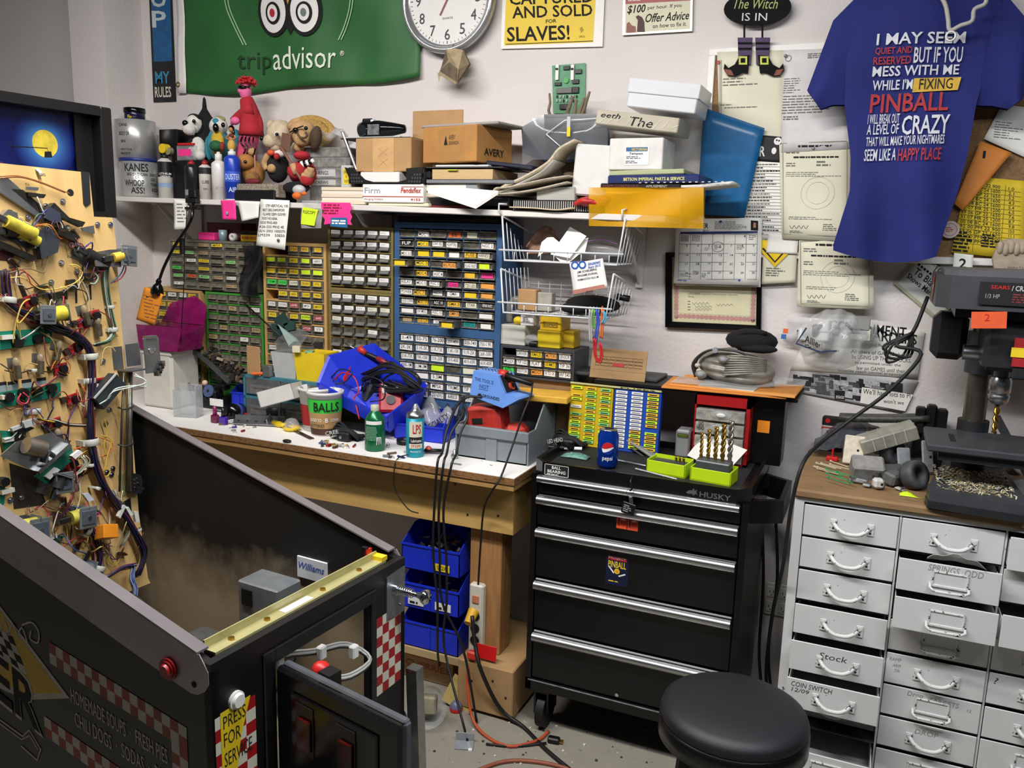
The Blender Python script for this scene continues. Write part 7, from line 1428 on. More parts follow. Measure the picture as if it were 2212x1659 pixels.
# bins on the bench
bin_('blue_bin','low blue bin holding plastic bags behind the lubricant can',BM(910,950)+V((0,-.02,0)),.20,.13,.10,BLUEBIN,4,.6)
q=Obj(BM(930,950)+V((-.01,.05,.02)));q.grid(14,10,lambda u,v: V(((u-.5)*.18,(v-.5)*.11,.05+.05*math.sin(u*8+v*3)*math.sin(v*6)+.04*v)),BAG);q.grid(8,8,lambda u,v: V((.02+u*.08,.02+v*.05,.05+.07*v+.012*math.sin(u*14+v*11))),mt('2a2e38',.15,var=.7,sc=40));q.push(TR(.04,-.06,.05) @ FRONT @ RZ(35)).text('SPECIALTY',-.06,-.01,.06,.012,INK,.0,.01).pop();solo(q,'parts_bags','clear and silvery parts bags heaped in the low blue bin','bag',q.o)
gx0,gx1=-1.295,-1.02;t=thing('grey_bin','large grey stacking bin holding a red tool at the bench end','bin',((gx0+gx1)/2,-.45,BZ));GM=mt('7c8488',.5,var=.06);w=gx1-gx0;h=.115;e=.005
b=MB().box(-w/2+.01,.004,0,w/2-.01,.25,.005,GM).box(-w/2+.01,.004,0,w/2-.01,.004+e,h,GM).box(-w/2,-.006,h-.035,w/2,.004,h,GM,.003).box(-w/2,.245,0,w/2,.25,h+.08,GM).box(-.02,-.001,0,.02,.006,h-.035,GM)
for x in (-w/2,w/2-e): P=[(0,0),(.25,0),(.25,h+.08),(.14,h+.08),(.06,h),(0,h)];vs=[(x,p[0],p[1]) for p in P]+[(x+e,p[0],p[1]) for p in P];b.add(vs,[tuple(range(6)),tuple(range(6,12))[::-1]]+[(i,6+i,6+(i+1) % 6,(i+1) % 6) for i in range(6)],GM)
part(b,'bin_body',t)
o=V((-1.19,-.40,BZ+.006));b=MB().push(RY(-8)).box(-.075,0,.02,.055,.10,.17,mt('b8342a',.5,var=.2,sc=25),.012).box(.05,.02,.0,.13,.09,.10,mt('c03a2c',.5,var=.2,sc=25),.02).box(-.05,-.002,.11,-.01,.0,.13,INK).box(-.07,-.01,.07,-.02,.0,.09,DGREY,.003).pop();solo(b,'red_power_tool','scuffed red power tool body lying in the grey bin','power tool',o)
# light blue soldering station
o=W(1060,868,-.42);t=thing('soldering_station','light blue soldering station marked not grounded','soldering station',o,(0,R(4),R(-8)));LB=mt('6d9be8',.4,var=.05)
P=[(-.088,.005),(.05,-.012),(.11,.03),(.105,.036),(.055,.036),(.02,.095),(-.08,.095)]
part(MB().push(FRONT).prism(P,-.10,0,LB).pop(),'housing',t);part(MB().push(TR(0,-.0006,0) @ FRONT).text('THIS TOOL IS',-.072,.062,.005,.074,mt('26407a',.7),.0004).text('NOT',-.05,.04,-.012,.054,mt('26407a',.7),.0004).quad(-.052,.036,-.014,.0372,mt('26407a',.7),.0004).text('GROUNDED',-.035,.010,.035,.021,INK,.0004,.01),'lettering',t)
q=MB().push(TR(.037,0,.066) @ RY(59.5)).box(-.032,.012,-.0,.030,.085,.0025,INK).cyl((.012,.05,0),(.012,.05,.010),.014,mt('c84028',.4),n=16).cyl((.012,.05,.01),(.012,.05,.012),.008,INK,n=12).box(-.022,.04,0,-.008,.06,.006,REDM);part(q,'control_panel',t);part(MB().cyl((-.045,-.002,.014),(-.045,-.006,.014),.007,INK,n=14).cyl((-.045,-.006,.014),(-.045,-.008,.014),.003,BRASS,n=8),'jack',t)
o=W(1075,815,-.36);q=Obj(o);A=q.A
for i in range(9): q.push(M.Translation(A(1045+i*7,803+i*1.2,-.36)) @ RY(80)).lathe([(.014+i*.0006,0),(.0165+i*.0006,.0015),(.014+i*.0006,.003)],CHROME,14).pop()
q.tube([A(1040,815,-.36),A(1070,832,-.36),A(1060,840,-.38)],.003,CHROME,6);solo(q,'iron_holder_spring','chrome spring holder of the soldering station','iron holder',o)
t=thing('soldering_iron','black and red soldering iron resting in the chrome spring','soldering iron',o);q=Obj(o);q.tube([A(1085,808,-.38),A(1112,818,-.39),A(1150,830,-.40)],.013,BLACK,10,0,r1=.008);part(q,'handle',t);q=Obj(o);q.tube([A(1080,806,-.38),A(1094,810,-.383)],.0155,mt('c0342a',.4),10);part(q,'red_collar',t);q=Obj(o);q.tube([A(1150,830,-.40),A(1148,848,-.42),A(1140,870,-.44),A(1128,900,-.47),A(1108,960,-.50),A(1082,1030,-.61),A(1062,1062,-.62),A(1045,1100,-.55),A(1038,1180,-.52),A(1033,1262,-.505)],.0035,RUBBER,6,5);part(q,'cord',t)
# big blue bin tipped towards the room, with meters and leads
o=W(820,880,-.32);t=thing('large_blue_bin','large blue bin tipped forward and full of test leads and meters','bin',o);q=Obj(o);A=q.A
RG=[A(684,826,-.38),A(708,768,-.31),A(808,741,-.23),A(924,832,-.24),A(848,890,-.40),A(834,903,-.41)];C_=sum(RG,V((0,0,0)))/6;BS=[C_+(p-C_)*.70+V((.02,.03,-.10)) for p in RG];IN=[C_+(p-C_)*.955+V((0,.004,-.002)) for p in RG];IB=[p.lerp(C_+V((.02,.028,-.095)),.04) for p in BS]
q.add(RG+BS+IN+IB,[(i,(i+1) % 6,6+(i+1) % 6,6+i) for i in range(6)]+[(12+(i+1) % 6,12+i,18+i,18+(i+1) % 6) for i in range(6)]+[(i,12+i,12+(i+1) % 6,(i+1) % 6) for i in range(6)]+[tuple(range(18,24)),tuple(range(6,12))[::-1]],BLUEBIN);part(q,'bin_body',t)
q=Obj(o);lipa,lipb=RG[0],RG[5];q.add([lipa,lipb,lipb+V((0,.01,-.05)),lipa+V((0,.01,-.05)),lipa+V((0,.014,0)),lipb+V((0,.014,0)),lipb+V((0,.02,-.05)),lipa+V((0,.02,-.05))],[(0,3,2,1),(0,1,5,4),(4,5,6,7)],BLUEBIN);part(q,'front_lip',t)
def meter(px,py,y,rx,rz_,c,w,h,lab,nm='multimeter'):
    o2=W(px,py,y);t2=thing(nm,lab,'meter',o2,(R(rx),0,R(rz_)));part(MB().box(-w/2,-h/2,0,w/2,h/2,.03,mt(c,.45,var=.15),.008),'housing',t2);part(MB().box(-w*.38,h*.1,.03,w*.38,h*.4,.032,mt('8a8a80',.3)).cyl((0,-h*.12,.03),(0,-h*.12,.036),w*.2,BLACK,n=16),'face',t2);return t2
meter(752,820,-.26,62,-45,'b01c28',.06,.12,'red multimeter at the left of the blue bin');meter(845,862,-.27,60,30,'b01c28',.09,.12,'larger red multimeter at the front of the blue bin');meter(805,838,-.25,65,-30,'26282a',.06,.13,'dark multimeter with an orange edge between the red ones')
q=Obj(W(855,815,-.26));A=q.A;r_=random.Random(12)
for i in range(18): a0=r_.uniform(-20,20);b0=r_.uniform(-14,14);q.tube([A(800+a0,812+b0,-.29),A(835+a0*.6,795+b0,-.31),A(862,800+b0*.6,-.315),A(885+a0*.5,815+b0,-.31),A(905+a0*.4,835+b0*.6,-.30),A(870+a0,842+b0*.5,-.295),A(825+a0,835+b0,-.29)],.0036,RUBBER,6,4)
solo(q,'black_cord_bundle','bundled black cord looped over the blue bin contents','cord',q.o)
t=thing('soldering_iron','red and black soldering iron propped on the rim of the large blue bin','soldering iron',W(800,760,-.24));q=Obj(t.location.copy());A=q.A
q.tube([A(772,758,-.25),A(800,768,-.245),A(836,784,-.24)],.010,BLACK,10);part(q,'handle',t);q=Obj(t.location.copy());q.tube([A(746,742,-.255),A(772,757,-.25)],.004,STEEL,8);part(q,'tip',t);q=Obj(t.location.copy());q.tube([A(776,752,-.25),A(790,764,-.247)],.0155,mt('c0342a',.4),10,r1=.011);part(q,'red_collar',t);q=Obj(t.location.copy());q.tube([A(815,774,-.243),A(842,788,-.24)],.0105,mt('8a2428',.4),10);part(q,'red_sleeve',t)
for i,(P,c,lab) in enumerate(((((720,822),(740,805),(765,815),(775,845),(765,860),(770,880),(776,905)),'b82430','red test lead spilling over the bin edge'),(((716,815),(735,798),(760,805),(745,825),(725,830)),'1c1c3a','dark blue test lead coiled in the bin'),(((780,845),(790,815),(825,825),(830,860),(800,868)),'1a1a1c','black test lead looping over the meters'))): q=Obj(W(*P[0],-.33));q.tube([q.A(*p,-.335-.012*j) for j,p in enumerate(P)],.0028,mt(c,.4),6,5);solo(q,'test_lead',lab,'test lead',q.o)
# little things on the front of the bench
p=BM(865,962);solo(MB().lathe([(.016,0),(.030,0),(.030,.018),(.016,.018),(.016,0)],BLACK,22),'electrical_tape','roll of black electrical tape beside the lubricant can','tape',p+V((0,.03,0)))
p=BM(838,966);solo(MB().lathe([(0,0),(.006,0),(.006,.01),(.003,.014),(0,.018)],STEEL,10),'small_bulb','tiny metal bulb on the bench behind the tape','bulb',p)
p=BM(982,990);solo(MB().lathe([(0,0),(.012,0),(.013,.012),(.007,.018),(.005,.03),(0,.032)],mt('b8b8b0',.25,.8),12),'lamp_socket','small metal socket near the grey bin','socket',p)
p=BM(985,1003);solo(MB().box(-.02,-.004,0,.02,.004,.003,ZINC),'metal_strip','short metal strip at the bench edge','strip',p)
p=BM(925,980);q=Obj(p);q.tube([(.05,.02,.012),(.0,0,.012),(-.03,-.05,.008),(-.05,-.115,.006),(-.055,-.135,-.03),(-.05,-.137,-.10),(.0,-.137,-.16),(.04,-.135,-.17)],.0022,RUBBER,6,5).tube([(.045,.018,.012),(-.01,-.008,.012)],.007,BLACK,8).tube([(-.01,-.008,.012),(-.03,-.028,.008)],.004,CHROME,6).ell((-.0,.002,.016),(.012,.010,.012),mt('d05a40',.5));solo(q,'clip_lead','black clip lead with a red boot hanging over the bench edge','clip lead',p)
r_=random.Random(31);q=MB();HW=['b8b8b4','8a8a86','3a3a3a','c8a850','6a5a48','d8d4cc','2a3a8a','a03028']
for cx0,cy0,sx,sy,n in ((560,895,60,12,70),(610,905,40,10,50),(700,958,18,5,22),(735,965,40,4,14),(850,985,30,6,8),(520,925,60,6,12)):
    for i in range(n):
        p=BM(r_.gauss(cx0,sx*.5),r_.gauss(cy0,sy*.6));p.y=max(-.585,min(-.36,p.y));k=r_.uniform(.003,.011);q.push(M.Translation(p+V((0,0,k*.4+r_.uniform(0,.012)*(n > 30)))) @ RZ(r_.uniform(0,360)) @ RX(r_.uniform(-30,30)));m_=mt(r_.choice(HW),.35,r_.choice((0,.7)),var=.2)
        q.box(-k,-k*.5,-k*.4,k,k*.5,k*.4,m_) if i % 3 else q.cyl((-k*1.6,0,0),(k*1.6,0,0),k*.35,m_,n=7);q.pop()
tag(solo(q,'loose_hardware','loose screws, clips and small parts strewn over the white bench top','hardware'),kind='stuff')
# envelopes and papers at the bench end, carton under the small cabinet
crate('carton','plain carton behind the grey bin','box',(1085,818,1245,940),-.19,.18,CARDD,zb=BZ,zt=1.130)
t=pcab('parts_cabinet','small dark grey parts cabinet with red-lettered white labels beside the blue cabinets',-1.243,-.957,1.131,1.246,-.205,.16,5,.0318,3,FBLK,'white',['#wyow','wwwyw','Gwoww'],.008,.003,[['','DRIVER','FEMALES','MOTORS','SENSOR'],['MOLEX','TIP 102','FLAT','GROMMETS','TIP 36'],['NTS','RESTOR','MIDGT','18 TO 1K','IRF 540']],dividers=True)
crate('yellow_envelope','yellow padded envelopes stacked at the bench end','envelope',(1098,826,1225,842),-.33,.13,mt('d8a83a',.7,var=.1),zb=1.077,zt=1.100,yaw=6)
za=1.2465
_,z_=crate('fuse_box','yellow fuse carton under the printed one','box',(1160,715,1210,745),-.19,.10,mt('d8bc1a',.6),zb=za);crate('fuse_box','yellow fuse carton printed with a black maker name','box',(1166,682,1212,716),-.19,.10,mt('d0a818',.5),zb=z_,draw=lambda f,w,h: (f.quad(-w*.34,h*.25,w*.34,h*.6,INK,.0003),f.quad(-w*.32,h*.28,w*.32,h*.57,mt('d0a818',.5),.0005),f.text('Bussmann',-w*.30,h*.32,w*.30,h*.54,INK,.0008,.02)));crate('fuse_box','plain yellow fuse carton behind the printed ones','box',(1214,715,1240,745),-.15,.07,mt('c8a81a',.6),zb=za)
_,z_=crate('clear_tub','frosted white tub of odds and ends on the small cabinet','tub',(1078,702,1134,742),-.19,.12,mt('c6c6ba',.35,var=.05),zb=za);crate('white_carton','small white carton lying on the frosted tub','box',(1124,676,1152,706),-.185,.06,WHITE,zb=z_,draw=lambda f,w,h: f.lines(-w*.3,h*.3,w*.3,h*.7,4,GREYTX));q=Obj(V((-1.21,-.14,z_)));q.tube([(-.03,0,.005),(-.03,0,.06),(.0,0,.09),(.04,0,.04),(.03,0,.004)],.014,mt('9a9a90',.3,alpha=.7),8,4).ell((.02,-.03,.016),(.02,.015,.015),YEL);solo(q,'clear_hose','loop of clear hose standing in the frosted tub','hose',q.o)
q=Obj(V((W(1150,735,-.17).x,-.17,za)));q.ell((0,0,.022),(.035,.03,.022),BAG).cyl((-.0,-.02,.012),(.03,-.02,.012),.012,BLACK);solo(q,'knob_bag','black knob in a crinkled clear bag on the small cabinet','bag',q.o)

# ================================================================ things on the tool chest
CH=lambda px,py: Z(px,py,CZ+.001)
p=CH(1307,1012)+V((0,.02,0));a=cang(p);t=thing('soda_can','blue soda can with a round red white and blue emblem','can',p);BL_=mt('0d3fae',.22,.55,var=.06)
part(MB().lathe([(0,.004),(.022,.002),(.026,0),(.033,.012),(.033,.104),(.027,.118),(.0265,.122)],BL_,28),'body',t);part(MB().lathe([(.0265,.122),(.027,.124),(.025,.1235),(.024,.119),(0,.119)],CHROME,28),'rim',t)
b=MB();cz=.068;rr=.0335
def ong(pts,m,off): 
    vs=[((rr+off)*math.cos(R(a)+x/rr),(rr+off)*math.sin(R(a)+x/rr),cz+y) for x,y in pts];b.add(vs,[tuple(range(len(vs)))],m)
circ=[(.0205*math.cos(i*.2618),.0205*math.sin(i*.2618)) for i in range(24)]
def strip(y0f,y1f,m,off):
    for i in range(14):
        x0=-.0195+i*.0278*.0+i*.039/14;x1=x0+.039/14;L_=lambda x: math.sqrt(max(0,.0195 ** 2-x*x));c0,c1,d0,d1=(max(-L_(x0),min(L_(x0),y0f(x0))),max(-L_(x1),min(L_(x1),y0f(x1))),max(-L_(x0),min(L_(x0),y1f(x0))),max(-L_(x1),min(L_(x1),y1f(x1))));ong([(x0,c0),(x1,c1),(x1,d1),(x0,d0)],m,off)
strip(lambda x:-1,lambda x: 1,WHITE,.0008);strip(lambda x: .35*x+.001+18*x*x*(1 if x < 0 else -.2),lambda x: 1,mt('c8202c',.4),.0014);strip(lambda x:-1,lambda x: .45*x-.009+12*x*x,mt('0a2f8a',.4),.0014);part(b,'emblem',t);part(wraptext(MB(),'pepsi',.033,a,28,.026,.043,WHITE,.01),'lettering',t)
# fuse racks
def rack(name,label,x0,x1,m,cols,cf):
    t=thing(name,label,'fuse rack',((x0+x1)/2,-.27,CZ+.001),(R(-4),0,0));w=x1-x0;part(MB().box(-w/2,0,0,w/2,.03,.215,m,.002),'rack_body',t);cw=w/cols
    for c in range(cols):
        for r in range(15):
            k_=cf(c,r)
            if k_: part(MB().push(FRONT).box(-cw*.36,-.0045,0,cw*.36,.0045,.004,LABC[k_]).quad(-cw*.25,-.002,cw*.25,.0015,INK if k_ != 'w' else PEN,.0044).pop(),'fuse_label',t,(-w/2+(c+.5)*cw,-.0005,.2035-r*.0132))
    return t
xa,xb,xc=W(1228,880,-.27).x,W(1322,880,-.27).x,W(1425,890,-.27).x
rack('fuse_rack','yellow fuse rack with rows of lime and yellow labels on the tool chest',xa,xb-.002,mt('c8a818',.5,var=.1),3,lambda c,r: None if (c == 0 and r in (1,4,6)) else 'w' if c == 0 and r == 5 else ('l','s','g')[(r*2+c) % 3]);rack('fuse_rack','blue fuse rack with white and yellow labels on the tool chest',xb+.002,xc,mt('1c48a8',.45,var=.08),3,lambda c,r: 'w' if c == 0 or (c == 1 and r < 10) else None if r == 9 else 's' if (r+c) % 3 else 'l')
q=MB().push(FRONT).box(-(xc-xa)/2,0,0,(xc-xa)/2,.0055,.004,mt('c8c48a',.5)).text('FUSES',.02,.0008,.14,.0048,INK,.0045,.03);solo(q,'fuses_sign','pale strip lettered FUSES along the top of the racks','sign',((xa+xc)/2,-.257,CZ+.2165))
# riser board over the racks, with envelopes, paper bag, mask
ZR=1.160;solo(MB().box(-.87,-.24,0,-.20,-.01,.012,BLACK,.002),'black_board','black board laid across the racks as a small shelf','board',(0,0,ZR-.012))
for i,(px0,px1,lab,c,yw) in enumerate(((1430,1700,'lower orange envelope on the black board','d8883a',3),(1445,1720,'upper orange envelope on the black board','e09a4c',-2))): crate('orange_envelope',lab,'envelope',(px0,830,px1,836),-.27+.01*i,.22,mt(c,.75,var=.06),zb=ZR+i*.007,zt=ZR+i*.007+.0065,yaw=yw,bev=.001)
o=W(1590,800,-.15);o.z=ZR+.014;t=thing('rubber_mask','wrinkled grey rubber mask with a strap, lying on the orange envelopes','mask',o);MK=mt('8a867c',.4,.25,var=.3,sc=30)
b=MB(); 
def mk(u,v):
    a_=u*math.pi;e=(v-.5)*math.pi;r_=.115+.006*math.cos(v*62)*(u > .25);return V((.125*math.cos(e)*math.cos(a_)*-1*(1+.0*u),-.075*math.cos(e)*math.sin(a_)+.012*math.cos(v*46)*math.sin(a_)*.4,.055+.06*math.sin(e)+.008*math.cos(u*3)))
b.grid(28,40,mk,MK,True);b.grid(10,8,lambda u,v: V((-.125+.25*u,.005,.0+.11*v*math.sin(math.pi*(u*.9+.05)))),DGREY)
for i in range(9): b.tube([(-.03+i*.002,-.078,.04+i*.008),(.04,-.075,.05+i*.007),(.10,-.04,.055+i*.005)],.0035,MK,6,4)
part(b,'mask_skin',t);q=MB();q.tube([(-.125,-.01,.02),(-.13,-.04,.07),(-.08,-.06,.115),(0,-.06,.118),(.06,-.05,.10)],.013,DGREY,8,5,flat=.3);q.cyl((-.06,-.068,.118),(-.06,-.078,.118),.009,GREY,n=14);part(q,'strap',t)
for x,z in ((-.03,.09),(-.10,.035)): part(MB().ell((x,-.075,z),(.02,.012,.014),MK).ell((x,-.085,z),(.012,.006,.008),GREY),'eye_bulge',t)
for i in range(3): part(MB().ell((-.118+i*.006,-.05,.06-i*.018),(.010,.010,.008),mt('b8b4a4',.4)),'tooth',t)
solo(MB().ell((0,0,.0),(.085,.06,.04),mt('0d0d0f',.95,bump=.5,bsc=80)).ell((.03,-.04,-.02),(.06,.03,.015),mt('0d0d0f',.95)).tube([(-.07,-.02,.0),(-.02,-.04,.03),(.05,-.03,.03)],.008,mt('101012',.95),6,3),'knitted_hat','black knitted cap resting on the rubber mask','cap',V((W(1625,715,-.12).x,-.12,ZR+.16)))
q=Obj(V((W(1560,830,-.2).x,-.2,ZR+.015)));q.grid(12,8,lambda u,v: V((-.16+.42*u,-.06+.16*v,.004+.010*math.sin(u*7)*math.sin(v*5)+.03*u*u)),BAG);solo(q,'clear_sleeve','clear plastic sleeve under the rubber mask','plastic film',q.o);solo(MB().box(-.09,-.08,0,.09,.04,.003,mt('c8c8c4',.5)),'thin_magazine','thin glossy sheet under the mask','magazine',V((W(1580,815,-.18).x,-.17,ZR+.0135)),(0,0,R(-4)))
x0,z0,x1,z1=fr(1275,755,1395,828,-.20);q=MB().push(RX(-14)).box(-(x1-x0)/2,0,0,(x1-x0)/2,.003,z1-ZR,mt('a5845c',.85,var=.08,bump=.4,bsc=20)).push(TR(0,-.001,0) @ FRONT)
w=x1-x0;h=z1-ZR;r_=random.Random(8)
for j in range(3):
    x=-w*.42
    while x < w*.40: ww=r_.uniform(.016,.034);q.stroke([(x,h*(.42+j*.11)),(x+ww-.004,h*(.42+j*.11)),(x+ww-.004,h*(.51+j*.11)),(x,h*(.51+j*.11)),(x,h*(.42+j*.11))],.0012,mt('7a6040',.8),.0006);x += ww
q.quad(-.02,h*.42,.022,h*.53,mt('b83a34',.7),.001).quad(-w/2,h*.28,w/2,h*.285,CARDD,.0006);solo(q,'paper_bag','brown paper bag printed with a stone wall and red block','paper bag',((x0+x1)/2,-.205,ZR+.001))
crate('black_keyboard_tray','dark keypad tray behind the paper bag','tray',(1235,815,1420,830),-.19,.15,DGREY,zb=ZR,zt=ZR+.012)
# drill bit case
t=thing('drill_bit_case','lime green open drill bit case with gold bits standing up','drill bit case',CH(1490,1035)+V((0,.03,0)),(0,0,R(-7)));LG=mt('b8d814',.45,var=.05)
for x in (-.135,.005):
    b=MB().box(x,-.035,0,x+.125,.04,.004,LG).box(x,-.035,0,x+.125,-.031,.04,LG,.001).box(x,.036,0,x+.125,.04,.045,LG).box(x,-.035,0,x+.004,.04,.042,LG).box(x+.121,-.035,0,x+.125,.04,.042,LG);part(b,'case_half',t)
part(MB().box(-.128,-.03,.004,-.018,.034,.034,DGREY,.002),'bit_holder',t);bh=part(MB().push(TR(.065,.0,.03) @ RX(8)).box(-.05,-.02,0,.055,.02,.035,mt('4a5254',.3,alpha=.9),.003),'bit_holder',t)
def bit(x,y,z,L_,r,c,tl): 
    b=MB().push(TR(x,y,z) @ RX(tl));n=18
    for s in (0,math.pi): b.tube([(r*.55*math.cos(s+i*.9),r*.55*math.sin(s+i*.9),L_*(.25+.75*i/n)) for i in range(n+1)],r*.62,mt(c,.3,.9,var=.1),5)
    b.cyl((0,0,0),(0,0,L_*.3),r*.8,mt(c,.3,.9),n=10);part(b,'drill_bit',t)
for i in range(5): bit(.025+i*.022,.0,.045,.10+.012*i,.0052+.0006*i,('b8923c','b8923c','b8923c','a8863a','b0aca0')[i],4)
for i in range(3): bit(-.06+i*.012,.025,.03,.02,.004,'a8863a',20)
solo(MB().add([(-.07,0,.01),(-.02,.01,.09),(.0,.0,.06),(.03,.01,.10),(.06,.0,.07),(.12,-.005,.055),(.08,-.02,.0),(-.02,-.02,.0)],[(0,7,1),(1,7,2),(2,7,6,3),(3,6,4),(4,6,5)],PAPER),'crumpled_paper','crumpled white paper behind the gold drill bits','paper',CH(1520,1015)+V((0,.075,.01)))
# red case of clear drawers, silver box, black box
x0,z0,x1,z1=fr(1498,840,1618,1008,-.27);t=thing('red_drawer_case','red small-parts case with four clear drawers on the tool chest','drawer case',((x0+x1)/2,-.27,CZ+.001));w=x1-x0;h=ZR-.013-CZ;RD=mt('a01418',.4,var=.1)
part(MB().box(-w/2,0,0,w/2,.15,.008,RD).box(-w/2,0,h-.03,w/2,.15,h,RD).box(-w/2,0,0,-w/2+.005,.15,h,RD).box(w/2-.012,0,0,w/2,.15,h,RD).box(-w/2,.14,0,w/2,.15,h,RD),'frame',t)
for i in range(4):
    d=part(MB().box(-w/2+.007,-.012,0,w/2-.014,.12,(h-.05)/4-.006,mt('b8b6ae',.12,var=.3,sc=60,alpha=.6),.002),'drawer',t,(0,0,.010+i*(h-.044)/4));part(MB().push(TR(0,-.013,.022)).ell((0,0,0),(.036,.006,.014),CLEAR).ell((0,-.003,0),(.016,.005,.008),mt('d8d8d0',.3)).pop(),'handle',d);part(MB().box(-.05,.0,.003,.05,.08,.018,mt('a89a70',.5,var=.7,sc=150)),'small_parts',d)
    if i == 2: part(MB().push(TR(-w*.42,-.0128,.012) @ FRONT).text('HEAD',0,0,.022,.012,INK).text('SIG',.004,.014,.02,.026,INK),'marker_lettering',d)
x0,z0,x1,z1=fr(1458,908,1492,980,-.25);t=thing('silver_case','small silver case with a latch beside the red drawers','case',((x0+x1)/2,-.25,CZ+.001));part(MB().box(-.024,0,0,.024,.06,.095,mt('a9abac',.35,.5),.006),'body',t);part(MB().box(-.018,-.004,.07,.018,.0,.084,CHROME,.002),'latch',t)
crate('black_box','black box with an orange square label at the chest back','box',(1622,850,1692,1000),-.20,.10,BLKP,zb=CZ+.001,draw=lambda f,w,h: f.quad(-w*.3,h*.45,w*.08,h*.62,mt('f09020',.6)))
strap('led_headlamp','navy strapped LED headlamp at the left of the tool chest',1225,968,CZ+.001,.95,'LED HEAD')
p=CH(1222,972);t=thing('marker','black marker with a white barrel on the tool chest','marker',p+V((0,0,.007)),(0,0,R(18)));part(MB().cyl((-.005,0,0),(.055,0,0),.006,WHITE),'barrel',t);part(MB().cyl((-.06,0,0),(-.005,0,0),.0068,BLACK),'cap',t)
q=Obj(CH(1240,988));q.grid(10,8,lambda u,v: V((-.04+.09*u,-.02+.045*v,.004+.012*math.sin(u*3.1)*math.sin(v*3.1)+.003*math.sin(u*25)*math.sin(v*22))),mt('6a9a8e',.4,var=.4,sc=90,alpha=.85),True,.003);solo(q,'green_bag','small pale green mesh bag on the chest liner','bag',q.o)
p=CH(1375,985);t=thing('caliper_case','grey and black open pen case behind the soda can','case',p+V((0,.04,0)),(0,R(20),R(-20)));part(MB().box(-.08,-.02,.0,.08,.02,.010,BLACK,.003),'base',t);part(MB().box(-.08,-.02,.018,.08,.02,.028,mt('8a8a88',.4,alpha=.85),.003),'lid',t)
for i,(px,py,L_,c,lab) in enumerate(((1365,1003,.05,'b8c0c8','thin metal scribe lying on the chest'),(1420,1025,.075,'c8ccd0','threaded rod lying in front of the lime case'))): solo(MB().cyl((-L_,0,.004),(L_,-.02*i,.004),.0035,mt(c,.3,.8),n=8),'metal_rod',lab,'rod',CH(px,py),(0,0,R(-12)))
o=V((-.66,CHY-.25,.86));o=W(1362,1040,CHY-.262);t=thing('key_ring','bunch of keys and a black tag hanging on the chest lock','keys',o);q=Obj(o);part(MB().tube([(0,.02,.01),(0,0,.0),(.006,0,-.02),(.0,-.0,-.03)],.003,BLACK,6,3).push(TR(0,0,-.035) @ RX(80)).lathe([(.010,-.001),(.0115,0),(.010,.001)],CHROME,16).pop(),'chain',t);part(MB().push(TR(-.002,0,-.085) @ RY(12)).box(-.02,-.003,-.018,.02,.003,.018,BLACK,.002).push(TR(0,-.0035,0) @ FRONT).lines(-.015,-.012,.015,.012,4,GREY).pop().pop(),'tag',t);part(MB().push(TR(.004,.003,-.06) @ RY(-12)).box(-.006,-.001,-.014,.006,.001,.012,STEEL,.001).pop(),'key',t)
# ================================================================ wire basket under the shelf
o=V((-1.0,-.30,1.70));wb=thing('wire_basket','two-tier white wire basket hanging under the shelf end','basket',o);WW=mt('d4d6d8',.35,var=.03)
def wires(nm,lst,r=.0022):
    b=MB()
    for P in lst: b.tube([V(p)-o for p in P],r,WW,6)
    part(b,nm,wb)
xa,xb=-1.205,-.80;yb=-.06
for nm,z1,z0,slant in (('upper_tier',1.705,1.555,.03),('lower_tier',1.525,1.375,.0)):
    L_=[];x1=xb+slant
    for i in range(8): y=-.30+.034*i;L_ += [[(xa,y,z1-.02*i*(nm == 'upper_tier')),(xa+.015,y,z0)],[(x1,y,z1-.01*i),(x1-.02,y,z0)],[(xa+.015,y,z0),(x1-.02,y,z0)]]
    for i in range(1,9): x=xa+(x1-xa)*i/9;L_ += [[(x,yb,z1-.05),(x,yb,z0)],[(x,-.30,z0),(x,-.30,z0+.035)],[(x,-.30,z0),(x,yb,z0)]]
    L_ += [[(xa,yb,z1-.06),(x1,yb,z1-.06)],[(xa,yb,(z0+z1)/2),(x1,yb,(z0+z1)/2)]]
    wires('tier_wires',L_,.0018);wires('tier_rim',[[(xa,-.30,z1),(xa,yb,z1-.05)],[(x1,-.30,z1),(x1,yb,z1-.05)],[(xa-.01,-.302,z0+.035),(x1+.0,-.302,z0+.035)],[(xa,-.302,z1),(xa+.012,-.302,z0),(x1-.02,-.302,z0),(x1,-.302,z1)]],.0035)
wires('hanging_hook',[[(xa,-.30,1.70),(xa-.01,-.31,1.725),(xa-.01,-.31,1.745),(xa+.01,-.29,1.745)],[(-.78,-.30,1.70),(-.78,-.31,1.73),(-.77,-.29,1.735)]],.0035)
def badge(f):
    bl_=mt('2a5ab0',.5);f.pp([(1239,636),(1308,622),(1305,614),(1238,627)],mt('b07868',.6),.0012);f.tx('Amusement',1270,574,1297,8,bl_,.0014,.02,sl=-.2).tx('Expo 2015',1271,582,1297,7,bl_,.0014,.02,sl=-.2)
    for x in (1242,1258): q=f.P(x,573-(x-1242)*.06);f.ring(q,.008,.0135,bl_,20,.0014)
    for t,x0,y,x1,h in (('JIM SCHELBERG',1247,592,1289,6),('PINGAME JOURNAL',1248,600,1291,6),('FARMINGTON HILLS, MI',1248,608,1293,5),('PRESS',1266,634,1281,5)): f.tx(t,x0,y,x1,h,INK,.0016,.01,sl=-.17)
paper('name_badge','white expo name badge in a clear holder hung on the wire basket',[(1240,637),(1313,622),(1302,558),(1230,570)],WHITE,-.318,badge,'badge')
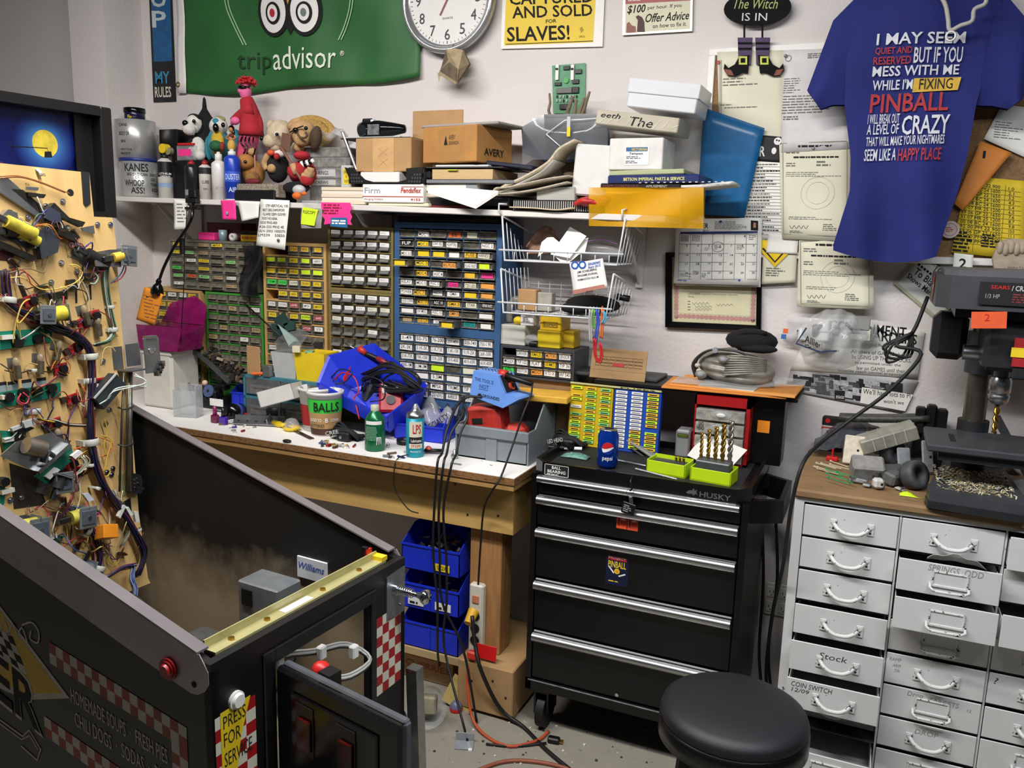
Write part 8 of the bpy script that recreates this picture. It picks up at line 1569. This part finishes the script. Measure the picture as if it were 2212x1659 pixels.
q=Obj(V((-1.09,-.19,1.56)));q.grid(14,10,lambda u,v: V((-.07+.14*u,.02*math.sin(v*3),.02+.075*math.sin(math.pi*u)*v+.02*v)),mt('8a6a58',.8,var=.3,sc=90),True,.004);q.grid(8,6,lambda u,v: V((.0+.17*u,-.06+.03*v,.01+.05*v+.02*math.sin(u*8))),PAPER).add([(.05,-.07,.02),(.12,-.07,.01),(.17,-.05,.085),(.11,-.05,.115)],[(0,1,2,3)],PAPER);solo(q,'crumpled_papers','brown netting and crumpled white papers in the upper basket','papers',q.o)
q=Obj(V((-.88,-.17,1.56)));q.grid(10,8,lambda u,v: V((-.08+.15*u,-.02*math.sin(v*4),.005+.085*v*(1-.25*(2*u-1) ** 2))),BAG);q.tube([(-.08,-.03,.06),(0,-.035,.075),(.06,-.03,.06)],.0025,mt('a878b0',.5),5,3).box(.03,-.03,0,.08,.0,.02,BLACK);solo(q,'zip_bag','clear zip bag with a purple seal in the upper basket','bag',q.o)
q=Obj(V((-.90,-.20,1.379)));q.ell((0,0,.035),(.10,.05,.032),mt('0c0c0e',.9,bump=.4)).ell((-.05,-.03,.02),(.06,.03,.02),mt('0c0c0e',.9)).limb([(1330,640),(1360,646)],-.16,7,BLACK);solo(q,'black_glove','black cloth gloves lying in the lower basket','glove',q.o)
crate('brown_flap_box','brown cardboard flap in the lower basket','cardboard',(1118,625,1158,655),-.22,.05,CARD,zb=1.379);crate('grey_switch_box','small clear-fronted box in the lower basket','box',(1160,632,1192,656),-.21,.04,mt('a8a498',.4,var=.2),zb=1.379)
o=W(1290,670,-.30)
for i,(c,x,P) in enumerate((('7ac05a',1281,((1281,668),(1279,690),(1283,710))),('3a50b8',1288,((1288,668),(1290,695),(1286,725),(1283,750))),('d86a2a',1299,((1300,667),(1299,700),(1297,730))),('c02428',1290,((1283,730),(1284,765),(1292,782),(1298,765),(1294,740))),('5aa8c8',1303,((1302,672),(1306,685),(1300,698))),('b0b0a8',1275,((1274,668),(1273,700),(1275,740))))): q=Obj(W(*P[0],-.306));q.tube([q.A(*p,-.308-.003*i) for p in P],.0035,mt(c,.5),6,5);q.tube([q.A(p[0]+4,p[1]+2,-.31-.003*i) for p in P],.0025,mt(c,.5),5,5);q.tube([(-.005,.002,-.002),(.0,.006,.008),(.006,.002,-.002)],.002,mt(c,.5),5);solo(q,'lanyard',f'{["light green", "dark blue", "orange", "red looped", "pale blue", "silver chain"][i]} lanyard hanging from the basket corner','lanyard',q.o)

# ================================================================ drill press and clutter on the board
TZ=PZ+.0005;DP=mt('3a3c40',.45,var=.12,sc=20);DPD=mt('232427',.4,var=.15)
dx,dy=.29,-.21;dp_=thing('drill_press','dark grey bench drill press with red and black nameplate','drill press',(dx,dy,TZ))
P=[(-.115,-.33),(.105,-.35),(.115,-.31),(.10,.05),(-.06,.05),(-.12,-.29)]
b=MB().prism(P,.02,.045,DP).prism([(x*1.02,y*1.01) for x,y in P],.0,.02,DPD);b.box(-.08,-.24,.045,-.06,-.14,.0455,INK).box(.06,-.24,.045,.08,-.14,.0455,INK);part(b,'base',dp_)
q=MB();r_=random.Random(2);SHV=[mt('d0c090',.4,.3),mt('c8c8c0',.3,.5),mt('e0d8b8',.4,.2),mt('8a7a50',.4,.5)]
for i in range(900): x,y=r_.gauss(0,.05),r_.gauss(-.16,.07);q.push(TR(max(-.09,min(.09,x)),max(-.29,min(-.03,y)),.047) @ RZ(r_.uniform(0,360)) @ RY(r_.uniform(-40,40))).box(-.005,-.0014,0,.005,.0014,.0012,SHV[i % 4]).pop()
tag(part(q,'metal_shavings',dp_,label='gold and silver metal shavings'),kind='stuff')
part(MB().cyl((0,0,.02),(0,0,.56),.030,mt('7a756a',.32,.85,var=.2,sc=30,stretch=(1,1,.2)),n=20).cyl((0,0,.045),(0,0,.09),.045,DPD,n=20),'column',dp_)
part(MB().box(-.13,-.27,.14,.14,-.02,.16,DP,.004).prism([(-.10,-.25),(.12,-.25),(.10,-.04),(-.09,-.04)],.115,.14,DPD).cyl((0,0,.10),(0,0,.19),.042,DPD,n=18).box(-.07,-.2,.16,-.055,-.1,.1605,INK),'table',dp_)
b=MB().push(TR(0,0,.53));b.prism([(-.15,-.24),(-.12,-.28),(.28,-.30),(.28,.10),(-.10,.10),(-.15,.05)],0,.085,DP).prism([(-.135,-.22),(-.105,-.26),(.26,-.28),(.26,.08),(-.09,.08),(-.13,.04)],.085,.10,mt('55575a',.5)).prism([(-.10,-.24),(.26,-.26),(.26,.06),(-.09,.06)],-.025,0,DPD);part(b.pop(),'belt_cover',dp_)
b=MB().push(TR(0,-.2925,0) @ RZ(-2.86) @ FRONT).quad(-.055,.545,.20,.603,INK,.0004).text('SEARS',-.03,.586,.012,.595,REDM,.001,.01).text('/ CRAFTSMAN',.016,.583,.10,.596,LGREY,.001,.02).text('1/3 HP',-.04,.562,-.008,.573,GREY,.001,.01).lines(.02,.552,.075,.577,4,mt('7a2a2a',.5),.001);part(b,'nameplate',dp_)
b=MB().push(TR(-.152,-.10,.575) @ RZ(-90) @ FRONT).disc((0,0),.028,mt('c03a34',.4),20,.0,1.3).text('MADE',-.02,-.006,.02,.008,WHITE,.0006,.01);part(b,'round_sticker',dp_) ;part(MB().push(TR(-.02,-.292,.50) @ FRONT @ RZ(4)).quad(-.045,-.015,.035,.028,mt('e05a2a',.6),0).text('2',-.015,.004,-.003,.022,REDM,.0006),'orange_tag',dp_)
part(MB().box(-.02,-.22,.365,.10,-.04,.505,DPD,.012).cyl((-.06,-.12,.40),(-.02,-.12,.40),.022,STEEL,n=14).cyl((0,0,.33),(0,0,.45),.042,DP,n=18).box(.05,-.235,.35,.10,-.215,.45,DPD,.004),'head_casting',dp_);part(MB().box(.045,-.24,.385,.085,-.232,.46,mt('a01c20',.5)).box(.04,-.2425,.41,.08,-.24,.435,YEL),'safety_switch',dp_)
part(MB().cyl((.04,-.13,.33),(.04,-.13,.37),.020,DSTEEL,n=16).lathe([(.016,.265),(.025,.275),(.028,.29),(.023,.295),(.028,.30),(.028,.33),(.024,.34)],STEEL,18,at=(.04,-.13,0)),'chuck',dp_);b=MB();[b.tube([(.04+.0045*math.cos(s+i*.8),-.13+.0045*math.sin(s+i*.8),.265-i*.0055) for i in range(16)],.004,BRASS,5) for s in (0,3.14)];part(b,'drill_bit',dp_)
part(MB().box(-.135,-.0,.36,-.04,.09,.50,DPD,.02),'motor',dp_);b=MB().tube([(.10,-.10,.40),(.16,-.10,.40)],.010,STEEL);b.tube([(.16,-.10,.40),(.20,-.16,.34),(.23,-.20,.27)],.005,STEEL).ell((.235,-.205,.26),.016,BLACK);part(b,'feed_handle',dp_)
b=MB().tube([(.13+.006*math.cos(i*1.6),-.14+.006*math.sin(i*1.6),.38-i*.0019) for i in range(130)],.0022,mt('b8285a',.4),5);part(b,'coiled_cord',dp_)
b=MB();b.tube([(.06,.03,.20),(.17,.0,.02)],.016,DP,4);part(b,'brace',dp_)
o=V((.09,-.30,1.44));q=Obj(o);q.tube([V((.13,-.25,1.50))-o,V((.10,-.30,1.40))-o,V((.06,-.32,1.36))-o,W(1990,765,-.33)-o,W(1920,845,-.34)-o,W(1840,905,-.36)-o,W(1775,955,-.42)-o,W(1735,1000,-.55)-o,W(1712,1080,-.57)-o,W(1700,1160,-.565)-o,W(1690,1230,-.56)-o,W(1668,1330,-.45)-o,W(1655,1450,-.32)-o,W(1660,1500,-.2)-o],.0055,RUBBER,8,5)
for i in range(3): q.tube([V((.10,-.31,1.40))-o,V((.05-.01*i,-.32,1.36))-o,V((.04,-.32,1.31+.015*i))-o,V((.08+.01*i,-.31,1.33))-o,V((.10,-.30,1.40))-o],.004,RUBBER,6,4)
part(q,'power_cord',dp_,o-V((dx,dy,TZ)),label='thick black power cord')
p=Z(1795,970,TZ);t=thing('lighter_fluid_can','black and white lighter fluid tin with a red spout','can',p);part(MB().box(-.035,-.016,0,.035,.016,.115,mt('c8c8c8',.4,var=.04),.006),'body',t);part(MB().box(-.0355,-.0165,.078,.0355,.0165,.116,INK,.006).box(-.0355,-.0165,.074,.0355,.0165,.078,REDM).box(-.0355,-.0166,0,.0355,.0165,.010,INK).push(TR(0,-.0168,0) @ FRONT).disc((-.018,.1),.008,REDM,14,.0004).lines(-.02,.035,.03,.068,7,GREYTX,.0004).pop(),'printed_label',t);part(MB().cyl((0,0,.116),(0,0,.14),.005,REDM,r1=.002,n=8),'spout',t)
t=thing('red_clamp','small red plastic tool on the wooden board','clamp',Z(1797,995,TZ));part(MB().box(-.018,-.012,0,.018,.012,.014,REDM,.003).cyl((0,0,.012),(0,0,.04),.003,REDM,n=8),'body',t)
r_=random.Random(6)
for i in range(12):
    a=r_.uniform(-25,15);solo(MB().box(-.035,-.0015,0,.035,.0015,.0015,mt('d8d0b4' if i < 7 else '1fa05a',.5)).box(-.038,-.003,0,-.033,.003,.004,mt('d8d0b4' if i < 7 else '1fa05a',.5)),'cable_tie','cream cable tie lying on the wooden board' if i < 7 else 'green cable tie lying on the wooden board','cable tie',Z(r_.uniform(1775,1825) if i < 7 else r_.uniform(1800,1835),r_.uniform(990,1030) if i < 7 else r_.uniform(1025,1052),TZ)+V((0,0,.0016*i)),(0,0,R(-35+a)),'cream cable ties on the board' if i < 7 else 'green cable ties on the board')
for i in range(22): w_=r_.uniform(.008,.03);solo(MB().box(-w_,-w_*.6,0,w_,w_*.6,w_*.5,mt(r_.choice(['8e8f8e','6a6c6c','4a4b4c','a8a8a0','77746c']),.5,var=.25,sc=60),.003).box(-w_*.8,-w_*.62,w_*.1,-w_*.5,w_*.62,w_*.8,mt('55565a',.5)),'plastic_scrap','grey plastic scrap in the heap beside the drill press','scrap',Z(r_.uniform(1835,1985),r_.uniform(1015,1062),TZ)+V((0,r_.uniform(0,.05),.002)),(R(r_.uniform(-10,10)),R(r_.uniform(-10,10)),R(r_.uniform(0,180))),'grey scraps heaped on the board')
p=Z(1900,1020,TZ)+V((0,.06,0));t=thing('clear_parts_box','tilted clear divided box heaped on the clutter','box',p+V((.02,.02,.075)),(R(10),R(-22),R(12)));b=MB().box(-.085,-.03,0,.085,.035,.045,mt('a8a698',.2,var=.2,alpha=.7),.003)
for i in range(4): b.box(-.05+i*.032,-.032,.004,-.047+i*.032,.036,.044,mt('c8c8bc',.3))
part(b,'box_body',t)
for i,(px,py,c,w,d,h,rx,rz_,lab) in enumerate(((1912,1040,'4a4c4e',.05,.02,.02,20,35,'grey ridged hose piece in the clutter'),(1955,1040,'8a8e90',.02,.004,.045,-20,25,'grey slotted plate standing in the clutter'),(2005,1030,'9a9ea0',.018,.004,.05,-15,30,'grey plate leaning on the drill base'),(1868,1035,'8c8a86',.045,.03,.03,30,10,'cracked grey plastic cover in the clutter'),(1925,1052,'5a5a58',.03,.02,.018,12,60,'small dark grey bracket near the board edge'),(1840,1010,'d8d0bc',.03,.003,.045,-12,-5,'cream card standing behind the clutter'),(1895,1062,'c8c8c4',.014,.014,.014,0,20,'short white tube end on the board'))): solo(MB().box(-w,-d,0,w,d,h*2,mt(c,.5,var=.2,sc=60),.006).cyl((w*.4,-d-.0005,h),(w*.4,-d-.001,h),.004,INK,n=8),'plastic_scrap',lab,'scrap',Z(px,py,TZ)+V((0,.02,.006)),(R(rx),0,R(rz_)))
for px,py,rx,lab in ((1972,1062,70,'dark ridged magnet ring leaning by the drill base'),(1925,1010,80,'dark ridged magnet ring under the clear box')): solo(MB().lathe([(.02,-.02),(.038,-.02),(.042,-.01),(.042,.01),(.038,.02),(.02,.02),(.02,-.02)],mt('45474a',.6,var=.35,sc=40),22),'magnet_ring',lab,'ring',Z(px,py,TZ)+V((0,.03,.042)),(R(rx),0,R(50)))
solo(MB().grid(6,4,lambda u,v: V((-.03+.06*u,-.012+.024*v,.002+.008*math.sin(u*5)*v)),LIME,True,.001),'lime_scrap','lime green paper scrap at the board edge','paper',Z(1968,1072,TZ))
q=Obj(V((.02,-.085,TZ)));q.grid(16,10,lambda u,v: V((-.17+.34*u,-.06+.12*v,.004+(.10+.03*math.sin(u*6))*math.sin(math.pi*min(.98,u*.8+.1))*(.4+.6*v)+.006*math.sin(u*31+v*9))),mt('4a5058',.12,var=.4,sc=8,alpha=.85));q.grid(10,6,lambda u,v: V((-.10+.26*u,-.02+.05*v,.14+.03*u+.004*math.sin(u*60))),mt('3c3c34',.5,var=.5,sc=90),True,.02);solo(q,'bagged_tool_case','dark tool case wrapped in clear film behind the clutter','tool case',q.o)
q=Obj(Z(2085,1010,TZ)+V((.02,.02,0)));q.grid(12,8,lambda u,v: V((-.02+.16*u,-.09+.05*v-.05*u,.05+.028*math.sin(u*5+v*2)+.01*math.sin(v*9))),mt('a09488',.9,var=.1,bump=.4));solo(q,'shop_rag','crumpled beige shop rag draped on the drill press base','rag',q.o)
q=Obj(Z(2190,1060,TZ));q.grid(10,8,lambda u,v: V((-.04+.14*u,-.05+.12*v,.004+.03*math.sin(u*3)*math.sin(v*3)+.006*math.sin(u*22)*math.sin(v*19))),BAG);solo(q,'parts_bag','shiny clear parts bag right of the drill press','bag',q.o)
q=Obj(W(2020,870,-.10));[q.box(-.05+i*.03,0,-.12-.01*i,-.02+i*.03,.04,-.02+.01*(i % 2),BLACK,.006) for i in range(3)];q.box(-.05,0,.956-q.o.z,.04,.04,-.10,BLACK);solo(q,'black_stand','black plastic stand behind the drill press column','stand',q.o)
q=Obj(V((WCX+.026+CW*1.55,WCY-.04,WCZ-.0165-RP)));q.grid(12,8,lambda u,v: V((-.07+.14*u,-.014+.02*v,-.002+(.036*math.sin(math.pi*(.15+.75*u))+.004*math.sin(u*17))*math.sin(math.pi*(.5+.5*v)*.9))),mt('c4c4c2',.2,var=.2,alpha=.75,bump=.4,bsc=40));solo(q,'bag_in_drawer','clear bag sticking out of the SPRINGS ODD drawer','bag',q.o)

# ================================================================ stool
p=Z(1587,1515,.60);t=thing('bar_stool','round black padded stool with black steel legs','stool',(p.x,p.y,0));BK=mt('15171b',.55,var=.08,sc=4);rs=.168
part(MB().lathe([(0,.605),(rs*.5,.603),(rs*.85,.594),(rs*.97,.582),(rs,.568),(rs*.98,.556)],BK,48),'seat_cushion',t);part(MB().lathe([(rs*.985,.556),(rs*1.01,.552),(rs*1.01,.512),(rs*.95,.508),(0,.508)],mt('0b0b0c',.3),48),'seat_ring',t)
for i in range(4): a=R(45+90*i+10);part(MB().add([(rs*k*math.cos(a)+sx*.016*math.sin(a)*1,rs*k*math.sin(a)-sx*.016*math.cos(a),z) for z,k in ((.51,.85),(0,1.15)) for sx in (-1,1)]+[(rs*(k-.14)*math.cos(a)+sx*.016*math.sin(a),rs*(k-.14)*math.sin(a)-sx*.016*math.cos(a),z) for z,k in ((.51,.85),(0,1.15)) for sx in (-1,1)],[(0,1,3,2),(5,4,6,7),(0,2,6,4),(1,5,7,3),(2,3,7,6),(0,4,5,1)],BLKP),'leg',t)
part(MB().tube([(rs*1.0*math.cos(i*.2618),rs*1.0*math.sin(i*.2618),.20) for i in range(24)],.009,BLKP,8,closed=True),'foot_ring',t);part(MB().box(-.05,-.05,.46,.05,.05,.508,DGREY,.004),'swivel_plate',t)

# ================================================================ under the bench and on the floor
BN=['8a8a86','4a4a46','b8b8b0','6a5a3a','2a2a2a','9a8050']
bx_=V((-1.362,-.50,.157))
for i,lab in enumerate(('bottom blue bin of the stack under the bench','middle blue bin of the stack with two barcode labels','top blue bin of the stack, heaped with hardware')):
    z=bx_.z+i*.148;t=bin_('blue_bin',lab,V((bx_.x,bx_.y,z)),.232,.26,.145,BLUEBIN,0,.66,None,('loose_hardware',i,70 if i == 2 else 40,BN) if i else None)
    if i == 1: [part(MB().push(TR(x,-.0045,.03) @ FRONT).quad(-.032,-.014,.032,.016,WHITE).lines(-.025,-.01,.025,.0,1,INK,.0005,3,.9),'barcode_label',t) for x in (-.055,.055)]
    if i == 2: part(MB().push(TR(.05,-.0045,.028) @ FRONT).box(-.03,-.012,0,.03,.014,.001,YEL).text('S-28',-.02,-.006,.02,.008,INK,.0014),'tape_label',t)
t=thing('power_strip','cream power strip fixed upright to the bench leg','power strip',V((-1.175,-.4805,.195)));part(MB().box(-.027,-.03,0,.027,0,.255,mt('d2cebe',.45,var=.04),.006),'body',t)
for i in range(3): part(MB().cyl((0,-.031,.05+i*.045),(0,-.034,.05+i*.045),.017,INK,n=16),'outlet',t)
part(MB().box(-.012,-.034,.19,.012,-.03,.215,mt('c87a5a',.4)),'switch',t);part(MB().cyl((-.005,-.034,.16),(-.005,-.075,.13),.02,mt('d8a818',.5),r1=.016,n=12),'yellow_plug',t)
solo(MB().push(RX(-8)).box(-.045,-.004,-.025,.04,0,.025,mt('c81c1c',.25,var=.1),.001).box(-.06,-.03,-.03,-.02,-.004,.0,mt('d03428',.4),.006).pop(),'red_taped_plug','red taped plug resting against the wooden foot block','plug',V((-1.12,-.535,.225)))
def cable(nm,lab,P,r,c,cat='cable'): q=Obj(P[0]);q.tube([V(p)-q.o for p in P],r,mt(c,.5,var=.12),8,5);solo(q,nm,lab,cat,q.o)
F_=lambda px,py,z=.006: Z(px,py,z)
cable('black_cable','thick black cable falling from the power strip across the floor',[W(1020,1330,-.56),W(1026,1390,-.585),W(1040,1450,-.61),F_(1080,1530,.05),F_(1130,1570),F_(1180,1620),F_(1240,1670)],.007,'101010')
cable('orange_cable','orange extension cable beside the foot block',[W(1012,1440,-.575),W(1010,1480,-.60),F_(1020,1550,.03),F_(1050,1590),F_(1100,1612),F_(1160,1600),F_(1185,1580)],.0055,'b04a26')
cable('orange_cable','faded orange cable looping over the floor in front',[F_(1020,1668),F_(1090,1645),F_(1160,1646),F_(1230,1662),F_(1290,1690)],.0065,'8a4a34')
for i,P in enumerate((((985,880),(965,930),(955,978),(945,1000)),((1000,895),(975,935),(965,980),(958,1003)),((1010,900),(995,935),(985,982),(975,1006)))):
    q=[W(1042-6*i,858,-.44),W(1010-5*i,858,-.455)]+[W(x,y,(-.47,-.51,-.57,-.618)[k]) for k,(x,y) in enumerate(P)]+[W(938+10*i,1100,-.62),W(936+14*i,1200,-.62),W(945+10*i,1300,-.61),W((945,1000,960)[i],1400,-.60),F_(*((950,1450),(1030,1560),(1010,1600))[i])]
    cable('black_power_lead',('thin black lead ending in a plug above the carton','long black lead reaching the floor by the foot block','black lead hanging in a loop from the bench')[i],q,.0042,'131313')
cable('black_loop_cable','heavy black cable looping on the floor behind the coin door',[F_(870,1540),F_(905,1590),F_(900,1640),F_(870,1680)],.009,'141414')
cable('black_floor_lead','black lead with a plug lying before the tool chest',[F_(1050,1607),F_(1110,1612),F_(1180,1605)],.004,'121212');solo(MB().box(-.02,-.012,0,.02,.012,.02,BLACK,.004).box(.02,-.006,.005,.032,-.004,.012,BRASS).box(.02,.004,.005,.032,.006,.012,BRASS),'plug','black three-pin plug lying on the concrete','plug',F_(1196,1604,0),(0,0,R(8)))
for i,(x0,x1) in enumerate(((1625,1615),(1645,1640),(1675,1660))): cable('wall_cable',('black cable hanging behind the tool chest','second black cable hanging beside the chest','grey black cable hanging by the white cabinet')[i],[W(x0,1100,-.10),W(x0+4,1250,-.12),W(x1,1400,-.15),W(x1+6,1500,-.16)],.005,'121214')
x0=W(868,1470,-.44).x;t=thing('fruit_carton','low brown fruit carton under the bench shelf','box',(-1.39,-.45,.001));part(MB().box(-.14,0,0,.10,.22,.10,CARD,.003),'body',t);part(MB().push(TR(0,-.0008,0) @ FRONT).text('CHERRIES',-.10,.045,.085,.07,mt('a04a34',.7),0,.02).quad(-.1,.088,.06,.10,mt('a83a2c',.6),0),'print',t);part(MB().box(-.12,.01,.09,.08,.2,.115,mt('70757a',.4,.7,var=.5,sc=50)),'metal_parts',t)
o=F_(925,1520,.07);t=thing('plastic_cup','clear plastic deli tub lying on its side on the floor','tub',o,(R(75),0,R(20)));part(MB().lathe([(0,-.03),(.052,-.03),(.068,.05),(.07,.052)],CLEAR,24),'body',t);part(MB().box(-.03,-.03,-.02,.03,.03,.03,mt('8a826e',.7,var=.3),.006),'contents',t)
solo(MB().push(RX(-25)).box(-.06,0,0,.05,.003,.10,mt('b09a5a',.8)).pop(),'manila_card','manila card leaning on the wooden foot block','card',F_(975,1540,.002)+V((0,.03,0)),(0,R(20),0));solo(MB().lathe([(0,0),(.02,0),(.022,.02),(.012,.035),(0,.037)],mt('6a6a8a',.4),14).lathe([(.022,.002),(.023,.012),(.022,.014)],REDM,14),'pool_cap','small red and grey cap on the floor','bottle cap',F_(985,1535,0))
solo(MB().box(-.05,-.004,0,.05,.004,.003,WHITE).box(.05,-.006,0,.06,.006,.006,WHITE),'cable_tie','large white cable tie on the concrete floor','cable tie',F_(1010,1600,.001),(0,0,R(-55)));solo(MB().box(-.03,-.025,0,.03,.025,.004,mt('9aa0a4',.2,alpha=.7),.001).box(-.03,.02,0,.03,.025,.03,mt('9aa0a4',.2,alpha=.7)),'clear_clip','clear plastic clip on the concrete floor','clip',F_(1003,1610,.001),(0,0,R(20)))
r_=random.Random(5);q=MB()
for i in range(70): p=Z(r_.uniform(880,1420),r_.uniform(1540,1650),.002);k=r_.uniform(.001,.004);q.box(p.x-k,p.y-k,.0002,p.x+k,p.y+k,k,mt(r_.choice(['d8d6cc','8a8678','3a3830','c8c0a8']),.7))
tag(solo(q,'floor_debris','scattered specks and crumbs on the concrete floor','debris'),kind='stuff')
# oddments above the parts cabinets
_,z_=crate('black_tray','long black tray on the blue parts cabinet','tray',(858,462,1070,482),-.17,.12,BLACK,zb=1.6785,zt=1.70);z3=1.5825
crate('red_parts_bin','dark red bin on the grey parts cabinet','bin',(446,470,520,519),-.15,.10,mt('5a1420',.5),zb=z3,zt=z3+.075);crate('pink_label_box','small box with a pink label on the grey parts cabinet','box',(428,502,462,518),-.19,.05,PINK,zb=z3);solo(MB().lathe([(0,0),(.018,0),(.018,.045),(0,.045)],mt('9ab4bc',.4,.3),16),'small_tin','pale blue tin on the grey parts cabinet','tin',V((W(482,515,-.17).x,-.17,z3)));solo(MB().push(RX(90)).lathe([(.006,-.012),(.016,-.012),(.016,.012),(.006,.012),(.006,-.012)],WHITE,16).pop(),'white_tape_roll','roll of white tape standing on the grey cabinet','tape',V((W(505,515,-.185).x,-.185,z3+.0165)));crate('warning_box','small yellow carton printed WARNING in red','box',(519,500,556,521),-.19,.07,YEL,zb=z3,draw=lambda f,w,h: (f.quad(-w/2,h*.68,w/2,h,INK,.0003),f.text('WARNING',-w*.42,h*.22,w*.42,h*.55,REDM,.0008,.02)))
q=Obj(W(545,560,-.24));q.grid(8,12,lambda u,v: q.A(522+40*u+6*math.sin(v*6),530+110*v,-.235-.012*math.sin(u*7+v*5)),mt('17181a',.2,var=.5,sc=20,alpha=.92));solo(q,'black_bag','black plastic bag hanging between the parts cabinets','bag',q.o)
